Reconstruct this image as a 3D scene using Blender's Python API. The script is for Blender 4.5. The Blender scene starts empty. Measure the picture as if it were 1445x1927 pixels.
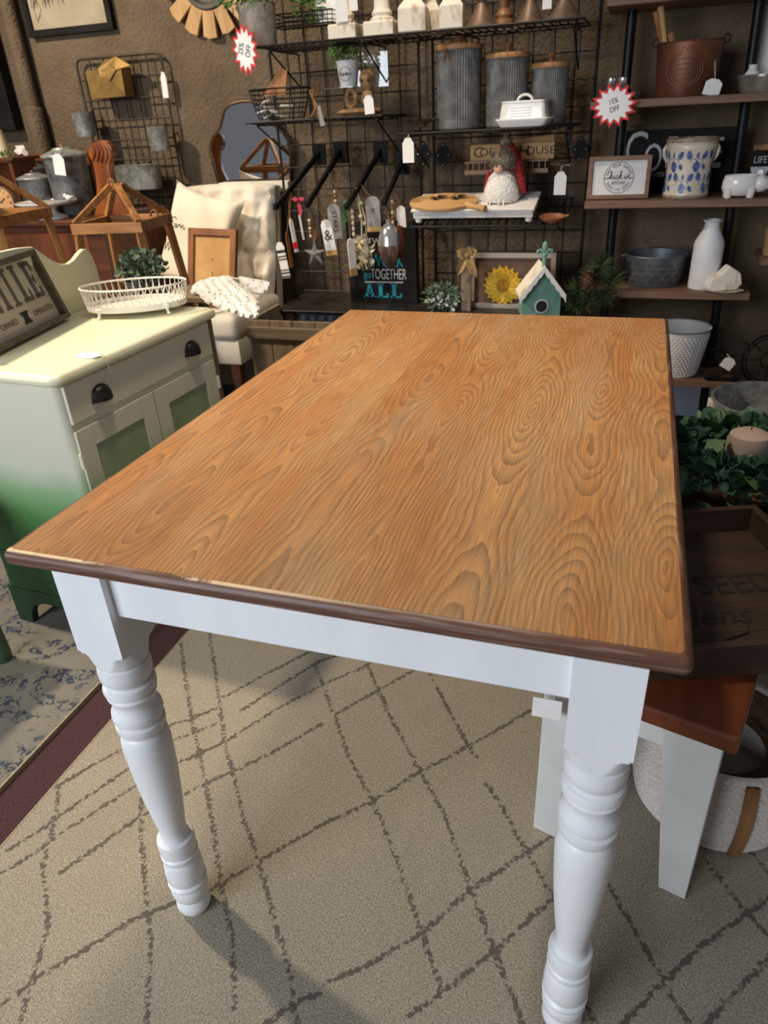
import bpy, bmesh, math, random
from mathutils import Vector as V, Matrix as MX
random.seed(7)
sc = bpy.context.scene
C = sc.collection
PI = math.pi

# ------------------------------------------------------------------ camera
CAM = V((0.2895, -0.524, 1.186))
YAW, PITCH, ROLL, FPX = -0.3426, 0.5089, -0.0567, 1337.8
FW = V((math.sin(YAW)*math.cos(PITCH), math.cos(YAW)*math.cos(PITCH), -math.sin(PITCH)))
_r = V((math.cos(YAW), -math.sin(YAW), 0)); _u = _r.cross(FW)
RT = math.cos(ROLL)*_r + math.sin(ROLL)*_u
UP = -math.sin(ROLL)*_r + math.cos(ROLL)*_u
cd = bpy.data.cameras.new('camera'); cam = bpy.data.objects.new('camera', cd); C.objects.link(cam)
m = MX((RT, UP, -FW)).transposed().to_4x4(); m.translation = CAM
cam.matrix_world = m
cd.sensor_fit = 'HORIZONTAL'; cd.sensor_width = 36; cd.lens = FPX/1445*36; cd.clip_start = 0.02
cd.dof.use_dof = True; cd.dof.focus_distance = 1.15; cd.dof.aperture_fstop = 9.0
sc.camera = cam

# ------------------------------------------------------------------ light and exposure
sc.view_settings.view_transform = 'Standard'; sc.view_settings.look = 'None'
sc.view_settings.gamma = 1; sc.view_settings.use_curve_mapping = False
sc.view_settings.exposure = 0.62
w = bpy.data.worlds.new('world'); sc.world = w; w.use_nodes = True
bgn = w.node_tree.nodes['Background']; bgn.inputs[0].default_value = (0.92, 0.94, 1.0, 1); bgn.inputs[1].default_value = 0.10
def lamp(name, kind, loc, target, power, col, size=0.3, size_y=None, spot=None, blend=0.6):
    l = bpy.data.lights.new(name, kind); o = bpy.data.objects.new(name, l); C.objects.link(o)
    o.location = loc; o.rotation_euler = (V(target)-V(loc)).to_track_quat('-Z', 'Y').to_euler()
    l.energy = power; l.color = col
    if kind == 'AREA':
        l.size = size
        if size_y: l.shape = 'RECTANGLE'; l.size_y = size_y
    else: l.shadow_soft_size = size
    if spot: l.spot_size = math.radians(spot); l.spot_blend = blend
    return o
WARM = (1.0, 0.83, 0.62); COOL = (0.82, 0.90, 1.0)
lamp('shop_window_light', 'AREA', (-1.6, -2.6, 1.7), (-0.2, 0.3, 0.7), 68, COOL, 2.0, 1.5)
lamp('track_spot_dresser', 'SPOT', (-2.15, 0.75, 2.6), (-1.1, 1.15, 0.7), 175, WARM, 0.06, spot=72, blend=0.7)
lamp('track_spot_wall', 'SPOT', (-2.5, 1.0, 2.5), (-1.85, 2.6, 1.25), 125, WARM, 0.05, spot=62, blend=0.9)
lamp('track_spot_shelf', 'SPOT', (-0.55, 1.45, 3.0), (-0.6, 2.3, 1.38), 75, WARM, 0.06, spot=54, blend=0.9)
lamp('ceiling_spot_table', 'SPOT', (-0.35, 0.75, 2.8), (-0.08, 0.55, 0.76), 86, (1.0, 0.83, 0.62), 0.14, spot=72, blend=1.0)

# ------------------------------------------------------------------ pixel -> world
def ray(x, y): return FW + RT*((x-722.5)/FPX) - UP*((y-963.5)/FPX)
def A(x, y, Y): d = ray(x, y); return CAM + d*((Y-CAM.y)/d.y)
def AZ(x, y, z): d = ray(x, y); return CAM + d*((z-CAM.z)/d.z)
def AX(x, y, X): d = ray(x, y); return CAM + d*((X-CAM.x)/d.x)
def S(p): return (V(p)-CAM).dot(FW)/FPX          # metres per pixel at a point

# ------------------------------------------------------------------ mesh builder
class MB:
    def __init__(s, M=None): s.v = []; s.f = []; s.M = M
    def add(s, vs, fs):
        b = len(s.v)
        for p in vs:
            p = V(p); s.v.append(s.M @ p if s.M else p)
        for f in fs: s.f.append([b+i for i in f])
        return s
    def box(s, c, d, R=None):
        c = V(c); h = V(d)*.5; vs = []
        for x in (-1, 1):
            for y in (-1, 1):
                for z in (-1, 1):
                    p = V((x*h.x, y*h.y, z*h.z))
                    vs.append(c + (R @ p if R else p))
        return s.add(vs, [(0,1,3,2),(4,6,7,5),(0,4,5,1),(2,3,7,6),(0,2,6,4),(1,5,7,3)])
    def box2(s, a, b): a = V(a); b = V(b); return s.box((a+b)/2, [abs(b[i]-a[i]) for i in range(3)])
    def bar(s, p, q, wd, th, up=(0,0,1)):
        p = V(p); q = V(q); d = q-p; L = d.length; d.normalize(); u = V(up)
        x = d.cross(u)
        if x.length < 1e-4: x = d.cross(V((0,1,0)))
        x.normalize(); u = x.cross(d)
        return s.box((p+q)/2, (wd, L, th), MX((x, d, u)).transposed())
    def loft(s, loops, cap=True, closed=True):
        n = len(loops[0]); vs = [p for l in loops for p in l]; fs = []
        for i in range(len(loops)-1):
            for j in range(n if closed else n-1):
                k = (j+1) % n
                fs.append((i*n+j, i*n+k, (i+1)*n+k, (i+1)*n+j))
        if cap: fs.append(tuple(range(n))[::-1]); fs.append(tuple((len(loops)-1)*n+j for j in range(n)))
        return s.add(vs, fs)
    def lathe(s, prof, c=(0,0,0), n=24, cap=True, sx=1, sy=1, rib=0, nr=0):
        c = V(c); lp = []
        for r, z in prof:
            lp.append([c+V((math.cos(2*PI*j/n)*r*sx*(1+(rib if (nr and j % 2) else 0)), math.sin(2*PI*j/n)*r*sy*(1+(rib if (nr and j % 2) else 0)), z)) for j in range(n)])
        return s.loft(lp, cap)
    def sqlathe(s, prof, c=(0,0,0), rot=0):
        c = V(c); lp = []
        for r, z in prof:
            lp.append([c+V((math.cos(rot+PI/4+PI/2*j)*r*1.4142, math.sin(rot+PI/4+PI/2*j)*r*1.4142, z)) for j in range(4)])
        return s.loft(lp)
    def tube(s, pts, r, n=6, closed=False):
        pts = [V(p) for p in pts]; N = len(pts); lp = []
        ref = None
        for i in range(N):
            if closed: t = pts[(i+1) % N]-pts[i-1]
            else: t = pts[min(i+1, N-1)]-pts[max(i-1, 0)]
            if t.length < 1e-9: t = V((0,0,1))
            t.normalize()
            if ref is None:
                ref = t.cross(V((0,0,1)))
                if ref.length < .05: ref = t.cross(V((0,1,0)))
            a = ref - t*ref.dot(t)
            if a.length < 1e-6: a = t.orthogonal()
            a.normalize(); ref = a; b = t.cross(a)
            rr = r[i] if isinstance(r, (list, tuple)) else r
            lp.append([pts[i]+(a*math.cos(2*PI*j/n)+b*math.sin(2*PI*j/n))*rr for j in range(n)])
        if closed: return s.loft(lp+[lp[0]], cap=False)
        return s.loft(lp)
    def cyl(s, p, q, r, r2=None, n=16): return s.tube([p, q], [r, r if r2 is None else r2], n)
    def prism(s, out, t, Mx=None):
        """outline in local xz plane, thickness along +y (from 0 to t)"""
        n = len(out); M_ = Mx or MX.Identity(4)
        vs = [M_ @ V((x, 0, z)) for x, z in out]+[M_ @ V((x, t, z)) for x, z in out]
        fs = [tuple(range(n)), tuple(range(2*n-1, n-1, -1))]
        for i in range(n): k = (i+1) % n; fs.append((i, n+i, n+k, k))
        return s.add(vs, fs)
    def ball(s, c, r, n=12, m=8):
        if not hasattr(r, '__len__'): r = (r, r, r)
        c = V(c); lp = []
        for i in range(m+1):
            a = -PI/2+PI*(i/m)*.998+.001*PI
            lp.append([c+V((r[0]*math.cos(a)*math.cos(2*PI*j/n), r[1]*math.cos(a)*math.sin(2*PI*j/n), r[2]*math.sin(a))) for j in range(n)])
        return s.loft(lp)
    def leaf(s, p, d, up, L, W, bend=.2):
        p = V(p); d = V(d).normalized(); sd = d.cross(V(up))
        if sd.length < 1e-3: sd = d.orthogonal()
        sd.normalize(); nn = sd.cross(d)
        q = [p, p+d*L*.35+sd*W*.5+nn*L*bend*.5, p+d*L*.35-sd*W*.5+nn*L*bend*.5, p+d*L*.75+sd*W*.4+nn*L*bend*.4, p+d*L*.75-sd*W*.4+nn*L*bend*.4, p+d*L, p+d*L*.4+nn*L*bend*.2, p+d*L*.75+nn*L*bend*.1]
        return s.add(q, [(0,1,6),(0,6,2),(1,3,7,6),(6,7,4,2),(3,5,7),(7,5,4)])
    def build(s, name, mat, parent=None, org=None, smooth=35, bevel=0, seg=2):
        o_ = V(org) if org is not None else (parent['_o'] if False else ORG.get(parent.name, V((0,0,0))) if parent else V((0,0,0)))
        me = bpy.data.meshes.new(name)
        me.from_pydata([tuple(p-o_) for p in s.v], [], s.f)
        bm = bmesh.new(); bm.from_mesh(me)
        bmesh.ops.recalc_face_normals(bm, faces=bm.faces)
        if bevel:
            es = [e for e in bm.edges if len(e.link_faces) == 2 and e.calc_face_angle(0) > .6]
            bmesh.ops.bevel(bm, geom=es, offset=bevel, segments=seg, profile=.5, affect='EDGES', clamp_overlap=True)
        bm.to_mesh(me); bm.free()
        if smooth:
            for p in me.polygons: p.use_smooth = True
            me.set_sharp_from_angle(angle=math.radians(smooth))
        me.materials.append(mat)
        o = bpy.data.objects.new(name, me); C.objects.link(o)
        if parent: o.parent = parent
        else: o.location = o_
        ORG[o.name] = o_
        return o
ORG = {}
def tag(o, label, cat, group=None):
    o['label'] = label; o['category'] = cat
    if group: o['group'] = group
    return o
def thing(name, label, cat, loc, group=None):
    o = bpy.data.objects.new(name, None); C.objects.link(o); o.location = loc; o.empty_display_size = .05
    ORG[o.name] = V(loc); return tag(o, label, cat, group)
def structure(o): o['kind'] = 'structure'; return o
def stuff(o): o['kind'] = 'stuff'; return o
def frameM(o, x, y=None, z=(0,0,1)):
    """matrix with origin o and given axes"""
    x = V(x).normalized(); z = V(z).normalized(); y = z.cross(x).normalized() if y is None else V(y).normalized()
    M_ = MX((x, y, z)).transposed().to_4x4(); M_.translation = V(o); return M_
def rotz(a, o=(0,0,0)): M_ = MX.Rotation(a, 4, 'Z'); M_.translation = V(o); return M_

# ------------------------------------------------------------------ materials
def nt(name):
    m_ = bpy.data.materials.new(name); m_.use_nodes = True
    return m_, m_.node_tree.nodes, m_.node_tree.links, m_.node_tree.nodes['Principled BSDF']
def lin(c):
    return tuple(((x/255)/12.92 if x/255 < .04045 else ((x/255+.055)/1.055)**2.4) for x in c)+(1,)
def N(ns, t, **kw):
    n_ = ns.new(t)
    for k, v_ in kw.items(): setattr(n_, k, v_)
    return n_
def MAT(name, c, c2=None, rough=.6, metal=0, scale=25, stretch=(1,1,1), bump=0, bscale=None, trans=0, detail=4, lo=.35, hi=.65, spec=None, coord='Object', sss=0):
    """colour given as sRGB 0-255; c2 mixed in by noise"""
    m_, ns, lk, b = nt(name)
    b.inputs['Roughness'].default_value = rough; b.inputs['Metallic'].default_value = metal
    if spec is not None: b.inputs['Specular IOR Level'].default_value = spec
    b.inputs['Base Color'].default_value = lin(c)
    if trans: b.inputs['Transmission Weight'].default_value = trans
    if sss: b.inputs['Subsurface Weight'].default_value = sss; b.inputs['Subsurface Radius'].default_value = (.01, .01, .01)
    if c2 or bump:
        tc = N(ns, 'ShaderNodeTexCoord'); mp = N(ns, 'ShaderNodeMapping'); mp.inputs['Scale'].default_value = stretch
        lk.new(tc.outputs[coord], mp.inputs[0])
        no = N(ns, 'ShaderNodeTexNoise'); no.inputs['Scale'].default_value = scale; no.inputs['Detail'].default_value = detail
        lk.new(mp.outputs[0], no.inputs['Vector'])
        if c2:
            mr = N(ns, 'ShaderNodeMapRange'); mr.inputs[1].default_value = lo; mr.inputs[2].default_value = hi
            lk.new(no.outputs[0], mr.inputs[0])
            mx = N(ns, 'ShaderNodeMix', data_type='RGBA'); mx.inputs[6].default_value = lin(c); mx.inputs[7].default_value = lin(c2)
            lk.new(mr.outputs[0], mx.inputs[0]); lk.new(mx.outputs[2], b.inputs['Base Color'])
        if bump:
            src = no
            if bscale:
                src = N(ns, 'ShaderNodeTexNoise'); src.inputs['Scale'].default_value = bscale; src.inputs['Detail'].default_value = 3
                lk.new(mp.outputs[0], src.inputs['Vector'])
            bp = N(ns, 'ShaderNodeBump'); bp.inputs['Strength'].default_value = bump; bp.inputs['Distance'].default_value = .01
            lk.new(src.outputs[0], bp.inputs['Height']); lk.new(bp.outputs[0], b.inputs['Normal'])
    return m_
def WOOD(name, c, c2, axis=0, rough=.55, f=60, bump=.1):
    st = [1, 1, 1]; st[axis] = .07
    return MAT(name, c, c2, rough, 0, f, tuple(st), bump, None, 0, 6, .35, .65)
def GALV(name, c, c2, rough=.45, scale=60, metal=.45):
    m_, ns, lk, b = nt(name)
    b.inputs['Roughness'].default_value = rough; b.inputs['Metallic'].default_value = metal
    tc = N(ns, 'ShaderNodeTexCoord')
    vo = N(ns, 'ShaderNodeTexVoronoi'); vo.inputs['Scale'].default_value = scale; lk.new(tc.outputs['Object'], vo.inputs['Vector'])
    no = N(ns, 'ShaderNodeTexNoise'); no.inputs['Scale'].default_value = scale*.4; no.inputs['Detail'].default_value = 5; lk.new(tc.outputs['Object'], no.inputs['Vector'])
    sp = N(ns, 'ShaderNodeSeparateColor'); lk.new(vo.outputs['Color'], sp.inputs[0])
    ma = N(ns, 'ShaderNodeMath', operation='MULTIPLY_ADD'); lk.new(sp.outputs[0], ma.inputs[0]); ma.inputs[1].default_value = .4; lk.new(no.outputs[0], ma.inputs[2])
    mr = N(ns, 'ShaderNodeMapRange'); mr.inputs[1].default_value = .4; mr.inputs[2].default_value = .95; lk.new(ma.outputs[0], mr.inputs[0])
    mx = N(ns, 'ShaderNodeMix', data_type='RGBA'); mx.inputs[6].default_value = lin(c); mx.inputs[7].default_value = lin(c2)
    lk.new(mr.outputs[0], mx.inputs[0]); lk.new(mx.outputs[2], b.inputs['Base Color'])
    return m_
K = {}
K['white_paint'] = MAT('white_paint', (236, 236, 236), (228, 228, 229), .38, scale=14, stretch=(1,1,.2), bump=.03, bscale=90)
def edge_material():
    m_, ns, lk, b = nt('worn_walnut_edge'); b.inputs['Roughness'].default_value = .45
    tc = N(ns, 'ShaderNodeTexCoord'); sx = N(ns, 'ShaderNodeSeparateXYZ'); lk.new(tc.outputs['Object'], sx.inputs[0])
    mp = N(ns, 'ShaderNodeMapping'); mp.inputs['Scale'].default_value = (.12, .12, 4); lk.new(tc.outputs['Object'], mp.inputs[0])
    n1 = N(ns, 'ShaderNodeTexNoise'); n1.inputs['Scale'].default_value = 90; n1.inputs['Detail'].default_value = 5; lk.new(mp.outputs[0], n1.inputs['Vector'])
    n2 = N(ns, 'ShaderNodeTexNoise'); n2.inputs['Scale'].default_value = 9; n2.inputs['Detail'].default_value = 10; n2.inputs['Roughness'].default_value = .72; lk.new(tc.outputs['Object'], n2.inputs['Vector'])
    mr = N(ns, 'ShaderNodeMapRange'); mr.inputs[1].default_value = .52; mr.inputs[2].default_value = .75; lk.new(n1.outputs[0], mr.inputs[0])
    mx = N(ns, 'ShaderNodeMix', data_type='RGBA'); mx.inputs[6].default_value = lin((94, 62, 46)); mx.inputs[7].default_value = lin((146, 118, 102)); lk.new(mr.outputs[0], mx.inputs[0])
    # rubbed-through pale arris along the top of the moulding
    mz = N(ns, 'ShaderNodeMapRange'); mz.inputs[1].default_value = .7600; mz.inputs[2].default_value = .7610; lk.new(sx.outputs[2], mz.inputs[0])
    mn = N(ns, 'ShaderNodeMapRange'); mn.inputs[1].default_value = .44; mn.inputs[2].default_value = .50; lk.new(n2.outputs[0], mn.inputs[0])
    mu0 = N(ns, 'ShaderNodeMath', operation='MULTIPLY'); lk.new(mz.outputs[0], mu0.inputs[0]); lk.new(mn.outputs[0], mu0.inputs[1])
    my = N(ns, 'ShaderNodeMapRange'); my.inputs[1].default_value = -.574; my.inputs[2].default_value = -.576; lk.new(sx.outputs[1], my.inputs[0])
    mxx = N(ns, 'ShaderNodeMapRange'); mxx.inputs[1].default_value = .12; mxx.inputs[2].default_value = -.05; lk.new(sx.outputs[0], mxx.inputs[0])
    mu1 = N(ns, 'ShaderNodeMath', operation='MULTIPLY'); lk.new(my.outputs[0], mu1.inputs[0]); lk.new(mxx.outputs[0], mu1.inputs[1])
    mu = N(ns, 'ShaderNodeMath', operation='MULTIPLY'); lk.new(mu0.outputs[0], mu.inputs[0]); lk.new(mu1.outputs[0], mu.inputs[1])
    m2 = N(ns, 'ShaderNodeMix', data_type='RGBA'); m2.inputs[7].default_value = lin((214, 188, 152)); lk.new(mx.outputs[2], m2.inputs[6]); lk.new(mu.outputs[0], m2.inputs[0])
    lk.new(m2.outputs[2], b.inputs['Base Color'])
    bp = N(ns, 'ShaderNodeBump'); bp.inputs['Strength'].default_value = .2; bp.inputs['Distance'].default_value = .003; lk.new(n1.outputs[0], bp.inputs['Height']); lk.new(bp.outputs[0], b.inputs['Normal'])
    return m_
K['edge'] = edge_material()
K['stucco'] = MAT('brown_stucco', (112, 96, 77), (99, 84, 67), .85, scale=9, bump=1.0, bscale=80, spec=.3)
K['carpet'] = MAT('maroon_carpet', (76, 46, 50), (56, 32, 38), .95, scale=260, bump=.5, detail=2)
K['baseb'] = MAT('baseboard_paint', (170, 178, 190), (160, 168, 182), .5, scale=8)
K['black'] = MAT('black_metal', (22, 21, 20), (32, 30, 28), .55, 0, scale=60, spec=.25)
K['blackw'] = MAT('black_wire', (30, 28, 26), (22, 20, 19), .5, 0, scale=60, spec=.3)
K['galv'] = GALV('galvanised_steel', (128, 130, 128), (176, 178, 174))
K['galvd'] = GALV('dark_galvanised_steel', (84, 86, 88), (128, 130, 130), .5, 45)
K['paper'] = MAT('tag_paper', (245, 240, 235), (236, 232, 228), .7, scale=40)
K['string'] = MAT('white_string', (225, 215, 200), (200, 190, 172), .9, scale=300)
K['twine'] = MAT('jute_twine', (150, 110, 68), (110, 78, 46), .9, scale=300)
K['cream'] = MAT('cream_fabric', (232, 224, 208), (222, 212, 194), .9, scale=220, bump=.15)
K['pillow'] = MAT('pillow_canvas', (238, 226, 206), (228, 214, 190), .9, scale=160, bump=.15)
K['antique'] = WOOD('antique_red_wood', (106, 64, 42), (76, 45, 29), 0, .4, 30)
K['oak'] = WOOD('golden_oak', (168, 116, 62), (128, 82, 40), 2, .5, 40)
K['oakx'] = WOOD('golden_oak_x', (168, 116, 62), (128, 82, 40), 0, .5, 40)
K['scroll'] = WOOD('orange_carved_wood', (150, 84, 34), (112, 56, 22), 2, .35, 30)
K['shelfw'] = WOOD('brown_shelf_board', (138, 104, 82), (108, 80, 62), 0, .6, 40)
K['palew'] = WOOD('pale_wood', (205, 165, 110), (182, 138, 86), 2, .6, 40)
K['palewx'] = WOOD('pale_wood_x', (205, 165, 110), (182, 138, 86), 0, .6, 40)
K['lidw'] = WOOD('lid_wood', (186, 138, 88), (156, 110, 66), 0, .6, 50)
K['greyw'] = WOOD('weathered_grey_wood', (140, 122, 98), (110, 94, 76), 2, .75, 35, .3)
K['greywx'] = WOOD('weathered_grey_wood_x', (140, 122, 98), (110, 94, 76), 0, .75, 35, .3)
K['chippy'] = MAT('chippy_white_wood', (236, 226, 208), (176, 150, 120), .75, scale=28, stretch=(1,1,.5), lo=.55, hi=.72, bump=.2)
K['brownmetal'] = MAT('brown_metal', (128, 104, 86), (102, 80, 64), .5, .35, scale=20)
K['turned'] = WOOD('turned_brown_wood', (150, 108, 66), (108, 72, 40), 2, .45, 40)
K['teal'] = MAT('teal_paint', (122, 164, 148), (106, 148, 132), .6, scale=25)
K['ceramic'] = MAT('white_ceramic', (236, 232, 226), None, .15)
K['ceramicm'] = MAT('matte_white_ceramic', (232, 230, 228), (222, 220, 220), .5, scale=20)
K['green'] = MAT('leaf_green', (112, 148, 72), (72, 108, 48), .6, scale=40)
K['dgreen'] = MAT('eucalyptus_green', (62, 100, 74), (38, 70, 56), .55, scale=30)
K['pine'] = MAT('pine_green', (64, 86, 44), (36, 54, 30), .7, scale=40)
K['sage'] = MAT('sage_green', (118, 136, 112), (78, 98, 72), .7, scale=40)
K['dark'] = MAT('chalkboard_black', (22, 21, 20), (30, 29, 28), .7, scale=12, spec=.15)
K['ink'] = MAT('black_ink', (40, 37, 34), None, .7)
K['inkg'] = MAT('grey_ink', (96, 90, 84), None, .7)
K['chalkw'] = MAT('chalk_white_print', (196, 196, 194), (170, 172, 174), .7, scale=60)
K['tealink'] = MAT('teal_print', (24, 136, 160), None, .6)
K['red'] = MAT('red_card', (222, 40, 48), None, .6)
K['whitecard'] = MAT('white_card', (250, 246, 242), None, .6)
K['copper'] = MAT('brown_copper', (128, 80, 54), (96, 58, 40), .45, .45, scale=9)
K['glass'] = MAT('clear_glass', (250, 252, 252), None, .03, trans=.95, spec=.5)
K['silver'] = MAT('silver_glass', (214, 212, 210), None, .16, .85)
# ------------------------------------------------------------------ setting
WALLY = 2.62
structure(MB().box2((-4.2, -3.2, -.06), (3.0, WALLY+.1, -.012)).build('floor', K['carpet'], smooth=0))
structure(MB().box2((-4.2, WALLY, -.012), (3.0, WALLY+.1, 2.9)).build('wall_back', K['stucco'], smooth=0))
b = MB().box2((-1.0, WALLY-.016, -.012), (3.0, WALLY, .135)).box2((-1.0, WALLY-.022, -.012), (3.0, WALLY-.016, .02))
structure(b.build('baseboard_back', K['baseb'], smooth=0, bevel=.003))

# ------------------------------------------------------------------ rug with the trellis of broken lines
LINES = [
 [(106,1480),(160,1448),(236,1406),(318,1365),(362,1352),(410,1330)],
 [(0,1608),(50,1578),(113,1535),(192,1480),(247,1442),(322,1393),(370,1377),(406,1362)],
 [(-40,1662),(10,1638),(55,1612),(113,1569),(192,1518),(260,1475),(329,1437),(373,1420),(418,1398),(460,1372),(520,1335),(600,1292),(695,1250)],
 [(113,1643),(164,1607),(240,1552),(284,1525),(342,1499),(387,1473),(442,1450),(520,1412),(605,1362)],
 [(395,1675),(490,1620),(600,1555),(700,1508),(785,1455),(880,1405),(950,1365),(1000,1335)],
 [(612,1850),(700,1812),(795,1755),(885,1675),(1000,1598),(1060,1560)],
 [(770,1912),(840,1862),(930,1790),(1042,1688)],
 [(1168,1930),(1255,1840),(1320,1780),(1450,1688)],
 [(1325,1932),(1390,1860),(1450,1802)],
 [(422,1312),(500,1268),(592,1222)],
 [(452,1338),(530,1288),(600,1245),(640,1230)],
 [(628,1346),(700,1305),(780,1260)],
 [(-20,1910),(70,1840),(180,1775),(250,1730),(332,1697)],
 [(338,1195),(348,1270),(360,1350),(380,1440),(400,1550),(415,1660),(438,1770),(442,1900)],
 [(394,1188),(410,1300),(425,1410),(440,1460),(462,1550),(490,1630),(520,1740),(548,1835),(560,1930)],
 [(265,1500),(267,1590),(275,1690),(285,1790),(275,1930)],
 [(110,1480),(106,1528),(82,1631),(90,1750),(60,1840),(38,1930)],
 [(592,1250),(630,1350),(655,1420),(700,1505),(740,1600),(795,1755),(832,1865)],
 [(690,1248),(730,1340),(790,1450),(835,1530),(885,1670),(930,1790),(985,1930)],
 [(808,1265),(870,1385),(895,1425)],
 [(915,1475),(930,1495),(990,1600),(1030,1668),(1042,1690)],
 [(1138,1655),(1200,1760),(1250,1850),(1300,1935)],
 [(1318,1605),(1390,1700),(1450,1765)],
 [(1390,1580),(1450,1645)],
 [(1090,1870),(1125,1935)],
 [(500,1926),(560,1885),(600,1870)],
]
SEG = []
for pl in LINES:
    w_ = [AZ(x, y, 0) for x, y in pl]
    for i in range(len(w_)-1): SEG.append((w_[i].x, w_[i].y, w_[i+1].x, w_[i+1].y))
# the trellis goes on beyond the frame: more strokes on the same two diagonals
for k in range(6):
    SEG.append((.95+.3*k, -.1, .95+.3*k-.45, -.75)); SEG.append((.85+.3*k, -.75, .85+.3*k+.55*.9, -.05))
    SEG.append((.75+.22*k, .25, .75+.22*k+.6, 1.0))
    SEG.append((-.7+.32*k, -.88, -.7+.32*k+.12, -.42)) if k < 4 else None
def rug_material():
    m_, ns, lk, b_ = nt('trellis_rug_pile'); b_.inputs['Roughness'].default_value = .95; b_.inputs['Specular IOR Level'].default_value = .1
    tc = N(ns, 'ShaderNodeTexCoord'); at = N(ns, 'ShaderNodeAttribute', attribute_name='line_distance')
    n1 = N(ns, 'ShaderNodeTexNoise'); n1.inputs['Scale'].default_value = 120; n1.inputs['Detail'].default_value = 3
    n2 = N(ns, 'ShaderNodeTexNoise'); n2.inputs['Scale'].default_value = 6; n2.inputs['Detail'].default_value = 4
    n3 = N(ns, 'ShaderNodeTexNoise'); n3.inputs['Scale'].default_value = 330; n3.inputs['Detail'].default_value = 2
    n4 = N(ns, 'ShaderNodeTexNoise'); n4.inputs['Scale'].default_value = 26; n4.inputs['Detail'].default_value = 2
    for n_ in (n1, n2, n3, n4): lk.new(tc.outputs['Object'], n_.inputs['Vector'])
    a1 = N(ns, 'ShaderNodeMath', operation='MULTIPLY_ADD'); lk.new(n1.outputs[0], a1.inputs[0]); a1.inputs[1].default_value = .021; lk.new(at.outputs['Fac'], a1.inputs[2])
    a2 = N(ns, 'ShaderNodeMath', operation='MULTIPLY_ADD'); lk.new(n4.outputs[0], a2.inputs[0]); a2.inputs[1].default_value = .008; lk.new(a1.outputs[0], a2.inputs[2])
    mr = N(ns, 'ShaderNodeMapRange'); mr.inputs[1].default_value = .0168; mr.inputs[2].default_value = .0196; mr.inputs[3].default_value = 1; mr.inputs[4].default_value = 0
    lk.new(a2.outputs[0], mr.inputs[0])
    base = N(ns, 'ShaderNodeMix', data_type='RGBA'); base.inputs[6].default_value = lin((162, 153, 136)); base.inputs[7].default_value = lin((144, 136, 121))
    lk.new(n2.outputs[0], base.inputs[0])
    sp = N(ns, 'ShaderNodeMix', data_type='RGBA', blend_type='MULTIPLY'); sp.inputs[0].default_value = .8
    mr3 = N(ns, 'ShaderNodeMapRange'); mr3.inputs[1].default_value = .3; mr3.inputs[2].default_value = .7; mr3.inputs[3].default_value = .5; mr3.inputs[4].default_value = 1.4
    lk.new(n3.outputs[0], mr3.inputs[0]); lk.new(base.outputs[2], sp.inputs[6]); lk.new(mr3.outputs[0], sp.inputs[7])
    mx = N(ns, 'ShaderNodeMix', data_type='RGBA'); mx.inputs[7].default_value = lin((96, 90, 82)); lk.new(sp.outputs[2], mx.inputs[6]); lk.new(mr.outputs[0], mx.inputs[0])
    lk.new(mx.outputs[2], b_.inputs['Base Color'])
    bp = N(ns, 'ShaderNodeBump'); bp.inputs['Strength'].default_value = .35; bp.inputs['Distance'].default_value = .003
    lk.new(n3.outputs[0], bp.inputs['Height']); lk.new(bp.outputs[0], b_.inputs['Normal'])
    return m_
RX0, RX1, RY0, RY1 = -.735, 1.75, -.9, 1.75
import numpy as np
nx, ny = 380, 400
gx, gy = np.meshgrid(np.linspace(RX0, RX1, nx+1), np.linspace(RY0, RY1, ny+1))
dist = np.full(gx.shape, .12)
for x0, y0, x1, y1 in SEG:
    dx, dy = x1-x0, y1-y0; t = np.clip(((gx-x0)*dx+(gy-y0)*dy)/(dx*dx+dy*dy), 0, 1)
    dist = np.minimum(dist, np.hypot(gx-x0-t*dx, gy-y0-t*dy))
vs = np.stack([gx, gy, np.full(gx.shape, -.0003)], -1).reshape(-1, 3).tolist(); dist = dist.ravel().tolist(); fs = []
for j in range(ny):
    for i in range(nx): k = j*(nx+1)+i; fs.append((k, k+1, k+nx+2, k+nx+1))
me = bpy.data.meshes.new('area_rug'); me.from_pydata(vs, [], fs)
at_ = me.attributes.new('line_distance', 'FLOAT', 'POINT'); at_.data.foreach_set('value', dist)
me.materials.append(rug_material())
rug = bpy.data.objects.new('area_rug', me); C.objects.link(rug); ORG['area_rug'] = V((0,0,0))
tag(rug, 'beige area rug with broken dark grey trellis lines under the table', 'rug')
K['rugedge'] = MAT('rug_binding', (160, 148, 124), (140, 128, 106), .95, scale=200, bump=.3)
e = MB().box2((RX0-.004, RY0, -.012), (RX0, RY1, .0003)).box2((RX0, RY0, -.012), (RX1, RY1, -.001))
e.build('binding', K['rugedge'], rug, smooth=0)

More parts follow.
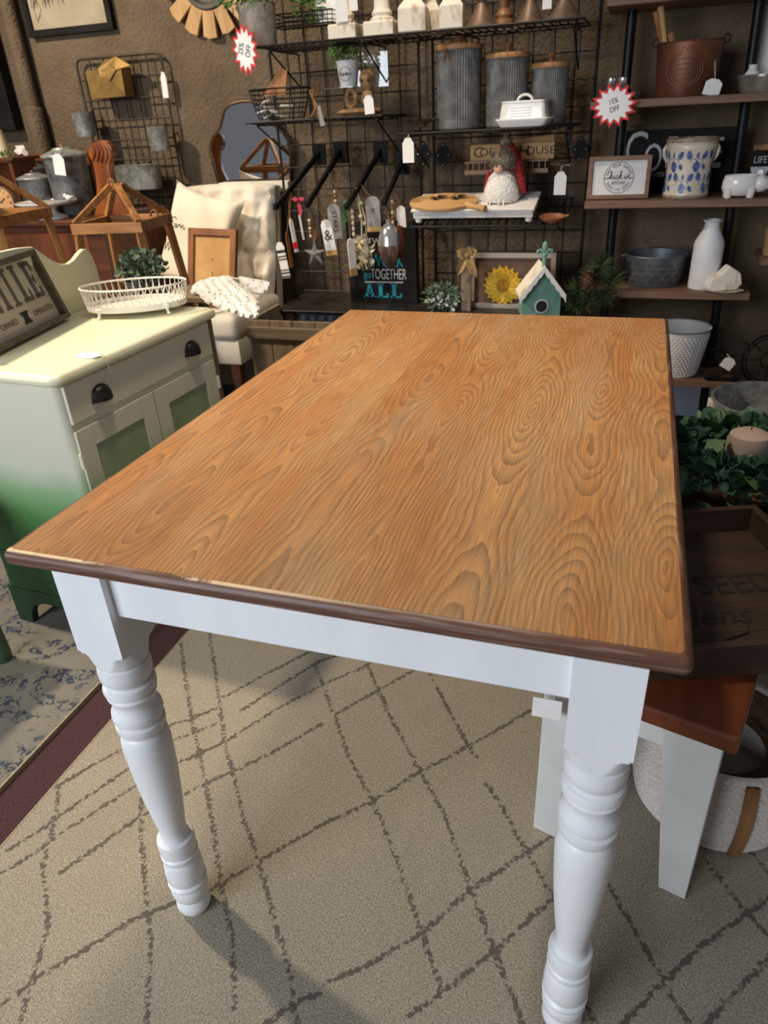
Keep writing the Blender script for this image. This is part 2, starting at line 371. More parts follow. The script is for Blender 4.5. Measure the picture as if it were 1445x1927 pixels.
def rug2_material():
    m_, ns, lk, b_ = nt('distressed_rug_pile'); b_.inputs['Roughness'].default_value = .95; b_.inputs['Specular IOR Level'].default_value = .1
    tc = N(ns, 'ShaderNodeTexCoord')
    def noi(s_, d=4, dist_=0):
        n_ = N(ns, 'ShaderNodeTexNoise'); n_.inputs['Scale'].default_value = s_; n_.inputs['Detail'].default_value = d; n_.inputs['Distortion'].default_value = dist_
        lk.new(tc.outputs['Object'], n_.inputs['Vector']); return n_
    a, b2, c2 = noi(7, 5, 2.2), noi(5, 6, 1.0), noi(60, 3, 1.2)
    mr = N(ns, 'ShaderNodeMapRange'); mr.inputs[1].default_value = .50; mr.inputs[2].default_value = .55; lk.new(a.outputs[0], mr.inputs[0])
    mr2 = N(ns, 'ShaderNodeMapRange'); mr2.inputs[1].default_value = .47; mr2.inputs[2].default_value = .55; lk.new(c2.outputs[0], mr2.inputs[0])
    mu = N(ns, 'ShaderNodeMath', operation='MULTIPLY'); lk.new(mr.outputs[0], mu.inputs[0]); lk.new(mr2.outputs[0], mu.inputs[1])
    base = N(ns, 'ShaderNodeMix', data_type='RGBA'); base.inputs[6].default_value = lin((140, 134, 120)); base.inputs[7].default_value = lin((98, 97, 95)); lk.new(b2.outputs[0], base.inputs[0])
    mx = N(ns, 'ShaderNodeMix', data_type='RGBA'); mx.inputs[7].default_value = lin((60, 66, 80)); lk.new(base.outputs[2], mx.inputs[6]); lk.new(mu.outputs[0], mx.inputs[0])
    lk.new(mx.outputs[2], b_.inputs['Base Color'])
    return m_
r2 = MB().box2((-2.6, -.6, -.012), (-.845, 1.5, -.002)).build('distressed_rug', rug2_material(), smooth=0)
tag(r2, 'distressed cream rug with faded navy floral pattern under the green dresser', 'rug')
MB().box2((-.849, -.6, -.012), (-.8435, 1.5, -.0005)).build('binding', K['rugedge'], r2, smooth=0)

# ------------------------------------------------------------------ the table
TW, TL, TZ, TT = .759, 1.174, .762, .0215
def tabletop_material():
    m_, ns, lk, b_ = nt('whitewashed_ash_top'); b_.inputs['Roughness'].default_value = .5
    def M2(op, a, b=None, c=None):
        n_ = N(ns, 'ShaderNodeMath', operation=op)
        for i, q in enumerate((a, b, c)):
            if q is None: continue
            if isinstance(q, (int, float)): n_.inputs[i].default_value = q
            else: lk.new(q, n_.inputs[i])
        return n_.outputs[0]
    def noise(vec, s_, d=2, rg=.5):
        n_ = N(ns, 'ShaderNodeTexNoise'); n_.inputs['Scale'].default_value = s_; n_.inputs['Detail'].default_value = d; n_.inputs['Roughness'].default_value = rg; lk.new(vec, n_.inputs['Vector']); return n_.outputs[0]
    def comb(x, y, z):
        n_ = N(ns, 'ShaderNodeCombineXYZ')
        for i, q in enumerate((x, y, z)):
            if isinstance(q, (int, float)): n_.inputs[i].default_value = q
            else: lk.new(q, n_.inputs[i])
        return n_.outputs[0]
    tc = N(ns, 'ShaderNodeTexCoord'); sx = N(ns, 'ShaderNodeSeparateXYZ'); lk.new(tc.outputs['Object'], sx.inputs[0])
    x, y = sx.outputs[0], sx.outputs[1]
    BW = .101
    wob = M2('MULTIPLY', M2('SUBTRACT', noise(comb(0, y, 0), 2.2), .5), .02)
    bx = M2('DIVIDE', M2('ADD', x, M2('ADD', wob, 5.047)), BW)
    bid = M2('FLOOR', bx); u = M2('SUBTRACT', M2('FRACT', bx), .5)
    wn = N(ns, 'ShaderNodeTexWhiteNoise', noise_dimensions='1D'); lk.new(bid, wn.inputs['W'])
    sc_ = N(ns, 'ShaderNodeSeparateColor'); lk.new(wn.outputs['Color'], sc_.inputs[0])
    r1, r2_, r3 = sc_.outputs[0], sc_.outputs[1], sc_.outputs[2]
    off = M2('MULTIPLY', bid, 7.31)
    nz = noise(comb(M2('MULTIPLY', x, .9), M2('ADD', y, off), 0), 1.65, 1.6, .4)
    # a wandering pith: the cut plane dips in and out of the growth rings
    Z = M2('MULTIPLY', M2('SUBTRACT', nz, M2('ADD', .32, M2('MULTIPLY', r2_, .25))), .27)
    wig = M2('MULTIPLY', M2('SUBTRACT', noise(comb(M2('MULTIPLY', x, 1.6), M2('ADD', M2('MULTIPLY', y, .8), off), 3.0), 8.0, 2), .5), .026)
    X = M2('ADD', M2('MULTIPLY', M2('ADD', u, M2('MULTIPLY', M2('SUBTRACT', r1, .5), .35)), BW), wig)
    rr = M2('SQRT', M2('ADD', M2('MULTIPLY', M2('MULTIPLY', X, X), 1.6), M2('MULTIPLY', Z, Z)))
    fr = M2('ADD', M2('MULTIPLY', rr, 138.0), M2('ADD', M2('MULTIPLY', noise(comb(x, M2('MULTIPLY', y, .12), 0), 60, 3), .4), M2('MULTIPLY', noise(comb(x, M2('MULTIPLY', y, .5), 0), 46, 3), .45)))
    saw = M2('FRACT', fr)
    rp = N(ns, 'ShaderNodeValToRGB'); lk.new(saw, rp.inputs[0])
    el = rp.color_ramp.elements
    el[0].position = 0; el[0].color = (1, 1, 1, 1); el[1].position = 1; el[1].color = (1, 1, 1, 1)
    for ps, vl in ((.05, .88), (.40, .72), (.72, .30), (.90, .02), (.955, .0), (.985, 1.12)):
        q = el.new(ps); q.color = (vl, vl, vl, 1)
    ring = rp.outputs[0]
    pore = noise(comb(M2('MULTIPLY', x, 1), M2('MULTIPLY', y, .035), 0), 420, 2)
    blot = noise(comb(M2('MULTIPLY', x, 1.6), M2('ADD', M2('MULTIPLY', y, .55), off), 9.0), 5.0, 3)
    grey = noise(comb(M2('MULTIPLY', x, 2.5), M2('MULTIPLY', y, .5), 4.0), 4.5, 4)
    c1 = N(ns, 'ShaderNodeMix', data_type='RGBA'); c1.inputs[6].default_value = lin((188, 140, 88)); c1.inputs[7].default_value = lin((176, 119, 66))
    mrb = N(ns, 'ShaderNodeMapRange'); mrb.inputs[1].default_value = .38; mrb.inputs[2].default_value = .62; lk.new(blot, mrb.inputs[0]); lk.new(mrb.outputs[0], c1.inputs[0])
    cd_ = N(ns, 'ShaderNodeMix', data_type='RGBA'); cd_.inputs[6].default_value = lin((140, 108, 74)); cd_.inputs[7].default_value = lin((142, 98, 58))
    lk.new(mrb.outputs[0], cd_.inputs[0])
    cm = N(ns, 'ShaderNodeMix', data_type='RGBA'); lk.new(ring, cm.inputs[0]); lk.new(cd_.outputs[2], cm.inputs[6]); lk.new(c1.outputs[2], cm.inputs[7])
    # grey-white wash left in the pores and in long patches
    mrg = N(ns, 'ShaderNodeMapRange'); mrg.inputs[1].default_value = .52; mrg.inputs[2].default_value = .72; mrg.inputs[4].default_value = .5; lk.new(grey, mrg.inputs[0])
    cg = N(ns, 'ShaderNodeMix', data_type='RGBA'); cg.inputs[7].default_value = lin((158, 138, 110)); lk.new(mrg.outputs[0], cg.inputs[0]); lk.new(cm.outputs[2], cg.inputs[6])
    mrp = N(ns, 'ShaderNodeMapRange'); mrp.inputs[1].default_value = .36; mrp.inputs[2].default_value = .64; mrp.inputs[3].default_value = .80; mrp.inputs[4].default_value = 1.12; lk.new(pore, mrp.inputs[0])
    cp = N(ns, 'ShaderNodeMix', data_type='RGBA', blend_type='MULTIPLY'); cp.inputs[0].default_value = 1; lk.new(cg.outputs[2], cp.inputs[6]); lk.new(mrp.outputs[0], cp.inputs[7])
    bt = M2('MULTIPLY_ADD', r3, .12, .94)
    cb = N(ns, 'ShaderNodeMix', data_type='RGBA', blend_type='MULTIPLY'); cb.inputs[0].default_value = 1; lk.new(cp.outputs[2], cb.inputs[6]); lk.new(bt, cb.inputs[7])
    lk.new(cb.outputs[2], b_.inputs['Base Color'])
    bp = N(ns, 'ShaderNodeBump'); bp.inputs['Strength'].default_value = .10; bp.inputs['Distance'].default_value = .002; lk.new(ring, bp.inputs['Height']); lk.new(bp.outputs[0], b_.inputs['Normal'])
    return m_
def rrect(x0, x1, y0, y1, r, z, n=5):
    o = []
    for cx, cy, a0 in ((x1-r, y1-r, 0), (x0+r, y1-r, PI/2), (x0+r, y0+r, PI), (x1-r, y0+r, 3*PI/2)):
        for i in range(n+1): a = a0+PI/2*i/n; o.append(V((cx+r*math.cos(a), cy+r*math.sin(a), z)))
    return o
tab = thing('dining_table', 'farmhouse dining table with whitewashed wood top and white turned legs', 'table', (0, TL/2, 0))
ins = .009
tp = MB().loft([rrect(-TW/2+ins, TW/2-ins, ins, TL-ins, .006, z) for z in (TZ-TT+.003, TZ)])
tp.build('tabletop', tabletop_material(), tab, smooth=0)
ed = MB(); loops = []
prof = [(-ins-.002, TZ-.0006)]+[(ins*(math.cos(a)-1), TZ-TT/2+TT/2*math.sin(a)) for a in [PI/2-.15-(PI-.15)*i/8 for i in range(9)]]+[(-ins-.05, TZ-TT)]
for o_, z in prof: loops.append(rrect(-TW/2-o_, TW/2+o_, -o_, TL+o_, max(.009+o_, .0015), z))
ed.loft(loops, cap=False).build('edge_moulding', K['edge'], tab, smooth=50)
LA, LB, LS = .0325, .0336, .07
LPROF = [(0,0),(.021,0),(.026,.006),(.029,.016),(.0285,.024),(.0235,.034),(.0262,.040),(.0295,.046),(.031,.056),(.0305,.066),(.0275,.071),(.0315,.074),(.0322,.079),(.028,.0835),(.0312,.092),(.0318,.106),(.0305,.122),(.029,.133),(.0262,.137),(.0295,.141),(.0298,.150),(.0258,.1535),(.0290,.157),(.0298,.172),(.0300,.181),(.0288,.187),(.0240,.1895),(.0208,.195),(.0212,.212),(.0245,.24),(.0295,.29),(.0332,.34),(.0352,.385),(.0355,.403),(.0338,.418),(.0312,.426),(.0268,.430),(.0325,.432),(.0350,.437),(.0352,.447),(.0285,.451),(.0345,.455),(.0360,.462),(.0350,.471),(.0300,.478),(.0292,.486),(.0320,.494),(.0345,.500),(.0290,.505),(.0360,.508),(.0368,.514),(.0350,.520),(.0290,.523),(.0355,.534),(.0362,.545),(.0350,.556),(.0285,.561),(.0345,.566),(.0352,.573),(.0345,.579),(.030,.582),(.030,.60)]
def leg_shape(cx, cy):
    b_ = MB()
    b_.lathe(LPROF, (cx, cy, 0), 40)
    return b_
def leg_block(cx, cy):
    """square block whose lower corners are scooped away by the turning"""
    h = LS/2; b_ = MB(); n = 96; lp = []
    for z, rr_ in ((.562,.0352),(.5635,.0356),(.566,.0362),(.571,.0373),(.577,.0385),(.582,.0396),(.5855,.0412),(.5875,.0435),(.5885,.0465),(.592,.0497),(TZ-TT-.001,.0497)):
        l = []
        for j in range(n):
            a = 2*PI*j/n; q = min(rr_, h/max(abs(math.cos(a)), abs(math.sin(a)))); l.append(V((cx+q*math.cos(a), cy+q*math.sin(a), z)))
        lp.append(l)
    return b_.loft(lp)
for sx_ in (-1, 1):
    for yy in (LB+LS/2, TL-LB-LS/2):
        lg_ = leg_shape(sx_*(TW/2-LA-LS/2), yy).build('leg', K['white_paint'], tab, smooth=32)
        leg_block(sx_*(TW/2-LA-LS/2), yy).build('leg_block', K['white_paint'], lg_, smooth=6)
AZ0, AZ1 = .652, TZ-TT-.001
ax0 = TW/2-LA-LS
for yy in (LB+.012, TL-LB-.012-.02):
    MB().box2((-ax0-.004, yy, AZ0), (ax0+.004, yy+.02, AZ1)).build('apron', K['white_paint'], tab, smooth=0, bevel=.0015)
for sx_ in (-1, 1):
    xx = sx_*(TW/2-LA-.022)
    MB().box2((xx-.01, LB+LS-.004, AZ0), (xx+.01, TL-LB-LS+.004, AZ1)).build('apron', K['white_paint'], tab, smooth=0, bevel=.0015)

# ------------------------------------------------------------------ green ombre dresser (dry sink)
def ombre():
    m_, ns, lk, b_ = nt('ombre_paint_with_floor_shade'); b_.inputs['Roughness'].default_value = .42
    tc = N(ns, 'ShaderNodeTexCoord'); sx = N(ns, 'ShaderNodeSeparateXYZ'); lk.new(tc.outputs['Object'], sx.inputs[0])
    no = N(ns, 'ShaderNodeTexNoise'); no.inputs['Scale'].default_value = 7; no.inputs['Detail'].default_value = 4; lk.new(tc.outputs['Object'], no.inputs['Vector'])
    ad = N(ns, 'ShaderNodeMath', operation='MULTIPLY_ADD'); lk.new(no.outputs[0], ad.inputs[0]); ad.inputs[1].default_value = .06; lk.new(sx.outputs[2], ad.inputs[2])
    rp = N(ns, 'ShaderNodeValToRGB'); lk.new(ad.outputs[0], rp.inputs[0]); el = rp.color_ramp.elements
    el[0].position = .1; el[0].color = lin((26, 58, 34)); el[1].position = .72; el[1].color = lin((222, 216, 196))  # the darkest greens paint shade near the floor into the ombre
    for ps, cc in ((.27, (38, 84, 42)), (.39, (84, 136, 76)), (.465, (140, 174, 126)), (.53, (206, 206, 184))):
        q = el.new(ps); q.color = lin(cc)
    lk.new(rp.outputs[0], b_.inputs['Base Color']); return m_
K['ombre'] = ombre()
K['sagepanel'] = MAT('sage_panel_paint', (150, 166, 132), (128, 150, 112), .45, scale=5)
K['creamtop'] = MAT('cream_green_paint', (236, 234, 206), (230, 226, 192), .42, scale=6)
K['blackpull'] = MAT('black_cup_pull', (26, 24, 26), (34, 32, 34), .4, .3, scale=60)
D0 = V((-.834, .617, 0)); da = math.radians(3.4)
DM = rotz(-da, D0)                                     # local +x: drawer front, +y: along the length
dr = thing('dresser', 'small cream-to-green ombre painted dresser with black cup pulls', 'dresser', DM @ V((-.2, .31, 0)))
b = MB(DM)
X0, X1, Y0, Y1 = -.405, -.024, .02, .608
def body_loop(z): return rrect(X0, X1, Y0, Y1, .022, z, 6)
# near and far sides and back, with a front face frame; the lower edge of each side is cut away between the feet
b.loft([body_loop(.115), body_loop(.714)])
b.build('carcass', K['ombre'], dr, smooth=40)
for yy, s_ in ((Y0, 1), (Y1-.022, 1)):
    o_ = [(X0, -.001), (X0+.05, -.001), (X0+.056, .03), (X0+.075, .062), (X0+.12, .078), (X1-.12, .078), (X1-.075, .062), (X1-.056, .03), (X1-.05, -.001), (X1, -.001), (X1, .12), (X0, .12)]
    MB(DM).prism(o_, .022, MX.Translation((0, yy, 0))).build('side_skirt', K['ombre'], dr, smooth=0, bevel=.002)
o_ = [(Y0, -.001), (Y0+.05, -.001), (Y0+.06, .05), (Y0+.1, .08), (Y1-.1, .08), (Y1-.06, .05), (Y1-.05, -.001), (Y1, -.001), (Y1, .12), (Y0, .12)]
MB(DM).prism(o_, .02, frameM((X1, 0, 0), (0,1,0), (-1,0,0))).build('front_skirt', K['ombre'], dr, smooth=0, bevel=.002)
t = MB(DM)
t.loft([rrect(-.425+o2, .0-o2, .0+o2, .628-o2, .03-o2*.5, z, 6) for o2, z in ((.012, .714), (.003, .717), (.0, .723), (.0005, .730), (.004, .736), (.010, .7395), (.016, .7400))])
t.build('top', K['creamtop'], dr, smooth=50)
# wavy splash board along the back of the top
half = [(0, .935), (.05, .935), (.10, .93), (.13, .905), (.155, .885), (.18, .872), (.205, .868), (.23, .874), (.255, .888), (.275, .896), (.29, .893), (.302, .875), (.309, .84), (.312, .79), (.312, .74)]
pr = [(.314-q, z) for q, z in half[::-1]]+[(.314+q, z) for q, z in half[1:]]
MB(DM).prism(pr, .018, frameM((-.395, 0, 0), (0,1,0), (-1,0,0))).build('splash_board', K['creamtop'], dr, smooth=35, bevel=.004)
# drawer with two cup pulls
dw = MB(DM).box2((X1-.004, .036, .617), (X1+.006, .590, .706)).build('drawer', K['ombre'], dr, smooth=0, bevel=.0025)
def cup_pull(y_, z_):
    b_ = MB(DM); n = 12; lp = []
    for i in range(9):
        a = PI/2*i/8
        lp.append([V((X1+.006+.024*math.cos(a)*math.sin(PI*(.5+.5*math.cos(PI*j/n)))**.6*1.0 if 0 < j < n else X1+.006, y_-.031*math.cos(PI*j/n), z_-.016+.036*math.sin(a)*math.sin(PI*j/n)**.7 if 0 < j < n else z_-.016)) for j in range(n+1)])
    b_.loft(lp, cap=False, closed=False)
    b_.box2((X1+.0055, y_-.033, z_-.017), (X1+.0085, y_+.033, z_-.012))
    return b_
for yy in (.137, .496): cup_pull(yy, .660).build('cup_pull', K['blackpull'], dw, smooth=60)
# two doors, frame and sunken panel
for y0, y1, hy in ((.036, .311, .030), (.315, .590, .592)):
    d_ = MB(DM); x0, x1 = X1-.004, X1+.005; st = .05
    d_.box2((x0, y0, .13), (x1, y0+st, .600)).box2((x0, y1-st, .13), (x1, y1, .600)).box2((x0, y0+st, .55), (x1, y1-st, .600)).box2((x0, y0+st, .13), (x1, y1-st, .18))
    door = d_.build('door', K['ombre'], dr, smooth=0, bevel=.0015)
    MB(DM).box2((x0-.004, y0+st-.004, .176), (x0+.0045, y1-st+.004, .554)).build('door_panel', K['sagepanel'], door, smooth=0)
    for hz in (.53, .22):
        MB(DM).cyl((X1+.007, hy, hz-.016), (X1+.007, hy, hz+.016), .0042, n=8).ball((X1+.007, hy, hz+.018), .004, 8, 6).build('hinge', K['creamtop'], door, smooth=40)
# ------------------------------------------------------------------ lettering and tags
def text_mesh(s, size, ex=.0006):
    cu = bpy.data.curves.new('lettering', 'FONT'); cu.body = s; cu.size = size; cu.extrude = ex; cu.align_x = 'CENTER'; cu.align_y = 'CENTER'; cu.resolution_u = 3
    o = bpy.data.objects.new('tmp', cu); me = bpy.data.meshes.new_from_object(o)
    bpy.data.objects.remove(o); bpy.data.curves.remove(cu); return me
def text(s, size, M_, mat, parent, name='lettering', sx=1, bold=0):
    """M_: local x = reading direction, local y = up, local z = towards the reader"""
    me = text_mesh(s, size); org = ORG.get(parent.name, V((0,0,0)))
    me.transform(MX.Translation(-org) @ M_ @ MX.Diagonal((sx, 1, 1, 1))); me.name = name
    me.materials.clear(); me.materials.append(mat)
    o = bpy.data.objects.new(name, me); C.objects.link(o); o.parent = parent; ORG[o.name] = org; return o
def face(o, x=(1,0,0), up=(0,0,1)):
    """frame for things that face the viewer (-Y): x right, y up, z out"""
    x = V(x).normalized(); up = V(up).normalized(); z = x.cross(up).normalized(); up = z.cross(x)
    M_ = MX((x, up, z)).transposed().to_4x4(); M_.translation = V(o); return M_
def strokes(polys, r, M_, mat, parent, name='lettering'):
    b_ = MB(M_)
    for pl in polys: b_.tube([(x, y, .0005) for x, y in pl], r, 5)
    return b_.build(name, mat, parent, smooth=60)
TAGGRP = None
def price_tag(px, py, w_, h_, Y, label, hang=None, lean=0, mat=None, name='price_tag', parent=None, strmat=None):
    c = A(px, py, Y); s_ = S(c); ww, hh = w_*s_, h_*s_
    t_ = thing(name, label, 'tag', c-V((0, 0, hh/2))) if not parent else parent
    M_ = MX.Translation(c) @ MX.Rotation(lean, 4, 'Y')
    o_ = [(-ww/2, -hh/2), (ww/2, -hh/2), (ww/2, hh*.28), (ww*.22, hh/2), (-ww*.22, hh/2), (-ww/2, hh*.28)]
    MB(M_).prism(o_, .0012).build('paper', mat or K['paper'], t_, smooth=0)
    top = M_ @ V((0, 0, hh*.42)); h2 = V(hang) if hang is not None else top+V((0, .01, hh*.35))
    sd = V((.0022, 0, 0))
    MB().tube([top-V((0,.001,0)), (top+h2)/2+sd, h2], .0007, 5).tube([top-V((0,.001,0)), (top+h2)/2-sd, h2], .0007, 5).build('string', strmat or K['string'], t_)
    return t_

# ------------------------------------------------------------------ on the dresser
# framed mercantile sign leaning on the splash board
p0 = AZ(119, 601, .741); q0 = AZ(-40, 681, .741)          # lower right and lower left corners
ex = (p0-q0).normalized(); up = (V((0,0,1))*math.cos(.30)+V((-.99, -.1, 0))*math.sin(.30)).normalized()
sg = thing('framed_sign', 'grey framed sign with tall black lettering leaning on the dresser splash board', 'sign', (p0+q0)/2)
LW = (p0-q0).length; LH = .185
SM = face(p0, ex, up); zc = V((SM[0][2], SM[1][2], SM[2][2]))
K['signface'] = MAT('greige_sign_board', (196, 186, 170), (182, 170, 154), .75, scale=9)
K['signframe'] = WOOD('grey_brown_frame', (104, 94, 82), (84, 74, 64), 0, .6, 50)
def frame_parts(M_, x0, x1, y0, y1, w_, d_, mat, parent, back=0, bev=.001):
    """four mitred rails, local z toward the viewer"""
    for nm, o_ in (('rail', [(x0,y0),(x1,y0),(x1-w_,y0+w_),(x0+w_,y0+w_)]), ('rail', [(x0,y1),(x1,y1),(x1-w_,y1-w_),(x0+w_,y1-w_)]), ('stile', [(x0,y0),(x0+w_,y0+w_),(x0+w_,y1-w_),(x0,y1)]), ('stile', [(x1,y0),(x1-w_,y0+w_),(x1-w_,y1-w_),(x1,y1)])):
        b_ = MB(M_); n = len(o_)
        b_.loft([[V((x, y, -back)) for x, y in o_], [V((x, y, d_-back)) for x, y in o_]])
        b_.build('frame_'+nm, mat, parent, smooth=0, bevel=bev)
def board(M_, x0, x1, y0, y1, z0, z1, mat, parent, name='panel'):
    return MB(M_).box2((x0, y0, z0), (x1, y1, z1)).build(name, mat, parent, smooth=0)
frame_parts(SM, -LW, 0, 0, LH, .014, .028, K['signframe'], sg)
bd = board(SM, -LW+.010, -.010, .010, LH-.010, .002, .008, K['signface'], sg, 'sign_board')
# slab letters ... T I L E
def slab(b_, ch, x, y, w_, h_, t_, z):
    def r(x0, y0, x1, y1): b_.box2((x+x0*w_, y+y0*h_, z), (x+x1*w_, y+y1*h_, z+.0012))
    k = t_
    if ch == 'I': r(.32, .05, .68, .95); r(.05, 0, .95, .07); r(.05, .93, .95, 1)
    if ch == 'T': r(.34, .05, .66, .95); r(.2, 0, .8, .07); r(0, .86, 1, 1); r(0, .72, .14, .87); r(.86, .72, 1, .87)
    if ch == 'L': r(.14, .03, .48, .97); r(0, 0, 1, .12); r(0, .93, .62, 1); r(.84, .1, 1, .3)
    if ch == 'E': r(.14, .03, .48, .97); r(0, 0, 1, .12); r(0, .88, 1, 1); r(.84, .1, 1, .28); r(.84, .72, 1, .9); r(.4, .46, .75, .54); r(.68, .38, .8, .62)
    if ch == 'N': r(.0, 0, .24, 1); r(.76, 0, 1, 1); b_.add([(x+.1*w_, y+h_, z), (x+.34*w_, y+h_, z), (x+.9*w_, y, z+.001), (x+.66*w_, y, z+.001)], [(0,1,2,3)])
    if ch == 'A':
        b_.add([(x+a*w_, y+c*h_, z+dz) for dz in (0, .0012) for a, c in ((.06,0),(.3,0),(.56,.8),(.42,1),(.58,1),(.94,0),(.70,0))], [(0,1,2,3),(3,4,5,6,2),(7,8,9,10),(10,11,12,13,9)])
        r(.26, .28, .74, .42); r(-.04, 0, .4, .08); r(.6, 0, 1.04, .08); r(.34, .93, .68, 1)
lw = .046; x = -.026-lw
for ch in 'ELITNA':
    w_ = lw if ch != 'I' else lw*.72
    x_ = x if ch != 'I' else x+lw*.1
    b_ = MB(SM); slab(b_, ch, x_, .073, w_*.92, .092, .2, .0082); b_.build('letter', K['inkg'], bd, smooth=0)
    x -= (lw if ch != 'I' else lw*.8)+.0035
text('OPERATED', .0200, SM @ MX.Translation((-.072, .043, .0085)), K['inkg'], bd, sx=.92)
text('OWNED', .0200, SM @ MX.Translation((-.225, .043, .0085)), K['inkg'], bd, sx=.92)
bw = MB(SM); bw.prism([(-.170, .028), (-.134, .028), (-.143, .043), (-.134, .058), (-.170, .058), (-.161, .043)], .001, MX(((1,0,0,0),(0,0,1,0),(0,1,0,.0085),(0,0,0,1)))).build('ribbon_mark', K['ink'], bd, smooth=0)

# oval pierced gallery tray
tc_ = V((-1.005, 1.165, .741)); ta = math.radians(25)
TM = rotz(ta, tc_)
tr = thing('oval_tray', 'white pierced metal oval gallery tray on little feet on the dresser', 'tray', tc_)
K['traym'] = MAT('chalky_white_metal', (240, 234, 220), (206, 190, 172), .55, scale=60, lo=.6, hi=.7)
a_, b2_ = .136, .080
MB(TM).lathe([(0,.014),(.98,.014),(1.0,.016),(1.0,.030),(.985,.030),(.98,.018),(0,.018)], n=64, sx=a_, sy=b2_).build('tray_floor', K['traym'], tr)
def ov(t_, z, g=1.0): return V((a_*g*math.cos(t_), b2_*g*math.sin(t_), z))
MB(TM).tube([ov(2*PI*i/64, .074, 1.05) for i in range(64)], .0028, 6, True).build('rim', K['traym'], tr)
g = MB(TM); NG = 46
for i in range(NG):
    for d_ in (-1, 1):
        pts = []
        for k in range(6):
            f_ = k/5; ang = 2*PI*(i+d_*(.5*f_+.5*math.sin(f_*PI)*.35))/NG*1.0
            pts.append(ov(ang, .029+.045*f_, 1.0+.05*f_))
        g.tube(pts, .0012, 4)
stuff(g.build('pierced_gallery', K['traym'], tr))
for px_, py_ in ((-.085, -.058), (.085, -.058), (.085, .058), (-.085, .058)):
    f_ = MB(TM).tube([(px_, py_, .026), (px_*1.06, py_*1.08, .016), (px_*1.07, py_*1.1, .008), (px_*1.1, py_*1.16, .002)], [.006, .005, .0035, .005], 7).ball((px_*1.03, py_*1.05, .022), (.012, .006, .006), 8, 6)
    f_.build('foot', K['traym'], tr)

# price tag tied to the drawer
pt = thing('price_tag', 'white price tag lying on the dresser edge tied to its drawer', 'tag', DM @ V((-.03, .155, .742)))
MB(DM @ MX.Translation((-.035, .150, .7412)) @ MX.Rotation(-.25, 4, 'Z')).loft([[V((x, y, z)) for x, y in ((-.032,-.02),(.012,-.02),(.028,-.009),(.028,.009),(.012,.02),(-.032,.02))] for z in (0, .0012)]).build('paper', K['paper'], pt, smooth=0)
MB(DM).tube([(-.012, .155, .7425), (.0, .158, .741), (.003, .160, .728), (.002, .163, .70)], .0008, 5).tube([(-.012, .152, .7425), (.0, .153, .741), (.003, .156, .728), (.002, .163, .70)], .0008, 5).build('string', K['string'], pt)

# ------------------------------------------------------------------ tufted chair with pillow, frame and wings
CY = 2.33
cl, cr = A(328, 450, CY).x, A(503, 450, CY).x
czt = A(430, 350, CY).z; SEATZ = .53
ch = thing('tufted_chair', 'cream button-tufted upholstered chair behind the dresser', 'chair', ((cl+cr)/2, 2.2, -.012))
nx_, nz_ = 44, 56; bt = []
cwid = cr-cl
for r_ in range(4):
    for c_ in range(4):
        bt.append((cl+cwid*((c_+.5+(.5 if r_ % 2 else 0))/4.2), .58+.115*r_))
def tuft(x, z):
    d1 = sorted(math.hypot(x-a, z-b_) for a, b_ in bt)
    pk = min(d1[0]/.06, 1)
    v = .046*(pk**.75)
    for a, b_ in bt:                                  # diagonal pleats between neighbours
        for c, d_ in bt:
            if (a, b_) < (c, d_) and math.hypot(a-c, b_-d_) < .155 and abs(b_-d_) > .05:
                t_ = ((x-a)*(c-a)+(z-b_)*(d_-b_))/((c-a)**2+(d_-b_)**2)
                if 0 <= t_ <= 1:
                    q = abs((x-a)*(d_-b_)-(z-b_)*(c-a))/math.hypot(c-a, d_-b_)
                    v = min(v, .046*(.4+.6*min(1, (q/.035)))**.8)
    return v
vs = []; fs = []
for j in range(nz_+1):
    for i in range(nx_+1):
        fx, fz = i/nx_, j/nz_; x = cl+cwid*fx; z = .44+(czt-.44)*fz
        rd = min(1, min(fx, 1-fx)/.08, (1-fz)/.06); rd = math.sqrt(max(0, 1-(1-rd)**2))
        x2 = x - .035*(fx-.5)*2*max(0, .35-fz)/.35*.5
        vs.append((x2, CY+.13*fz-(.02+tuft(x, z))*rd, z-.012*(2*fx-1)**2*fz))
for j in range(nz_):
    for i in range(nx_): k = j*(nx_+1)+i; fs.append((k, k+1, k+nx_+2, k+nx_+1))
b_ = MB(); b_.add(vs, fs)
b_.add([(cl, CY+.005, .44), (cr, CY+.005, .44), (cr, CY+.135, czt-.012), (cl, CY+.135, czt-.012), (cl+.01, CY+.09, .44), (cr-.01, CY+.09, .44), (cr-.01, CY+.20, czt-.02), (cl+.01, CY+.20, czt-.02)], [(4,7,6,5),(0,3,7,4),(1,5,6,2),(3,2,6,7)])
b_.build('backrest', K['cream'], ch, smooth=60)
for a, z in bt:
    f_ = (z-.44)/(czt-.44); MB().ball((a, CY+.13*f_-.022, z), (.010, .005, .010), 8, 6).build('tufting_button', K['cream'], ch)
sx0, sx1 = A(418, 640, 1.93).x-.30, A(470, 640, 1.93).x+.02
b_ = MB().box2((cl-.005, 1.93, .43), (cr+.02, CY+.03, SEATZ)).build('seat', K['cream'], ch, bevel=.03, seg=4)
MB().box2((cl+.0, 1.945, .33), (cr+.015, CY+.03, .432)).build('seat_rail', K['cream'], ch, bevel=.008)
for xx in (cl+.03, cr-.02):
    for yy in (1.97, CY): MB().sqlathe([(.014, -.012), (.021, .33)], (xx, yy, 0)).build('leg', K['antique'], ch, smooth=0, bevel=.003)
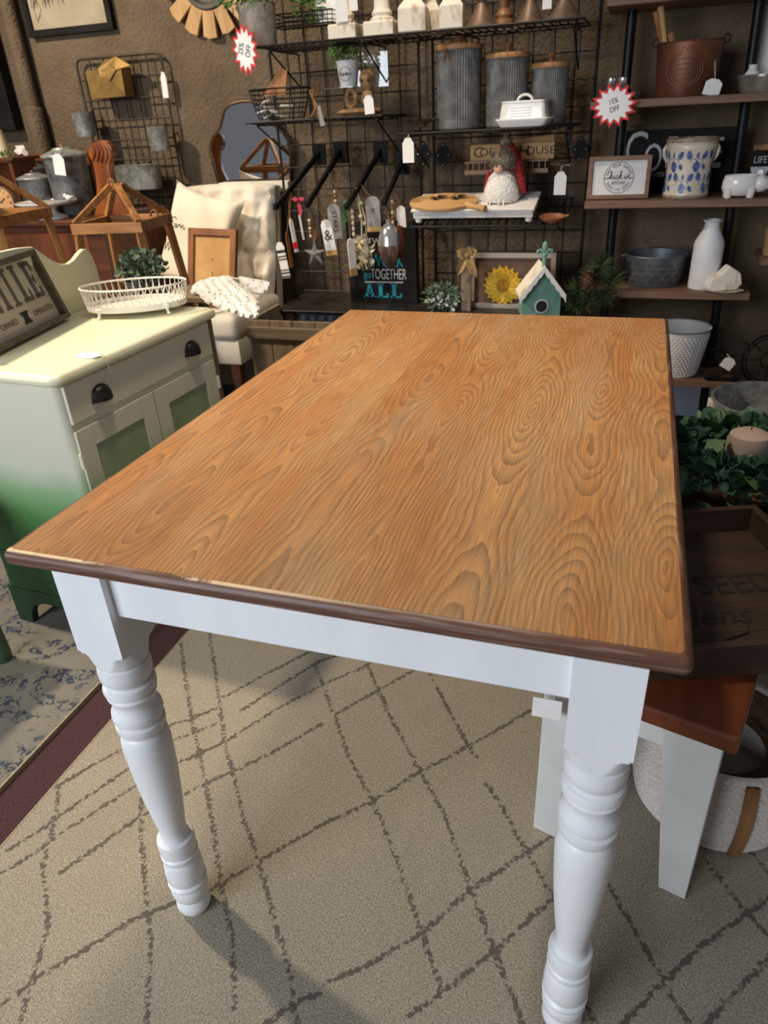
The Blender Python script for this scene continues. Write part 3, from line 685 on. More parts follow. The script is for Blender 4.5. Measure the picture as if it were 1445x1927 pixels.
# grain-sack pillow
pc = A(376, 452, 2.24); ps = S(pc)
pil = thing('throw_pillow', 'ivory canvas throw pillow with grey script on the tufted chair', 'pillow', (pc.x, pc.y, SEATZ))
PM = face(pc, V((1, .18, 0)), V((0.0, .34, 1))) @ MX.Rotation(-.30, 4, 'Z')
n = 24; hw = 70*ps; hh = 92*ps
def pillow(b_, n, hw, hh, th):
    lp = []
    for sgn in (1, -1):
        vs = []
        for j in range(n+1):
            for i in range(n+1):
                u_, v_ = 2*i/n-1, 2*j/n-1
                e = max(0, (1-u_**4)*(1-v_**4))**.5
                pin = 1-.10*(1-abs(u_*v_))*(abs(v_)**6+abs(u_)**6)
                wr = .004*math.sin(7*u_+4*v_)*e
                vs.append((u_*hw*(1-.10*(1-abs(v_)**3)*abs(u_)**8)*pin, v_*hh*(1-.08*(1-abs(u_)**3)*abs(v_)**8)*pin, sgn*(th*e**.8)+wr))
        fs = [(j*(n+1)+i, j*(n+1)+i+1, (j+1)*(n+1)+i+1, (j+1)*(n+1)+i) for j in range(n) for i in range(n)]
        b_.add(vs, fs)
b_ = MB(PM); pillow(b_, n, hw, hh, .055); b_.build('cover', K['pillow'], pil, smooth=70)
def cursive(M_, x, y, s_):
    return [[(x+s_*a, y+s_*c) for a, c in ((.62,.72),(.45,.92),(.2,.8),(.08,.45),(.22,.1),(.5,.12),(.62,.4),(.45,.42),(.75,.4),(.66,.1),(.85,.25),(.95,.5),(1.1,.2),(1.2,.5),(1.35,.15),(1.5,.4))]]
def on_pillow(polys):
    b_ = MB(PM)
    for pl_ in polys:
        pts = []
        for k in range(len(pl_)-1):
            for f_ in (0, .25, .5, .75): pts.append((pl_[k][0]*(1-f_)+pl_[k+1][0]*f_, pl_[k][1]*(1-f_)+pl_[k+1][1]*f_))
        q3 = []
        for x, y in pts:
            u_, v_ = x/hw, y/hh; e = max(0, (1-u_**4)*(1-v_**4))**.5
            q3.append((x*(1-.10*(1-abs(v_)**3)*abs(u_)**8), y, .055*e**.8+.004*math.sin(7*u_+4*v_)*e+.0004))
        b_.tube(q3, .0017, 5)
    return b_.build('lettering', K['inkg'], pil)
on_pillow(cursive(None, -hw*.80, .01, .052))
on_pillow([[(-hw*.80+.05*a, -.085+.05*c) for a, c in ((0,1),(.1,.1),(.35,.8),(.5,.1),(.8,1.0),(.9,.2),(1.1,.6),(1.3,.1))]])
# picture frame turned to the back, leaning on the pillow
fb = A(405, 560, 2.1); fz0 = SEATZ+.002
fr = thing('picture_frame', 'brown wooden picture frame with tan backing board leaning on the pillow', 'picture frame', (fb.x, 2.08, fz0))
TLp, TRp, BRp = A(361, 430, 2.15), A(451, 434, 2.15), A(447, 560, 2.08)
BLp = V((A(357, 560, 2.08).x, 2.07, fz0)); wv = (TRp-TLp); up_ = V((TLp.x-BLp.x, .085, TLp.z-BLp.z))
FM = face(BLp, wv, up_); W_ = wv.length; H_ = up_.length
K['tan'] = MAT('tan_backing', (186, 146, 92), (176, 134, 80), .8, scale=20)
K['brownframe'] = WOOD('worn_brown_frame', (140, 84, 36), (110, 64, 26), 2, .5, 30)
frame_parts(FM, 0, W_, 0, H_, .026, .02, K['brownframe'], fr)
board(FM, .018, W_-.018, .018, H_-.018, .004, .010, K['tan'], fr, 'backing_board')
for x, y in ((.5, .45), (.52, .42), (.5, .62), (.66, .37), (.22, .9), (.45, .93), (.75, .2)): MB(FM).ball((x*W_, y*H_, .0115), (.0028, .0028, .002), 6, 4).build('nail_head', K['ink'], fr)

# carved angel wings lying on a small wooden stand behind the dresser
K['wing'] = MAT('white_wing_resin', (240, 236, 224), (206, 196, 178), .7, scale=40, bump=.4, lo=.5, hi=.75)
st0 = A(372, 560, 1.36)
stn = thing('side_stand', 'small brown wooden stand at the far end of the dresser', 'stand', (-1.02, 1.42, -.012))
ZS = A(385, 556, 1.36).z
MB().box2((-1.06, 1.33, ZS-.016), (A(394, 556, 1.36).x, 1.50, ZS)).build('top', K['greywx'], stn, smooth=0, bevel=.002)
for xx in (-1.045, -.99):
    for yy in (1.36, 1.47): MB().box2((xx-.012, yy-.012, -.012), (xx+.012, yy+.012, ZS-.015)).build('leg', K['greyw'], stn, smooth=0)
wg = thing('angel_wings', 'pair of white carved angel wings spreading over the chair seat', 'wings', (-.93, 1.38, ZS))
def wing(name, root, pts, rows, mat, lift):
    """pts: feather tips (world); root line from root[0] to root[1]; rows of overlapping feathers"""
    grp = MB(); base = MB()
    for k, tip in enumerate(pts):
        f_ = k/(len(pts)-1); r0 = root[0].lerp(root[1], f_); d_ = tip-r0; L_ = d_.length; d_.normalize()
        sd = d_.cross(V((0,-.5,.85))).normalized(); nn = sd.cross(d_)
        wdt = .017
        for rw in range(rows):
            s0, s1 = rw*.26, min(1.0, rw*.26+.48)
            o0 = r0+d_*L_*s0+nn*(.010-.0025*rw+.003*(k % 2)); ln = L_*(s1-s0)
            lp = []
            for q in range(6):
                t_ = q/5; ww = wdt*(1-.35*t_)*(1 if t_ < .85 else .62); c = o0+d_*ln*t_
                lp.append([c-sd*ww-nn*.002, c-sd*ww*.4+nn*.004, c+sd*ww*.4+nn*.004, c+sd*ww-nn*.002, c-nn*.004])
            (grp).loft(lp)
    return grp.build(name, mat, wg, smooth=50)
ra, rb = A(372, 546, 1.36), A(425, 534, 1.42)
wing('wing', (ra+V((0,0,.012)), rb+V((0,0,.01))), [A(x, y, Y) for x, y, Y in ((400,570,1.33),(418,578,1.32),(432,585,1.31),(446,590,1.31),(460,594,1.31),(473,598,1.31),(484,597,1.32),(487,588,1.34),(483,575,1.36))], 4, K['wing'], 0)
wing('wing', (A(420, 538, 1.44), A(450, 532, 1.46)), [A(x, y, Y) for x, y, Y in ((470,572,1.44),(482,567,1.44),(490,560,1.45),(498,552,1.46),(505,544,1.47),(508,538,1.48))], 3, K['wing'], 0)
MB().tube([A(362,552,1.36), A(380,540,1.37), A(400,534,1.39), A(430,531,1.43), A(455,531,1.46)], [.010,.016,.020,.018,.010], 8).build('wing_shoulder', K['wing'], wg)

# ------------------------------------------------------------------ wooden plant stands with open pyramid tops
def plant_stand(M_, w_, zr, za, label, loc, rope=True):
    t_ = thing('plant_stand', label, 'plant stand', loc)
    h = w_/2; bw_ = .034
    for (x0, y0, x1, y1) in ((-h,-h,h,-h), (-h,h,h,h)):
        MB(M_).bar((x0-.012, y0, zr), (x1+.012, y1, zr), .016, bw_).build('rim_bar', K['oakx'], t_, smooth=0, bevel=.002)
    for (x0, y0, x1, y1) in ((-h,-h,-h,h), (h,-h,h,h)):
        MB(M_).bar((x0, y0+.008, zr), (x1, y1-.008, zr), .016, bw_).build('rim_bar', K['oakx'], t_, smooth=0, bevel=.002)
    for sx_ in (-1, 1):
        for sy_ in (-1, 1):
            MB(M_).bar((sx_*h, sy_*h, zr+.016), (sx_*.012, sy_*.012, za), .020, .020, (sx_, sy_, .3)).build('rafter', K['oak'], t_, smooth=0, bevel=.002)
            MB(M_).bar((sx_*(h-.005), sy_*(h-.005), zr-.014), (sx_*(h+.075), sy_*(h+.075), 0), .024, .028, (sx_, -sy_, 0)).build('leg', K['oak'], t_, smooth=0, bevel=.002)
    zz = zr*.45
    MB(M_).box2((-h-.04, -h-.04, zz), (h+.04, h+.04, zz+.014)).build('lower_shelf', K['oakx'], t_, smooth=0, bevel=.002)
    if rope:
        MB(M_).tube([(.012*math.cos(a)-.006, -.014, za+.004+.016*math.sin(a)) for a in [2*PI*i/12 for i in range(12)]], .004, 6, True).build('rope_loop', K['twine'], t_)
        MB(M_).tube([(h+.004+.014*math.cos(a), -.0, zr+.02+.02*math.sin(a)) for a in [PI*i/8 for i in range(9)]], .004, 6).build('rope_handle', K['twine'], t_)
    return t_
c1 = A(228, 432, 1.72); zr1 = A(228, 430, 1.62).z; za1 = A(207, 350, 1.72).z
plant_stand(rotz(.16, (c1.x, 1.74, -.012)), .235, zr1+.012, za1+.012, 'golden wooden stand with pyramid top and rope loop in front of carved post', (c1.x, 1.74, -.012))
zr2 = A(50, 415, 1.42).z
plant_stand(rotz(.06, (A(0, 415, 1.5).x-.03, 1.5, -.012)), .25, zr2+.012, zr2+.16, 'golden wooden pyramid-top stand cut by the left picture edge', (A(0, 415, 1.5).x-.03, 1.5, -.012), rope=False)

# eucalyptus bunch behind the tray
def foliage(c, r, n, L_, W_, mat, parent, name='foliage', seed=1, up=.5, bend=.3, flat=0):
    rd = random.Random(seed); b_ = MB(); c = V(c)
    for i in range(n):
        d_ = V((rd.gauss(0,1), rd.gauss(0,1), rd.gauss(0,1)+up)); d_.normalize()
        rr = rd.random()**.45
        p = c+V((d_.x*r[0]*rr, d_.y*r[1]*rr, d_.z*r[2]*rr))
        l2 = L_*rd.uniform(.6, 1.2); q = (d_+V((rd.gauss(0,.5), rd.gauss(0,.5), rd.gauss(0,.5)))).normalized()
        b_.leaf(p, q, V((rd.gauss(0,1), rd.gauss(0,1), rd.gauss(0,1))), l2, W_*rd.uniform(.7, 1.2), bend)
    return stuff(b_.build(name, mat, parent, smooth=0))
ec = A(268, 512, 1.45)
eu = thing('potted_eucalyptus', 'bushy sage green eucalyptus bunch behind the oval tray', 'plant', (ec.x, 1.45, ec.z-.12))
MB().lathe([(0,-.13),(.05,-.13),(.065,-.02),(.062,-.02),(.05,-.12),(0,-.12)], ec, 20).build('pot', K['galvd'], eu)
foliage(ec+V((0,0,.01)), (.075,.06,.05), 320, .022, .016, K['sage'], eu, seed=3)
st2 = thing('pedestal_stand', 'dark wooden pedestal under the eucalyptus behind the dresser', 'stand', (ec.x, 1.45, -.012))
MB().lathe([(0,-.012),(.075,-.012),(.075,.01),(.03,.03),(.022,.3),(.03,ec.z-.16),(.06,ec.z-.145),(.06,ec.z-.131),(0,ec.z-.131)], (ec.x, 1.45, 0), 20).build('column', K['antique'], st2)

# ------------------------------------------------------------------ antique dresser at the back left
AY0, AY1 = 1.96, 2.45
az = A(150, 415, AY0).z; axr = A(186, 412, AY0).x
an = thing('antique_dresser', 'old red-brown wooden dresser with bowed drawers against the back wall', 'dresser', (axr-.45, (AY0+AY1)/2, -.012))
MB().box2((axr-.95, AY0, az-.024), (axr, AY1, az)).build('top', K['antique'], an, smooth=0, bevel=.006)
MB().box2((axr-.93, AY0+.03, .09), (axr-.02, AY1-.01, az-.023)).build('carcass', K['antique'], an, smooth=0, bevel=.004)
K['antdrawer'] = WOOD('flamed_drawer_veneer', (128, 72, 42), (94, 52, 30), 2, .35, 16)
for z0, z1 in ((az-.20, az-.05), (az-.40, az-.215), (az-.62, az-.415)):
    b_ = MB(); lp = []
    for i in range(13):
        f_ = i/12; xx = axr-.90+.80*f_; yy = AY0+.028-.035*math.sin(f_*PI)**.6
        lp.append([V((xx, yy, z0)), V((xx, yy, z1)), V((xx, AY0+.06, z1)), V((xx, AY0+.06, z0))])
    d_ = b_.loft(lp).build('drawer', K['antdrawer'], an, smooth=40)
    for xx in (axr-.75, axr-.25): MB().lathe([(0,-.02),(.012,-.015),(.014,-.006),(.007,0),(.007,.012)], (0,0,0), 12).build('knob', K['antique'], d_, org=(0,0,0)) if False else None
for xx in (axr-.91, axr-.04):
    for yy in (AY0+.05, AY1-.04): MB().sqlathe([(.02, -.012), (.03, .1)], (xx, yy, 0)).build('leg', K['antique'], an, smooth=0, bevel=.003)
# mirror post with carved scroll, and low rail
sb_ = A(190, 410, 2.12); sz0 = az; sz1 = A(190, 265, 2.12).z
o_ = []
for x, y in ((166,283),(172,270),(186,264),(200,266),(209,276),(211,290),(205,302),(206,325),(212,352),(228,380),(243,405),(247,432),(175,432),(178,410),(182,380),(181,340),(174,305),(166,292)):
    q = A(x, y, 2.12); o_.append((q.x, max(q.z, az)))
sp_ = MB().prism(o_, .035, MX.Translation((0, 2.12, 0))).build('scroll_post', K['scroll'], an, smooth=40, bevel=.004)
b_ = MB()
for k in range(5):
    q0_ = A(170+k*8, 286+k*1.5, 2.118); s_ = S(q0_)
    b_.tube([q0_+V((s_*(9*math.sin(t_*2.6)), 0, s_*(-14+26*t_))) for t_ in [i/6 for i in range(7)]], .0045, 6)
b_.build('carved_flutes', K['scroll'], sp_)
r0, r1 = A(-60, 300, 2.3), A(165, 290, 2.3)
MB().box2((r0.x, 2.30, az), (r1.x, 2.33, A(60, 290, 2.3).z)).build('back_rail', K['antdrawer'], an, smooth=0, bevel=.004)

# galvanised canisters on the antique dresser
def canister(px, base, top, wpx, Y, label, knob=True):
    Pb = A(px, base, Y); s_ = S(Pb); r = wpx*s_/2; zt = A(px, top, Y).z; h = zt-az
    t_ = thing('galvanised_canister', label, 'canister', (Pb.x, Y, az), 'galvanised canisters on the antique dresser')
    c = (Pb.x, Y, az)
    MB().lathe([(0,.0005),(r*.93,.0005),(r*.95,.004),(r*.98,h*.8),(r,h*.82),(r*.96,h*.83),(0,h*.83)], c, 36).build('body', K['galvd'], t_)
    l_ = MB().lathe([(0,h*.83),(r*1.05,h*.815),(r*1.07,h*.835),(r*1.05,h*.85),(r*.8,h*.885),(r*.5,h*.92),(r*.46,h*.94),(r*.2,h*.95),(0,h*.955)], c, 36).build('lid', K['galv'], t_)
    if knob: MB().lathe([(0,h*.945),(.006,h*.95),(.004,h*.965),(.009,h*.98),(.008,h*.995),(0,h)], c, 12).build('knob', K['turned'], l_)
    return t_
canister(152, 425, 268, 74, 2.17, 'tall galvanised lidded canister with a white price tag')
canister(82, 385, 298, 54, 2.30, 'small galvanised canister with knob lid, rearmost of the three')
canister(80, 398, 320, 58, 2.14, 'small galvanised canister with lid in front of its twin')
price_tag(111, 310, 25, 36, 2.07, 'white price tag hanging on the tall galvanised canister', hang=A(117, 272, 2.15), lean=.12)
# cake stand and bird
cp_ = A(100, 428, 2.04); s_ = S(cp_); zt = A(90, 380, 2.04).z
cs = thing('cake_stand', 'white pedestal cake stand in front of the galvanised canisters', 'cake stand', (cp_.x, 2.04, az))
R_ = 54*s_; hp = zt-az
MB().lathe([(0,.0005),(R_*.52,.0005),(R_*.5,.008),(R_*.22,.02),(R_*.16,hp*.5),(R_*.25,hp-.012),(R_*.3,hp-.01),(0,hp-.01)], (A(105,428,2.04).x, 2.04, az), 28).build('pedestal', K['ceramicm'], cs)
MB().lathe([(0,hp-.012),(R_*.9,hp-.010),(R_,hp-.002),(R_*1.0,hp+.004),(R_*.96,hp+.004),(R_*.93,hp),(0,hp)], (A(90,390,2.04).x, 2.04, az), 40).build('plate', K['ceramic'], cs)
bp_ = A(129, 372, 2.03); s_ = S(bp_)
bi = thing('bird_figurine', 'tiny white ceramic bird perched on the cake stand rim', 'figurine', bp_-V((0,0,6*s_)))
MB().ball(bp_, (7*s_, 4*s_, 5*s_), 10, 8).ball(bp_+V((-7*s_,0,4*s_)), (4*s_,3*s_,3.5*s_), 8, 6).bar(bp_+V((4*s_,0,1*s_)), bp_+V((12*s_,0,3*s_)), 4*s_, 1.5*s_).build('body', K['ceramic'], bi)
# round clock with printed numerals at the left edge
ck = A(-6, 352, 2.0); s_ = S(ck); R_ = 27*s_
clk = thing('round_clock', 'small round clock with aged orange dial at the left edge', 'clock', (ck.x, 2.0, az))
CM = face((ck.x, 2.0, az+R_*1.12), (1,.1,0), (0,.12,1))
rot90 = MX.Rotation(0, 4, 'X')
MB(CM).lathe([(0,-.02),(R_*1.05,-.02),(R_*1.1,-.008),(R_*1.08,.004),(R_,.006),(R_*.98,.0),(0,.0)], (0,0,0), 36).build('case', K['turned'], clk)
dl = MB(CM).lathe([(0,.0),(R_*.97,.0),(R_*.97,.0015),(0,.0015)], (0,0,0), 36).build('dial', MAT('aged_dial', (226, 178, 120), (206, 150, 92), .6, scale=14), clk)
for k, s2 in enumerate(('XII','I','II','III','IIII','V','VI','VII','VIII','IX','X','XI')):
    a = PI/2-2*PI*k/12; text(s2, R_*.26, CM @ MX.Translation((R_*.78*math.cos(a), R_*.78*math.sin(a), .002)) @ MX.Rotation(a-PI/2, 4, 'Z'), K['ink'], dl, 'numeral')
MB(CM).bar((0,0,.003), (R_*.35,R_*.3,.003), .004, .001, (0,0,1)).bar((0,0,.003), (-R_*.2,R_*.55,.003), .003, .001, (0,0,1)).build('hands', K['ink'], clk)
# raised shelf piece with candle, moss and glass flower
mz = A(30, 295, 2.2).z
sh_ = thing('display_riser', 'dark riser shelf holding candle and moss at the far left', 'riser', (A(10,300,2.2).x, 2.2, az))
MB().box2((A(-70,300,2.2).x, 2.12, mz-.012), (A(48,296,2.2).x, 2.28, mz)).build('top', K['antique'], sh_, smooth=0, bevel=.002)
for xx in (A(-60,300,2.2).x, A(40,300,2.2).x): MB().box2((xx-.008, 2.13, az), (xx+.008, 2.27, mz-.011)).build('leg', K['antique'], sh_, smooth=0)
cb = A(4, 290, 2.2); s_ = S(cb)
cn = thing('pillar_candle', 'ivory tapered candle with grey lid ringed by moss at left edge', 'candle', (cb.x, 2.2, mz))
MB().lathe([(0,.0),(17*s_,.0),(15*s_,20*s_),(11*s_,44*s_),(9*s_,46*s_),(0,46*s_)], (cb.x,2.2,mz), 20).build('wax', MAT('ivory_wax', (232, 214, 176), (222, 200, 160), .5, scale=20), cn)
MB().lathe([(0,46*s_),(10*s_,46*s_),(10*s_,58*s_),(6*s_,64*s_),(0,64*s_)], (cb.x,2.2,mz), 16).build('lid', K['galvd'], cn)
foliage((cb.x+.02, 2.18, mz+.008), (.055,.05,.012), 160, .014, .006, K['green'], cn, 'moss', seed=5)
gf = A(38, 282, 2.2); s_ = S(gf)
gl = thing('glass_flower', 'small clear and white glass flower beside the moss', 'figurine', (gf.x, 2.2, mz))
b_ = MB()
for k in range(6): b_.leaf(V((gf.x, 2.2, mz+.012)), (math.cos(k*1.05), .3*math.sin(k*2), .9*abs(math.sin(k*1.05))+.3), (0,1,.2), .035, .022)
b_.build('petals', K['ceramic'], gl, smooth=60)
MB().ball((gf.x+.03, 2.19, mz+.014), .013, 12, 8).build('glass_ball', K['glass'], gl)
# black panel at far left
q0_, q1_ = A(-60, 250, 2.56), A(31, 245, 2.56)
bp2 = MB().box2((q0_.x, 2.555, q1_.z), (q1_.x, 2.60, q1_.z+.5)).build('leaning_frame', K['dark'], None, org=((q0_.x+q1_.x)/2, 2.58, q1_.z), smooth=0, bevel=.004)
tag(bp2, 'black framed panel hanging beside the brown wall pipe', 'frame')

# ------------------------------------------------------------------ things on the left wall
# pipe
PY = 2.575; xa = A(62, 200, PY).x
pp = MB().cyl((xa, PY, -.012), (xa, PY, 2.85), .031, n=24).build('drain_pipe', K['stucco'], None, org=(xa, PY, 0))
tag(pp, 'vertical pipe painted the brown of the wall', 'pipe')
zc_ = A(56, 212, PY).z
MB().lathe([(.031,-.2),(.037,-.2),(.040,0),(.040,.012),(.031,.02)], (xa, PY, zc_), 24, cap=False).build('coupling', K['stucco'], pp)
# framed art at the top
bl, brp = A(58, 72, 2.6), A(216, 55, 2.6)
fa = thing('framed_art', 'black framed print with dark grasses high on the brown wall', 'picture', ((bl.x+brp.x)/2, 2.6, bl.z))
AM = face((bl.x, 2.612, bl.z), (1,0,0))
W_ = brp.x-bl.x
frame_parts(AM, 0, W_, 0, .42, .026, .022, K['dark'], fa)
ar = board(AM, .02, W_-.02, .02, .40, .004, .009, MAT('faded_print', (168, 156, 132), (144, 130, 106), .5, scale=5), fa, 'print')
rd = random.Random(4); pl = []
for k in range(34):
    x = rd.uniform(.04, W_-.08); h_ = rd.uniform(.10, .17); y = rd.uniform(.10, .13)
    pl.append([(x, y), (x+rd.uniform(-.012,.012), y+h_*.5), (x+rd.uniform(-.03,.03), y+h_)])
pl.append([(.06,.05),(.05,.10),(.075,.14),(.09,.10),(.06,.06),(.085,.08)])
strokes(pl, .0012, AM @ MX.Translation((0,0,.0095)), K['inkg'], ar, 'drawn_grasses')
# wooden sunburst
sbc = V((A(385, -45, 2.59).x, 2.59, A(385, -45, 2.59).z)); s_ = S(A(366, 0, 2.59))
sbt = thing('sunburst_decor', 'round wall decor ringed with pale wooden slats above the memo board', 'wall decor', (sbc.x, 2.6, sbc.z-.2))
SB = face(sbc, (1,0,0))
MB(SB).lathe([(0,-.02),(52*s_,-.02),(54*s_,0),(50*s_,.014),(44*s_,.014),(40*s_,.0),(0,.0)], (0,0,0), 48).build('disc', MAT('grey_disc', (92, 86, 74), (70, 66, 58), .6, scale=12), sbt)
NP = 14
for k in range(NP):
    a = -PI/2+2*PI*(k-.12)/NP
    Mk = SB @ MX.Rotation(a, 4, 'Z')
    w0, w1 = 11.5*s_, 14.5*s_
    dr_ = .0 if k % 2 else 4*s_
    b_ = MB(Mk).loft([[V((46*s_, -w0, z)), V(((93-dr_)*s_, -w1, z)), V(((97-dr_)*s_, -w1*.2, z)), V(((95-dr_)*s_, w1, z)), V((46*s_, w0, z))] for z in (-.012, .004)])
    b_.build('slat', K['palew'], sbt, smooth=0, bevel=.0015)
# wire memo board
MY = 2.585
c_tl, c_tr, c_br, c_bl = A(143, 112, MY), A(308, 98, MY), A(352, 420, MY), A(196, 420, MY)
mx0, mx1 = (c_tl.x+A(168,240,MY).x)/2, (A(308,110,MY).x+A(338,340,MY).x)/2
mz1 = (c_tl.z+c_tr.z)/2; mz0 = mz1-.64
mb_ = thing('wire_memo_board', 'dark wire grid memo board hanging on the brown wall', 'memo board', ((mx0+mx1)/2, MY, mz0))
rc = .03; o_ = []
for cx, cz, a0 in ((mx1-rc, mz1-rc, 0), (mx0+rc, mz1-rc, PI/2), (mx0+rc, mz0+rc, PI), (mx1-rc, mz0+rc, 3*PI/2)):
    for i in range(5): a = a0+PI/2*i/4; o_.append((cx+rc*math.cos(a), MY, cz+rc*math.sin(a)))
K['gunm'] = MAT('gunmetal_wire', (74, 66, 56), (58, 52, 44), .5, .5, scale=40)
MB().tube(o_, .0058, 8, True).build('frame_rod', K['gunm'], mb_)
for k in range(1, 6): xx = mx0+(mx1-mx0)*k/6; MB().cyl((xx, MY, mz0), (xx, MY, mz1), .0034, n=6).build('wire', K['gunm'], mb_)
nzr = 8
for k in range(1, nzr): zz = mz0+(mz1-mz0)*k/nzr; MB().cyl((mx0, MY-.004, zz), (mx1, MY-.004, zz), .0034, n=6).build('wire', K['gunm'], mb_)
# brass envelope pocket
K['brass'] = MAT('antique_brass', (160, 128, 72), (128, 100, 54), .45, .6, scale=16)
EY = MY-.075
ev = thing('envelope_pocket', 'brass envelope-shaped pocket hooked on the wire memo board', 'letter holder', A(206, 186, EY))
def P2(x, y, Y): q = A(x, y, Y); return V((q.x, Y, q.z))
lB, rB, lT, rT = P2(173, 187, EY), P2(236, 181, EY), P2(160, 135, EY), P2(227, 126, EY)
mid = P2(198, 146, EY-.004); apex = P2(208, 105, EY-.012)
def sheet(pts, t_=.002):
    b_ = MB(); n = len(pts); b_.add([V(p) for p in pts]+[V(p)+V((0,t_,0)) for p in pts], [tuple(range(n)), tuple(range(2*n-1,n-1,-1))]+[(i, n+i, n+(i+1) % n, (i+1) % n) for i in range(n)]); return b_
dY = V((0, .07, 0))
sheet([lB, rB, rT, lT]).build('front_plate', K['brass'], ev, smooth=0)
sheet([lB+V((0,-.003,0)), rB+V((0,-.003,0)), mid+V((.006,-.004,.004)), mid+V((-.006,-.004,.004))]).build('bottom_flap', K['brass'], ev, smooth=0)
MB().add([lB,lB+dY,lT+dY,lT],[(0,1,2,3)]).add([rB,rB+dY,rT+dY,rT],[(0,1,2,3)]).add([lB,rB,rB+dY,lB+dY],[(0,1,2,3)]).build('side_plates', K['brass'], ev, smooth=0)
sheet([P2(182,130,EY-.006), P2(186,145,EY-.006), P2(207,150,EY-.008), P2(217,132,EY-.006), P2(246,124,EY+.0), P2(236,114,EY+.03), apex+V((0,.03,0)), P2(198,112,EY+.02)]).build('top_flap', K['brass'], ev, smooth=0)
# cups and bin hooked on the board
def wall_cup(px, top, bot, wpx, Y, label):
    pb = A(px, bot, Y); s_ = S(pb); zt = A(px, top, Y).z; h = zt-pb.z; r = wpx*s_/2
    t_ = thing('hanging_cup', label, 'cup', (pb.x, Y, pb.z), 'galvanised cups on the memo board')
    MB().lathe([(0,0),(r*.86,0),(r*.88,.004),(r,h),(r*1.05,h+.003),(r*.98,h+.003),(r*.86,.006),(0,.006)], (pb.x,Y,pb.z), 24).build('body', K['galv'], t_)
    MB().tube([(pb.x, Y+r, pb.z+h-.01), (pb.x, MY-.008, pb.z+h+.012), (pb.x, MY, pb.z+h-.002)], .003, 6).build('hook', K['gunm'], t_)
wall_cup(164, 212, 257, 38, 2.50, 'galvanised cup hooked at left of the memo board below the envelope')
wall_cup(303, 238, 283, 38, 2.50, 'galvanised cup hooked at right of the memo board')
pb = A(259, 356, 2.49); s_ = S(pb); h = A(259, 312, 2.49).z-pb.z
bn = thing('hanging_bin', 'oblong galvanised bin hooked low on the memo board', 'bin', (pb.x, 2.49, pb.z))
MB().loft([[V((pb.x+q.x*(50*s_)*g_, 2.50+q.y*.045*g_, pb.z+z)) for q in [V((math.copysign(abs(math.cos(t_))**.5, math.cos(t_)), math.copysign(abs(math.sin(t_))**.5, math.sin(t_)), 0)) for t_ in [2*PI*i/32 for i in range(32)]]] for g_, z in ((.92,0),(.97,h*.5),(1.0,h),(1.04,h+.004),(.98,h+.004),(.93,.006))]).build('body', K['galv'], bn)
for dx in (-.03, .03): MB().tube([(pb.x+dx, 2.545, pb.z+h-.01), (pb.x+dx, MY-.008, pb.z+h+.012), (pb.x+dx, MY, pb.z+h)], .003, 6).build('hook', K['gunm'], bn)
price_tag(309, 160, 12, 42, 2.57, 'narrow price tag hanging at right side of the memo board', hang=(A(306,136,2.57)), lean=.05)
# arched wall mirror
MRY = 2.57
mp_ = [(412,352),(404,318),(396,290),(396,272),(402,256),(414,242),(418,226),(422,208),(432,197),(448,192),(466,190)]
cxm = A(468, 270, MRY).x
lft = [P2(x, y, MRY) for x, y in mp_]; o_ = [(q.x-cxm, q.z) for q in lft]; o_ = o_[:-1]+[(0, o_[-1][1])]
lo_ = o_+[(-x, z) for x, z in o_[::-1][1:]]
mir = thing('arched_mirror', 'arched mirror with thin bronze frame behind the tufted chair', 'mirror', (cxm, MRY, o_[0][1]))
K['mirror'] = MAT('mirror_glass', (230, 232, 236), None, .02, 1.0)
MB().prism(lo_, .006, MX.Translation((cxm, MRY, 0))).build('glass', K['mirror'], mir, smooth=0)
MB().tube([(cxm+x, MRY, z) for x, z in lo_], .006, 8, True).build('frame', MAT('bronze_rim', (92, 70, 46), (70, 52, 34), .4, .6, scale=30), mir)
zb_ = P2(470, 352, MRY).z
MB().box2((cxm+lo_[0][0]*.9, MRY-.03, zb_-.02), (cxm-lo_[0][0]*1.02, MRY+.01, zb_+.022)).build('ledge', K['cream'], mir, smooth=0, bevel=.004)
# ------------------------------------------------------------------ grid wall panels
GY = 2.50
gz = (GZ0, GZ1) = (.42, 1.95)
def grid_panel(x0, x1, label):
    t_ = thing('wire_grid_panel', label, 'grid panel', ((x0+x1)/2, GY, GZ0), 'black grid wall panels')
    for xx in (x0, x1): MB().cyl((xx, GY, GZ0), (xx, GY, GZ1), .0055, n=8).build('frame_bar', K['blackw'], t_)
    vm = None
    for k in range(1, 8):
        xx = x0+(x1-x0)*k/8
        if vm is None:
            o = MB().cyl((xx, GY, GZ0), (xx, GY, GZ1), .0030, n=6).build('wire', K['blackw'], t_); vm = o; vx = xx
        else:
            o = vm.copy(); C.objects.link(o); o.parent = t_; o.location = (xx-vx, 0, 0)
    hm = None; k = 0; z = 1.345-.0835*11
    while z < GZ1:
        if hm is None: o = MB().cyl((x0, GY-.006, z), (x1, GY-.006, z), .0030, n=6).build('wire', K['blackw'], t_); hm = o; hz = z
        else: o = hm.copy(); C.objects.link(o); o.parent = t_; o.location = (0, 0, z-hz)
        z += .0835
    return t_
ga0, ga1 = A(515, 175, GY).x, A(789, 175, GY).x
gb0, gb1 = A(815, 175, GY).x, A(1118, 175, GY).x
grid_panel(ga0, ga1, 'black wire grid panel holding the four hanging arms')
grid_panel(gb0, gb1, 'black wire grid panel behind the three ribbed canisters')

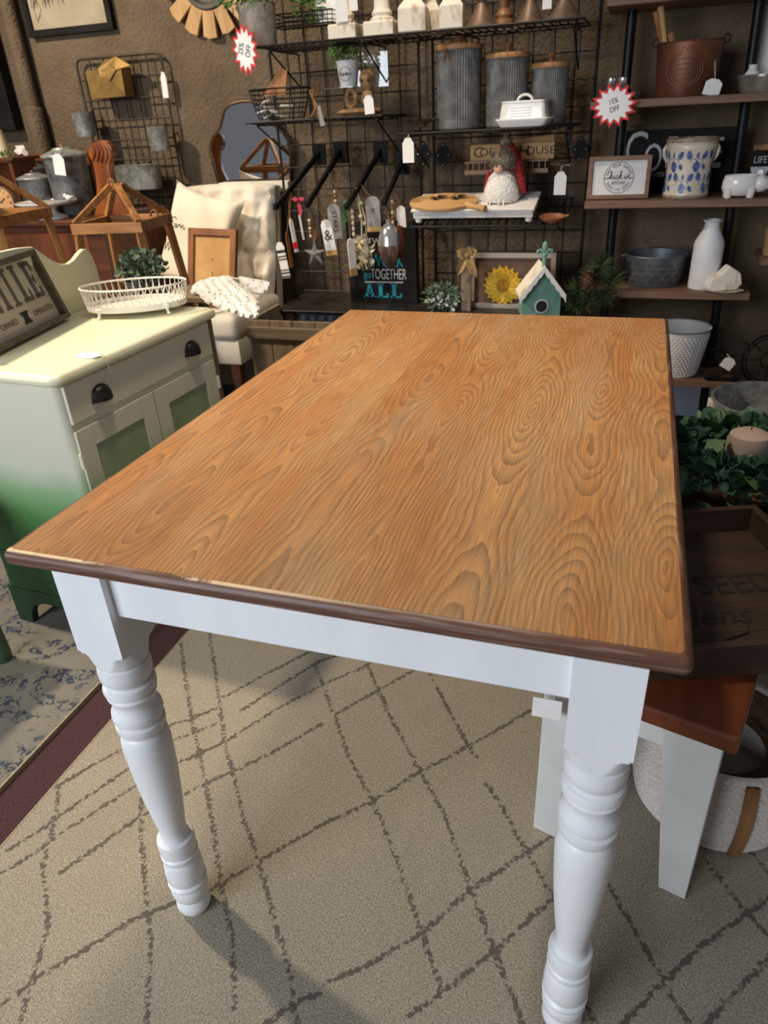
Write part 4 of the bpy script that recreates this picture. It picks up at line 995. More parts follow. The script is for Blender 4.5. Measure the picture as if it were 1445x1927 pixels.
# ------------------------------------------------------------------ wire shelves
def wire_shelf(x0, x1, yf, z, label, curve=False, lip=0, nb=2, rods=None):
    t_ = thing('wire_shelf', label, 'shelf', ((x0+x1)/2, GY, z), 'black wire shelves on the grid panels')
    yb = GY-.012; h = .0032
    if curve:
        r_ = .16; fr_ = [(x0, yb, z), (x0, yf, z), (x1-r_, yf, z)]+[(x1-r_+r_*math.sin(a), yf+r_*(1-math.cos(a))*.9, z) for a in [PI/2*i/6 for i in range(1, 7)]]+[(x1, yb, z)]
    else: fr_ = [(x0, yb, z), (x0, yf, z), (x1, yf, z), (x1, yb, z)]
    MB().tube(fr_, .0042, 6).cyl((x0, yb, z), (x1, yb, z), .0042, n=6).build('rim_rod', K['blackw'], t_)
    n = int((x1-x0)/.026); proto = None
    for k in range(1, n):
        xx = x0+(x1-x0)*k/n; y0_ = yf
        if curve and xx > x1-r_: y0_ = yf+r_*.9*(1-math.sqrt(max(0, 1-((xx-x1+r_)/r_)**2)))
        MB().cyl((xx, y0_, z-.004), (xx, yb, z-.004), .0022, n=5).build('wire', K['blackw'], t_)
    for yy in (yf+(yb-yf)*.33, yf+(yb-yf)*.66): MB().cyl((x0, yy, z-.008), (x1-(.06 if curve else 0), yy, z-.008), .003, n=5).build('cross_rod', K['blackw'], t_)
    for k in range(nb):
        xx = x0+.03+(x1-x0-.06)*k/max(1, nb-1)
        MB().tube([(xx, yf+.03, z-.010), (xx, yb, z-.012), (xx, yb, z-.125), (xx, yf+.03, z-.010)], .0034, 6).build('bracket', K['blackw'], t_)
    return t_
TSY = 2.20
zts = A(800, 57, TSY).z
x0t, x1t = A(484, 88, TSY).x, A(1098, 29, TSY).x
wire_shelf(x0t, x1t, TSY, zts-.004, 'long black wire shelf across the top with the candlesticks', nb=4)
S2Y = 2.20; zs2 = A(600, 222, S2Y).z
wire_shelf(A(462, 232, S2Y).x, A(718, 212, S2Y).x, S2Y, zs2-.004, 'short black wire shelf below the top one with the carved log', nb=2)
S3Y = 2.20; zs3 = A(880, 244, S3Y).z
wire_shelf(A(750, 250, S3Y).x, A(1080, 236, S3Y).x, S3Y, zs3-.004, 'round-fronted black wire shelf holding the ribbed canisters', curve=True)
S4Y = 2.20; zs4 = A(900, 424, S4Y).z
wire_shelf(A(772, 427, S4Y).x, A(1062, 420, S4Y).x, S4Y, zs4-.004, 'lower round-fronted black wire shelf holding the white riser', curve=True)
S5Y = 2.16; zs5 = A(640, 586, S5Y).z
wire_shelf(A(518, 586, S5Y).x, A(1075, 600, S5Y).x, S5Y, zs5-.004, 'lowest black wire shelf with the birdhouse and the black sign', nb=3)
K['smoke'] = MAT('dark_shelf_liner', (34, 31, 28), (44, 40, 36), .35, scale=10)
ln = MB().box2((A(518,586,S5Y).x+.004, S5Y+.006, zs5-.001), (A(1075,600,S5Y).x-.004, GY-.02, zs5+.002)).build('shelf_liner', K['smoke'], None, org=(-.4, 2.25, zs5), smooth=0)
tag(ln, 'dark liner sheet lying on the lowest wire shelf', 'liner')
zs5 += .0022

# ------------------------------------------------------------------ hanging arms with ornaments
K['plate'] = MAT('black_plate', (16, 15, 15), (22, 21, 20), .6, 0, scale=30, spec=.15)
ARMS = []
for n_, (pb_, pf_, lab) in enumerate((((601,288),(517,392),'black sloped hanging arm nearest the tufted chair'), ((641,284),(577,388),'black sloped hanging arm, second from the tufted chair'), ((716,284),(651,392),'black sloped hanging arm beside the white flower ornament'), ((757,305),(722,384),'short black sloped hanging arm behind the glass ornament'))):
    bk = A(*pb_, GY-.012); ft = A(*pf_, 2.16)
    t_ = thing('display_hook', lab, 'hook', bk, 'black sloped arms on the grid panel')
    MB().box2((bk.x-.03, GY-.016, bk.z-.045), (bk.x+.03, GY-.010, bk.z+.035)).build('back_plate', K['plate'], t_, smooth=0, bevel=.002)
    MB().bar(bk, ft, .014, .020).build('arm', K['plate'], t_, smooth=0, bevel=.003)
    ARMS.append((bk, ft))
    MB().bar(ft+V((0,.004,-.008)), ft+V((0,.004,.016)), .016, .005, (0,1,0)).build('end_stop', K['plate'], t_, smooth=0)
def on_arm(i, f_): b0, f0 = ARMS[i]; return b0.lerp(f0, f_)
def hang_line(t_, top, att, mat=None, r=.0011):
    MB().tube([top+V((0,0,.012)), (top+att)/2+V((.003,0,0)), att], r, 5).tube([top+V((0,0,.012)), (top+att)/2-V((.003,0,0)), att], r, 5).build('hanging_loop', mat or K['twine'], t_)
def hang_tag(i, f_, x, y, w_, h_, label, mat, rot=0, bands=(), yawr=0, words=None, tipmat=None):
    tp_ = on_arm(i, f_); Y = tp_.y; c = A(x, y, Y); s_ = S(c); ww, hh = w_*s_, h_*s_
    t_ = thing('wooden_tag_ornament', label, 'ornament', c-V((0,0,hh/2)))
    M_ = MX.Translation(c) @ MX.Rotation(rot, 4, 'Y') @ MX.Rotation(yawr, 4, 'Z')
    MB(M_).prism([(-ww/2,-hh/2),(ww/2,-hh/2),(ww/2,hh*.36),(ww*.3,hh*.47),(0,hh/2),(-ww*.3,hh*.47),(-ww/2,hh*.36)], .005).build('board', mat, t_, smooth=0, bevel=.0006)
    for k, (y0, y1, mm) in enumerate(bands): MB(M_).box2((-ww/2-.0003, -.0006, y0*hh), (ww/2+.0003, .0056, y1*hh)).build('painted_band', mm, t_, smooth=0)
    for wd, sz, yy, mm, ro in (words or []):
        text(wd, sz*hh, M_ @ face((0, -.0004, yy*hh), (1,0,0)) @ MX.Rotation(ro, 4, 'Z'), mm, t_)
    hang_line(t_, tp_, M_ @ V((0, .0025, hh*.44))); return t_
K['wtag'] = MAT('white_painted_tag', (226, 222, 216), (212, 206, 198), .7, scale=30)
K['gtag'] = MAT('grey_painted_tag', (150, 148, 146), (134, 132, 130), .7, scale=30)
hang_tag(0, .93, 532, 490, 17, 66, 'white hanging tag ornament with grey stripes at its foot', K['wtag'], -.12, [(-.5,-.42,K['inkg']),(-.38,-.32,K['inkg']),(-.29,-.25,K['inkg']),(.2,.28,K['ink']),(.08,.13,K['inkg']),(0,.05,K['inkg'])])
hang_tag(0, .72, 553, 443, 8, 60, 'narrow white tag ornament with red figure seen edge on', K['wtag'], -.10, [(-.4,-.2,K['red'])], yawr=1.0)
hang_tag(0, .62, 545, 470, 7, 64, 'dark narrow tag ornament behind the white striped one', K['brownframe'], -.06, yawr=1.0)
hang_tag(1, .80, 618, 447, 22, 64, 'white hanging tag ornament with round black mark and tan foot', K['wtag'], -.14, [(-.5,-.36,K['tan'])], words=[('&', .42, .05, K['ink'], 0)])
hang_tag(1, .62, 630, 417, 25, 62, 'grey hanging tag ornament with STARS lettering', K['gtag'], -.06, words=[('STARS', .22, .0, K['ink'], -PI/2)])
hang_tag(1, .42, 650, 405, 16, 52, 'green hanging tag ornament behind the grey lettered one', MAT('green_tag', (70, 110, 74), None, .7), .0)
hang_tag(2, .93, 663, 484, 15, 68, 'narrow white and tan tag ornament seen edge on', K['wtag'], -.04, [(-.5,-.3,K['tan'])], yawr=.9)
hang_tag(2, .62, 702, 403, 28, 62, 'grey hanging tag ornament with small dark heart and tan foot', K['gtag'], -.02, [(-.5,-.36,K['tan'])], words=[('v', .25, .12, K['ink'], 0)])
hang_tag(3, .55, 755, 408, 17, 38, 'white oval tag ornament behind the glass ornament', K['wtag'], -.05)
# pink stemmed ornament
tp_ = on_arm(0, .45); c = A(563, 400, tp_.y); s_ = S(c)
t_ = thing('ribbon_ornament', 'white stick ornament tied with a pink ribbon', 'ornament', c-V((0,0,50*s_)))
MB().cyl(c+V((4*s_,0,-48*s_)), c+V((0,0,-4*s_)), 2.2*s_, n=8).build('stick', K['wtag'], t_)
K['pink'] = MAT('pink_ribbon', (196, 58, 84), (170, 44, 70), .6, scale=60)
b_ = MB().leaf(c+V((0,-.003,22*s_)), (1,0,.15), (0,1,0), 14*s_, 8*s_).leaf(c+V((0,-.003,22*s_)), (-1,0,.15), (0,1,0), 12*s_, 8*s_).leaf(c+V((0,-.003,22*s_)), (.1,0,-1), (0,1,0), 30*s_, 9*s_).ball(c+V((0,-.003,22*s_)), 3*s_, 8, 6)
b_.build('ribbon', K['pink'], t_, smooth=50); hang_line(t_, tp_, c+V((0,0,20*s_)))
# silver star
tp_ = on_arm(1, .95); c = A(593, 478, tp_.y); s_ = S(c)
t_ = thing('star_ornament', 'silver metal star ornament hanging on twine', 'ornament', c-V((0,0,20*s_)))
R1, R2 = 24*s_, 9*s_; vs = [c+V((0,-8*s_,0)), c+V((0,8*s_,0))]
for k in range(10): a = PI/2+PI*k/5; r_ = R1 if k % 2 == 0 else R2; vs.append(c+V((r_*math.cos(a), 0, r_*math.sin(a))))
MB().add(vs, [(0, 2+k, 2+(k+1) % 10) for k in range(10)]+[(1, 2+(k+1) % 10, 2+k) for k in range(10)]).build('star', K['silver'], t_, smooth=0)
b_ = MB()
for k in range(7): b_.tube([c+V((0,0,20*s_)), c+V(((k-3)*3*s_, .003*(k % 2), (38+4*(k % 3))*s_))], .0016, 5)
b_.build('raffia_bow', K['twine'], t_); hang_line(t_, tp_, c+V((0,0,22*s_)))
# white carved flower
tp_ = on_arm(2, .72); c = A(684, 474, tp_.y); s_ = S(c)
t_ = thing('flower_ornament', 'cream wooden flower ornament on a pale cord', 'ornament', c-V((0,0,28*s_)))
K['shell'] = MAT('cream_shell', (206, 196, 168), (178, 166, 136), .7, scale=60)
rd = random.Random(2); b_ = MB()
for k in range(46):
    d_ = V((rd.gauss(0,1), -abs(rd.gauss(0,1)), rd.gauss(0,1))).normalized(); p = c+V((d_.x*13*s_, d_.y*9*s_, d_.z*22*s_))
    b_.leaf(p, d_, (rd.gauss(0,1), rd.gauss(0,1), rd.gauss(0,1)), 13*s_, 11*s_, .4)
b_.ball(c, (13*s_, 9*s_, 22*s_), 10, 8).build('petals', K['shell'], t_, smooth=50)
MB().tube([c+V((-2*s_,0,20*s_)), c+V((0,0,60*s_)), tp_+V((0,0,.012))], .0028, 6).tube([c+V((8*s_,0,18*s_)), c+V((7*s_,0,60*s_)), tp_+V((0,0,.012))], .0022, 6).build('cord', K['shell'], t_)
for k, (dx, dz) in enumerate(((-1, 62), (6, 50), (1, 84))): MB().ball(c+V((dx*s_, -.002, dz*s_)), 4*s_, 8, 6).build('bead', K['shell'], t_)
# mercury glass ornament
tp_ = on_arm(3, .97); c = A(733, 462, tp_.y); s_ = S(c)
t_ = thing('glass_ornament', 'large silver and rose glass teardrop ornament', 'ornament', c-V((0,0,42*s_)))
MB().lathe([(0,40*s_),(8*s_,38*s_),(15*s_,30*s_),(20*s_,16*s_),(22*s_,2*s_)], c, 28, cap=False).build('upper_shell', K['silver'], t_)
MB().lathe([(22*s_,2*s_),(21*s_,-8*s_),(17*s_,-22*s_),(10*s_,-35*s_),(4*s_,-42*s_),(0,-44*s_)], c, 28, cap=False).build('lower_shell', MAT('rose_mercury_glass', (190, 160, 146), (160, 128, 114), .25, .85, scale=30), t_)
MB().cyl(c+V((0,0,39*s_)), c+V((0,0,46*s_)), 5*s_, n=12).build('cap', K['silver'], t_); hang_line(t_, tp_, c+V((0,0,45*s_)))
tp_ = on_arm(3, .8); c = A(752, 455, tp_.y); s_ = S(c)
t_ = thing('glass_ornament', 'copper glass ornament peeking out behind the large teardrop', 'ornament', c-V((0,0,32*s_)))
MB().lathe([(0,30*s_),(8*s_,26*s_),(12*s_,10*s_),(11*s_,-8*s_),(6*s_,-26*s_),(0,-32*s_)], c, 20, cap=False).build('shell', MAT('copper_glass', (150, 96, 66), (120, 72, 48), .3, .7, scale=30), t_); hang_line(t_, tp_, c+V((0,0,29*s_)))
for i, f_, x, y, h_, lab in ((1, .25, 668, 378, 40, 'short amber wooden bead strand on the second hanging arm'), (2, .85, 672, 420, 50, 'pale wooden bead strand on the third hanging arm'), (3, .6, 742, 400, 44, 'brown wooden bead strand on the short hanging arm'), (1, .97, 583, 430, 34, 'brown bead strand at the tip of the second hanging arm')):
    tp_ = on_arm(i, f_); c = A(x, y, tp_.y); s_ = S(c); c.x = tp_.x
    t_ = thing('bead_strand', lab, 'ornament', c-V((0,0,h_*s_/2)))
    for k in range(5): MB().ball(c+V((0,0,(h_/2-(k+.5)*h_/5)*s_)), (3.2*s_, 3.2*s_, h_/10*s_), 8, 6).build('bead', (K['oak'], K['shell'], K['turned'], K['twine'])[(i+k) % 2 if i != 2 else 1], t_)
    MB().cyl(c+V((0,0,h_/2*s_)), tp_+V((0,0,.0)), .0011, n=5).build('cord', K['twine'], t_)

# ------------------------------------------------------------------ things on the top shelf
def on_shelf(px, Y, z): return V((A(px, 60, Y).x, Y, z))
def xz(px, py, Y): q = A(px, py, Y); return V((q.x, Y, q.z))
zt0 = zts+.0005
# galvanised pot with fern
pc = on_shelf(487, 2.30, zt0); s_ = S(pc); R_ = 35*s_; h = xz(487, 8, 2.30).z-zt0
pot = thing('metal_planter', 'weathered zinc pot with fern on the left end of the top shelf', 'planter', pc)
MB().lathe([(0,0),(R_*.90,0),(R_*.92,.004),(R_,h),(R_*1.03,h+.002),(R_*.97,h+.002),(R_*.9,h*.6),(0,h*.6)], pc, 36).build('pot', GALV('weathered_zinc', (126, 118, 108), (160, 152, 140), .6, 40, .3), pot)
foliage(pc+V((-.02,-.01,h+.03)), (.11,.07,.04), 260, .035, .010, K['green'], pot, seed=8)
# wire basket of greenery on the grid
b0, b1 = xz(522, 55, 2.42), xz(628, 18, 2.42); 
wb = thing('wire_basket', 'black wire wall basket with greenery and white card behind the pot', 'basket', ((b0.x+b1.x)/2, 2.45, b0.z))
by0, by1 = 2.40, 2.485
for k, zz in enumerate((b0.z+.004, (b0.z*2+b1.z)/3, (b0.z+b1.z*2)/3, b1.z)):
    MB().tube([(b0.x, by0, zz), (b1.x, by0, zz), (b1.x, by1, zz), (b0.x, by1, zz)], .0028 if k in (0,3) else .0018, 5, True).build('rim_wire', K['blackw'], wb)
for k in range(13):
    xx = b0.x+(b1.x-b0.x)*k/12; MB().tube([(xx, by0, b1.z), (xx, by0, b0.z), (xx, by1, b0.z), (xx, by1, b1.z)], .0015, 5).build('wire', K['blackw'], wb)
foliage(xz(580, 10, 2.44), (.06,.03,.05), 110, .04, .010, K['green'], wb, seed=9)
crd = MB().box2((xz(596,40,2.45).x, 2.449, b0.z+.006), (xz(648,0,2.45).x, 2.453, b1.z+.08)).build('card', K['whitecard'], None, org=(xz(612,40,2.45).x, 2.45, b0.z+.006), smooth=0)
tag(crd, 'white card with pink lines standing in the wire wall basket', 'card')
# candlesticks
def candlestick(px, wpx, top, Y, label, kind, mat, base_h=26, stem=.5, tall=.26, group='candlesticks on the top shelf', extra=None):
    c = on_shelf(px, Y, zt0); s_ = S(c); r = wpx*s_/2; bh = base_h*s_
    t_ = thing('candlestick', label, 'candlestick', c, group)
    rs = r*stem
    if kind == 'block':
        MB().sqlathe([(r*.98,0),(r,.003),(r,bh*.9),(r*.94,bh)], c, 0).build('base', mat, t_, smooth=0, bevel=.002)
        MB().lathe([(rs*1.5,bh*.98),(rs*1.55,bh+.008),(rs*1.2,bh+.014),(rs*1.35,bh+.024),(rs*1.1,bh+.032),(rs,bh+.04),(rs*.9,tall*.6),(rs*1.2,tall*.65),(rs*1.2,tall*.7),(rs*1.5,tall)], c, 24).build('column', mat, t_)
    elif kind == 'chamfer':
        MB().sqlathe([(r*.96,0),(r,.004),(r,bh),(r*.62,bh+.022),(r*.6,bh+.03)], c, .12).build('base', mat, t_, smooth=0, bevel=.003)
        MB().lathe([(r*.62,bh+.028),(r*.72,bh+.034),(r*.72,bh+.042),(rs,bh+.05),(rs*.9,bh+.09),(rs*1.2,tall*.8),(r*.8,tall)], c, 24).build('column', mat, t_)
    elif kind == 'cone':
        MB().lathe([(0,0),(r,0),(r,.004),(r*.86,.012),(r*.55,bh*.7),(r*.32,bh*1.1),(r*.25,bh*1.3)], c, 28).build('base', mat, t_)
        MB().lathe([(r*.25,bh*1.28),(r*.42,bh*1.4),(r*.42,bh*1.6),(r*.22,bh*1.8),(r*.2,tall*.8),(r*.4,tall)], c, 20).build('column', extra or mat, t_)
    else:
        MB().lathe([(0,0),(r,0),(r*1.02,.006),(r*.96,.016),(r*.72,.022),(r*.80,.032),(r*.62,.046),(r*.42,.052),(r*.5,.07),(r*.62,.085),(r*.5,.1),(r*.3,.11),(r*.28,tall*.8),(r*.5,tall)], c, 28).build('body', mat, t_)
    return t_
candlestick(652, 54, 0, 2.29, 'whitewashed block-base candlestick with a large price tag, nearest the pot', 'block', K['chippy'], 24, .45)
candlestick(720, 58, 0, 2.30, 'whitewashed block-base candlestick with exposed brown wood patch', 'block', K['chippy'], 24, .5)
candlestick(779, 52, 0, 2.27, 'chunky whitewashed square candlestick with chamfered shoulders', 'chamfer', K['chippy'], 38, .42)
candlestick(812, 36, 0, 2.36, 'shaded grey-white candlestick between the two chamfered ones', 'chamfer', K['chippy'], 36, .42)
candlestick(851, 44, 0, 2.27, 'slimmer whitewashed square candlestick with chamfered shoulders', 'chamfer', K['chippy'], 36, .42)
candlestick(906, 62, 0, 2.29, 'grey-brown metal cone candlestick next to the white ones', 'cone', K['brownmetal'], 32, .4)
candlestick(948, 40, 0, 2.33, 'golden turned wooden candlestick between two metal cones', 'turned', K['turned'])
candlestick(996, 54, 0, 2.29, 'brown metal cone candlestick with a wooden stem', 'cone', K['brownmetal'], 32, .4, extra=K['turned'])
candlestick(1058, 72, 0, 2.29, 'wide brown metal cone candlestick with teal stem at shelf end', 'cone', K['brownmetal'], 28, .4, extra=K['teal'])
price_tag(642, 10, 24, 52, 2.235, 'large white price tag hanging in front of the first candlestick', hang=xz(645, -40, 2.26))
price_tag(664, -4, 17, 40, 2.245, 'smaller white price tag hanging beside the large one', hang=xz(660, -45, 2.26))
price_tag(1030, -6, 17, 38, 2.25, 'white price tag hanging on the teal-stemmed candlestick', hang=xz(1040, -45, 2.28))
# starburst sale cards
def starburst(px, py, rx, ry, Y, n_, rot, label, words, trot):
    c = xz(px, py, Y); s_ = S(c); t_ = thing('sale_card', label, 'sign', c-V((0,0,ry*s_)), 'red starburst sale cards')
    def out(k_):
        o_ = []
        for i in range(2*n_):
            a = PI*i/n_+rot; q = (1 if i % 2 == 0 else .72)*k_
            o_.append((rx*s_*q*math.cos(a), ry*s_*q*math.sin(a)))
        return o_
    MB().prism(out(1), .0015, MX.Translation(c)).build('red_border', K['red'], t_, smooth=0)
    MB().prism(out(.82), .0012, MX.Translation(c-V((0,.0012,0)))).build('white_centre', K['whitecard'], t_, smooth=0)
    for i, wd in enumerate(words): text(wd, ry*s_*.34, face(c+V((0,-.0016,0)), (1,0,0)) @ MX.Rotation(trot, 4, 'Z') @ MX.Translation((0, (.18-.36*i)*ry*s_, 0)), K['ink'], t_, sx=.8)
    return t_
starburst(461, 94, 27, 43, 2.17, 13, .2, 'red-edged starburst sale card by the zinc pot', ('25%', 'OFF'), 1.25)
starburst(1155, 198, 43, 38, 2.24, 14, .1, 'red-edged starburst sale card at the end of the right-hand shelf', ('15%', 'OFF'), .25)

# ------------------------------------------------------------------ short shelf: wire basket, log, planter
z2 = zs2+.0008
bc = V((xz(528, 200, 2.32).x, 2.32, z2)); s_ = S(bc); hb = 50*s_
bk = thing('wire_basket', 'oval black wire basket filled with silvery packets on the short shelf', 'basket', bc)
ra_, rb_ = 58*s_, .085
def ovb(t_, z, g): return bc+V((ra_*g*math.cos(t_), rb_*g*math.sin(t_), z))
for k in range(7): MB().tube([ovb(2*PI*i/40, .006+(hb-.006)*k/6, .72+.28*(k/6)**.6) for i in range(40)], .0030 if k == 6 else .0016, 5, True).build('ring_wire', K['blackw'], bk)
for k in range(14):
    a = 2*PI*k/14; MB().tube([ovb(a, hb*f_, .72+.28*f_**.6) for f_ in (0.02,.25,.5,.75,1)], .0018, 5).build('rib_wire', K['blackw'], bk)
K['kraft'] = MAT('kraft_paper', (176, 128, 86), (152, 106, 68), .8, scale=20)
q = bc+V((.0,-.02,hb)); kp = MB().add([q+V((-.06,0,-.02)), q+V((.03,.01,-.02)), q+V((.045,.01,.055)), q+V((.02,.0,.065)), q+V((-.06,.01,-.016)), q+V((.03,.02,-.016)), q+V((.045,.018,.056)), q+V((.02,.01,.066))], [(0,1,2,3),(4,7,6,5),(0,4,5,1),(1,5,6,2),(2,6,7,3),(3,7,4,0)]).build('paper_cone', K['kraft'], None, org=q, smooth=0)
tag(kp, 'brown kraft paper cone sticking out of the oval wire basket', 'paper')
rd = random.Random(12); K['foil'] = MAT('silver_foil', (226, 224, 220), (196, 192, 186), .3, .35, scale=60)
for k in range(7):
    p = bc+V((rd.uniform(-.07,.07), rd.uniform(-.045,.03), .014+.016*(k % 4))); b_ = MB(MX.Translation(p) @ MX.Rotation(rd.uniform(-.6,.6), 4, 'Y') @ MX.Rotation(rd.uniform(-1,1), 4, 'Z'))
    b_.box((0,0,0), (.05, .034, .008)); o = b_.build('foil_packet', K['foil'], None, org=p, bevel=.003)
    tag(o, 'silvery foil packet heaped in the oval wire basket', 'packet', 'foil packets in the oval basket')
tt = thing('twine_tag', 'twine bow with grey paper tag hanging off the short shelf', 'tag', xz(597, 232, 2.195))
MB().tube([xz(583,172,2.2), xz(590,188,2.2), xz(594,205,2.19), xz(586,220,2.19)], .004, 6).tube([xz(590,188,2.2), xz(597,200,2.19), xz(600,222,2.19)], .0035, 6).tube([xz(583,172,2.2), xz(590,170,2.2), xz(589,182,2.2)], .004, 6).build('twine_bow', K['twine'], tt)
MB().add([xz(x,y,2.188) for x, y in ((596,200),(602,198),(612,236),(603,238))]+[xz(x,y,2.190) for x, y in ((596,200),(602,198),(612,236),(603,238))], [(0,1,2,3),(7,6,5,4),(0,4,5,1),(1,5,6,2),(2,6,7,3),(3,7,4,0)]).build('paper', K['gtag'], tt, smooth=0)
lgc = xz(678, 206, 2.27); lgc.z = z2; s_ = S(lgc)
K['bark'] = MAT('carved_bark', (150, 116, 78), (96, 70, 46), .85, scale=40, bump=.4)
lg = thing('carved_log', 'carved driftwood log with a small owl and a round knot', 'figurine', lgc)
MB().loft([[lgc+V((x*s_, .035*math.cos(a)*g_, 6*s_+6*s_*g_*math.sin(a))) for a in [2*PI*i/10 for i in range(10)]] for x, g_ in ((-44,.5),(-36,.9),(-10,1.0),(15,1.05),(36,.9),(42,.5))]).build('log', K['bark'], lg)
MB(face(xz(661, 187, 2.27))).tube([(9*s_*math.cos(a), 14*s_*math.sin(a), 0) for a in [2*PI*i/20 for i in range(20)]], 4.5*s_, 8, True).build('round_knot', K['bark'], lg)
oc = xz(692, 170, 2.27)
ow = MB().lathe([(0,-22*s_),(13*s_,-20*s_),(12*s_,-8*s_),(9*s_,0),(13*s_,8*s_),(15*s_,18*s_),(12*s_,28*s_),(6*s_,33*s_),(0,34*s_)], oc, 18).build('owl', K['bark'], lg)
for dx in (-6, 6): MB().ball(oc+V((dx*s_, -12*s_, 16*s_)), 3.2*s_, 8, 6).build('eye', K['ink'], ow)
MB().leaf(oc+V((10*s_,-8*s_,24*s_)), (.3,-.1,-1), (0,1,0), 24*s_, 10*s_).build('wing', K['ink'], ow)
price_tag(694, 197, 19, 31, 2.215, 'white price tag standing in front of the carved owl', hang=xz(697, 178, 2.23), lean=-.06)
# little white bucket with boxwood in an acrylic hanger
hc = xz(655, 165, 2.36); s_ = S(hc)
hg = thing('acrylic_holder', 'clear acrylic holder hung on the grid for the little plant', 'holder', hc)
MB().box2((hc.x-38*s_, 2.29, hc.z-.002), (hc.x+22*s_, 2.485, hc.z+.001)).build('ledge', K['glass'], hg, smooth=0)
MB().box2((hc.x-38*s_, 2.484, hc.z), (hc.x+60*s_, 2.487, hc.z+70*s_)).build('back_plate', K['glass'], hg, smooth=0)
bu = thing('potted_boxwood', 'little white bucket reading garden with bright green boxwood', 'plant', hc+V((0,0,.0015)))
pbk = hc+V((2*s_, 0, .0015)); hbk = 40*s_
pot_ = MB().lathe([(0,0),(16*s_,0),(21*s_,hbk),(22.5*s_,hbk+.001),(22*s_,hbk+.004),(20*s_,hbk+.003),(15*s_,.006),(0,.006)], pbk, 28).build('bucket', K['ceramicm'], bu)
MB(face(pbk+V((0,-19.0*s_,hbk*.52)), (1,0,0), (0,-.1,1))).tube([(11*s_*math.cos(a), 11*s_*math.sin(a), 0) for a in [2*PI*i/24 for i in range(24)]], .0007, 5, True).build('ring_print', K['inkg'], pot_)
text('Garden', 9*s_, face(pbk+V((0,-19.4*s_,hbk*.52)), (1,0,0), (0,-.1,1)), K['ink'], pot_, sx=.75)
foliage(pbk+V((-6*s_,0,hbk+14*s_)), (26*s_,20*s_,26*s_), 420, .014, .011, K['green'], bu, seed=15)

# ------------------------------------------------------------------ canister shelf
z3 = zs3+.0008
K['ribbed'] = MAT('ribbed_zinc', (116, 115, 112), (88, 87, 86), .55, .2, scale=26)
def ribbed(px, wpx, top, base, Y, label, bow=False):
    c = xz(px, base, Y); c.z = z3; s_ = S(c); r = wpx*s_/2; h = xz(px, top, Y).z-z3
    t_ = thing('ribbed_canister', label, 'canister', c, 'ribbed zinc canisters with wooden lids')
    hb_ = h-.022; n = 104; lp = []
    for z, g_ in ((0,.97),(.006,1),(.03,1),(hb_*.98,1),(hb_,1),(hb_,.9)):
        rb_ = .03 if .02 < z < hb_*.99 else 0
        lp.append([c+V((math.cos(2*PI*j/n)*r*g_*(1-rb_*(j % 2)), math.sin(2*PI*j/n)*r*g_*(1-rb_*(j % 2)), z)) for j in range(n)])
    MB().loft(lp).build('body', K['ribbed'], t_, smooth=12)
    l_ = MB().lathe([(0,hb_),(r*1.04,hb_),(r*1.05,hb_+.003),(r*1.05,hb_+.012),(r*1.02,hb_+.015),(0,hb_+.015)], c, 40).build('lid', K['lidw'], t_)
    MB().lathe([(0,hb_+.0148),(.010,hb_+.0148),(.008,hb_+.026),(.015,hb_+.036),(.012,hb_+.044),(0,hb_+.046)], c, 16).build('knob', K['turned'], l_)
    if bow:
        q = c+V((-r*.35, -r*.96, hb_+.012))
        b_ = MB()
        for d_ in ((-1,0,.25),(1,0,.25),(-.25,0,-1),(.2,0,-1.1)): b_.tube([q, q+V(d_)*.022+V((0,-.006,0)), q+V(d_)*.045], .002, 5)
        b_.build('leather_bow', K['brownframe'], l_)
    return t_
ribbed(864, 82, 80, 238, 2.345, 'tallest ribbed zinc canister with a leather bow on its lid', True)
ribbed(952, 76, 96, 231, 2.355, 'middle-sized ribbed zinc canister behind the white butter dish')
ribbed(1031, 66, 114, 228, 2.365, 'shortest ribbed zinc canister at the right end of its shelf')
bd0 = xz(986, 234, 2.255); bd0.z = z3; s_ = S(bd0)
bt_ = thing('butter_dish', 'white ceramic butter dish with embossed lid and loop handle', 'butter dish', bd0)
BM = rotz(-.10, bd0)
MB(BM).loft([rrect(-48*s_*g_, 48*s_*g_, -.045*g_, .045*g_, .014, z) for g_, z in ((.86,0),(.90,.003),(1.02,.018),(1.06,.022),(1.04,.025),(.92,.014),(.9,.013))]).build('tray', K['ceramic'], bt_, smooth=50)
ld = MB(BM).loft([rrect(-44*s_*g_, 44*s_*g_, -.036*g_, .036*g_, .012, z) for g_, z in ((1.0,.012),(.985,.03),(.93,.066),(.90,.072),(.95,.0725),(.95,.076),(.88,.077))]).build('lid', K['ceramic'], bt_, smooth=50)
MB(BM).tube([(14*s_*math.cos(a), 0, .074+11*s_*math.sin(a)) for a in [PI*i/12 for i in range(13)]], .0045, 8).build('handle', K['ceramic'], ld)
for k in range(4): MB(BM).box2((-22*s_, -.0362+.0016*k*.3, .030+.008*k), (18*s_, -.0335, .0335+.008*k)).build('embossed_line', K['ceramic'], ld, bevel=.001)
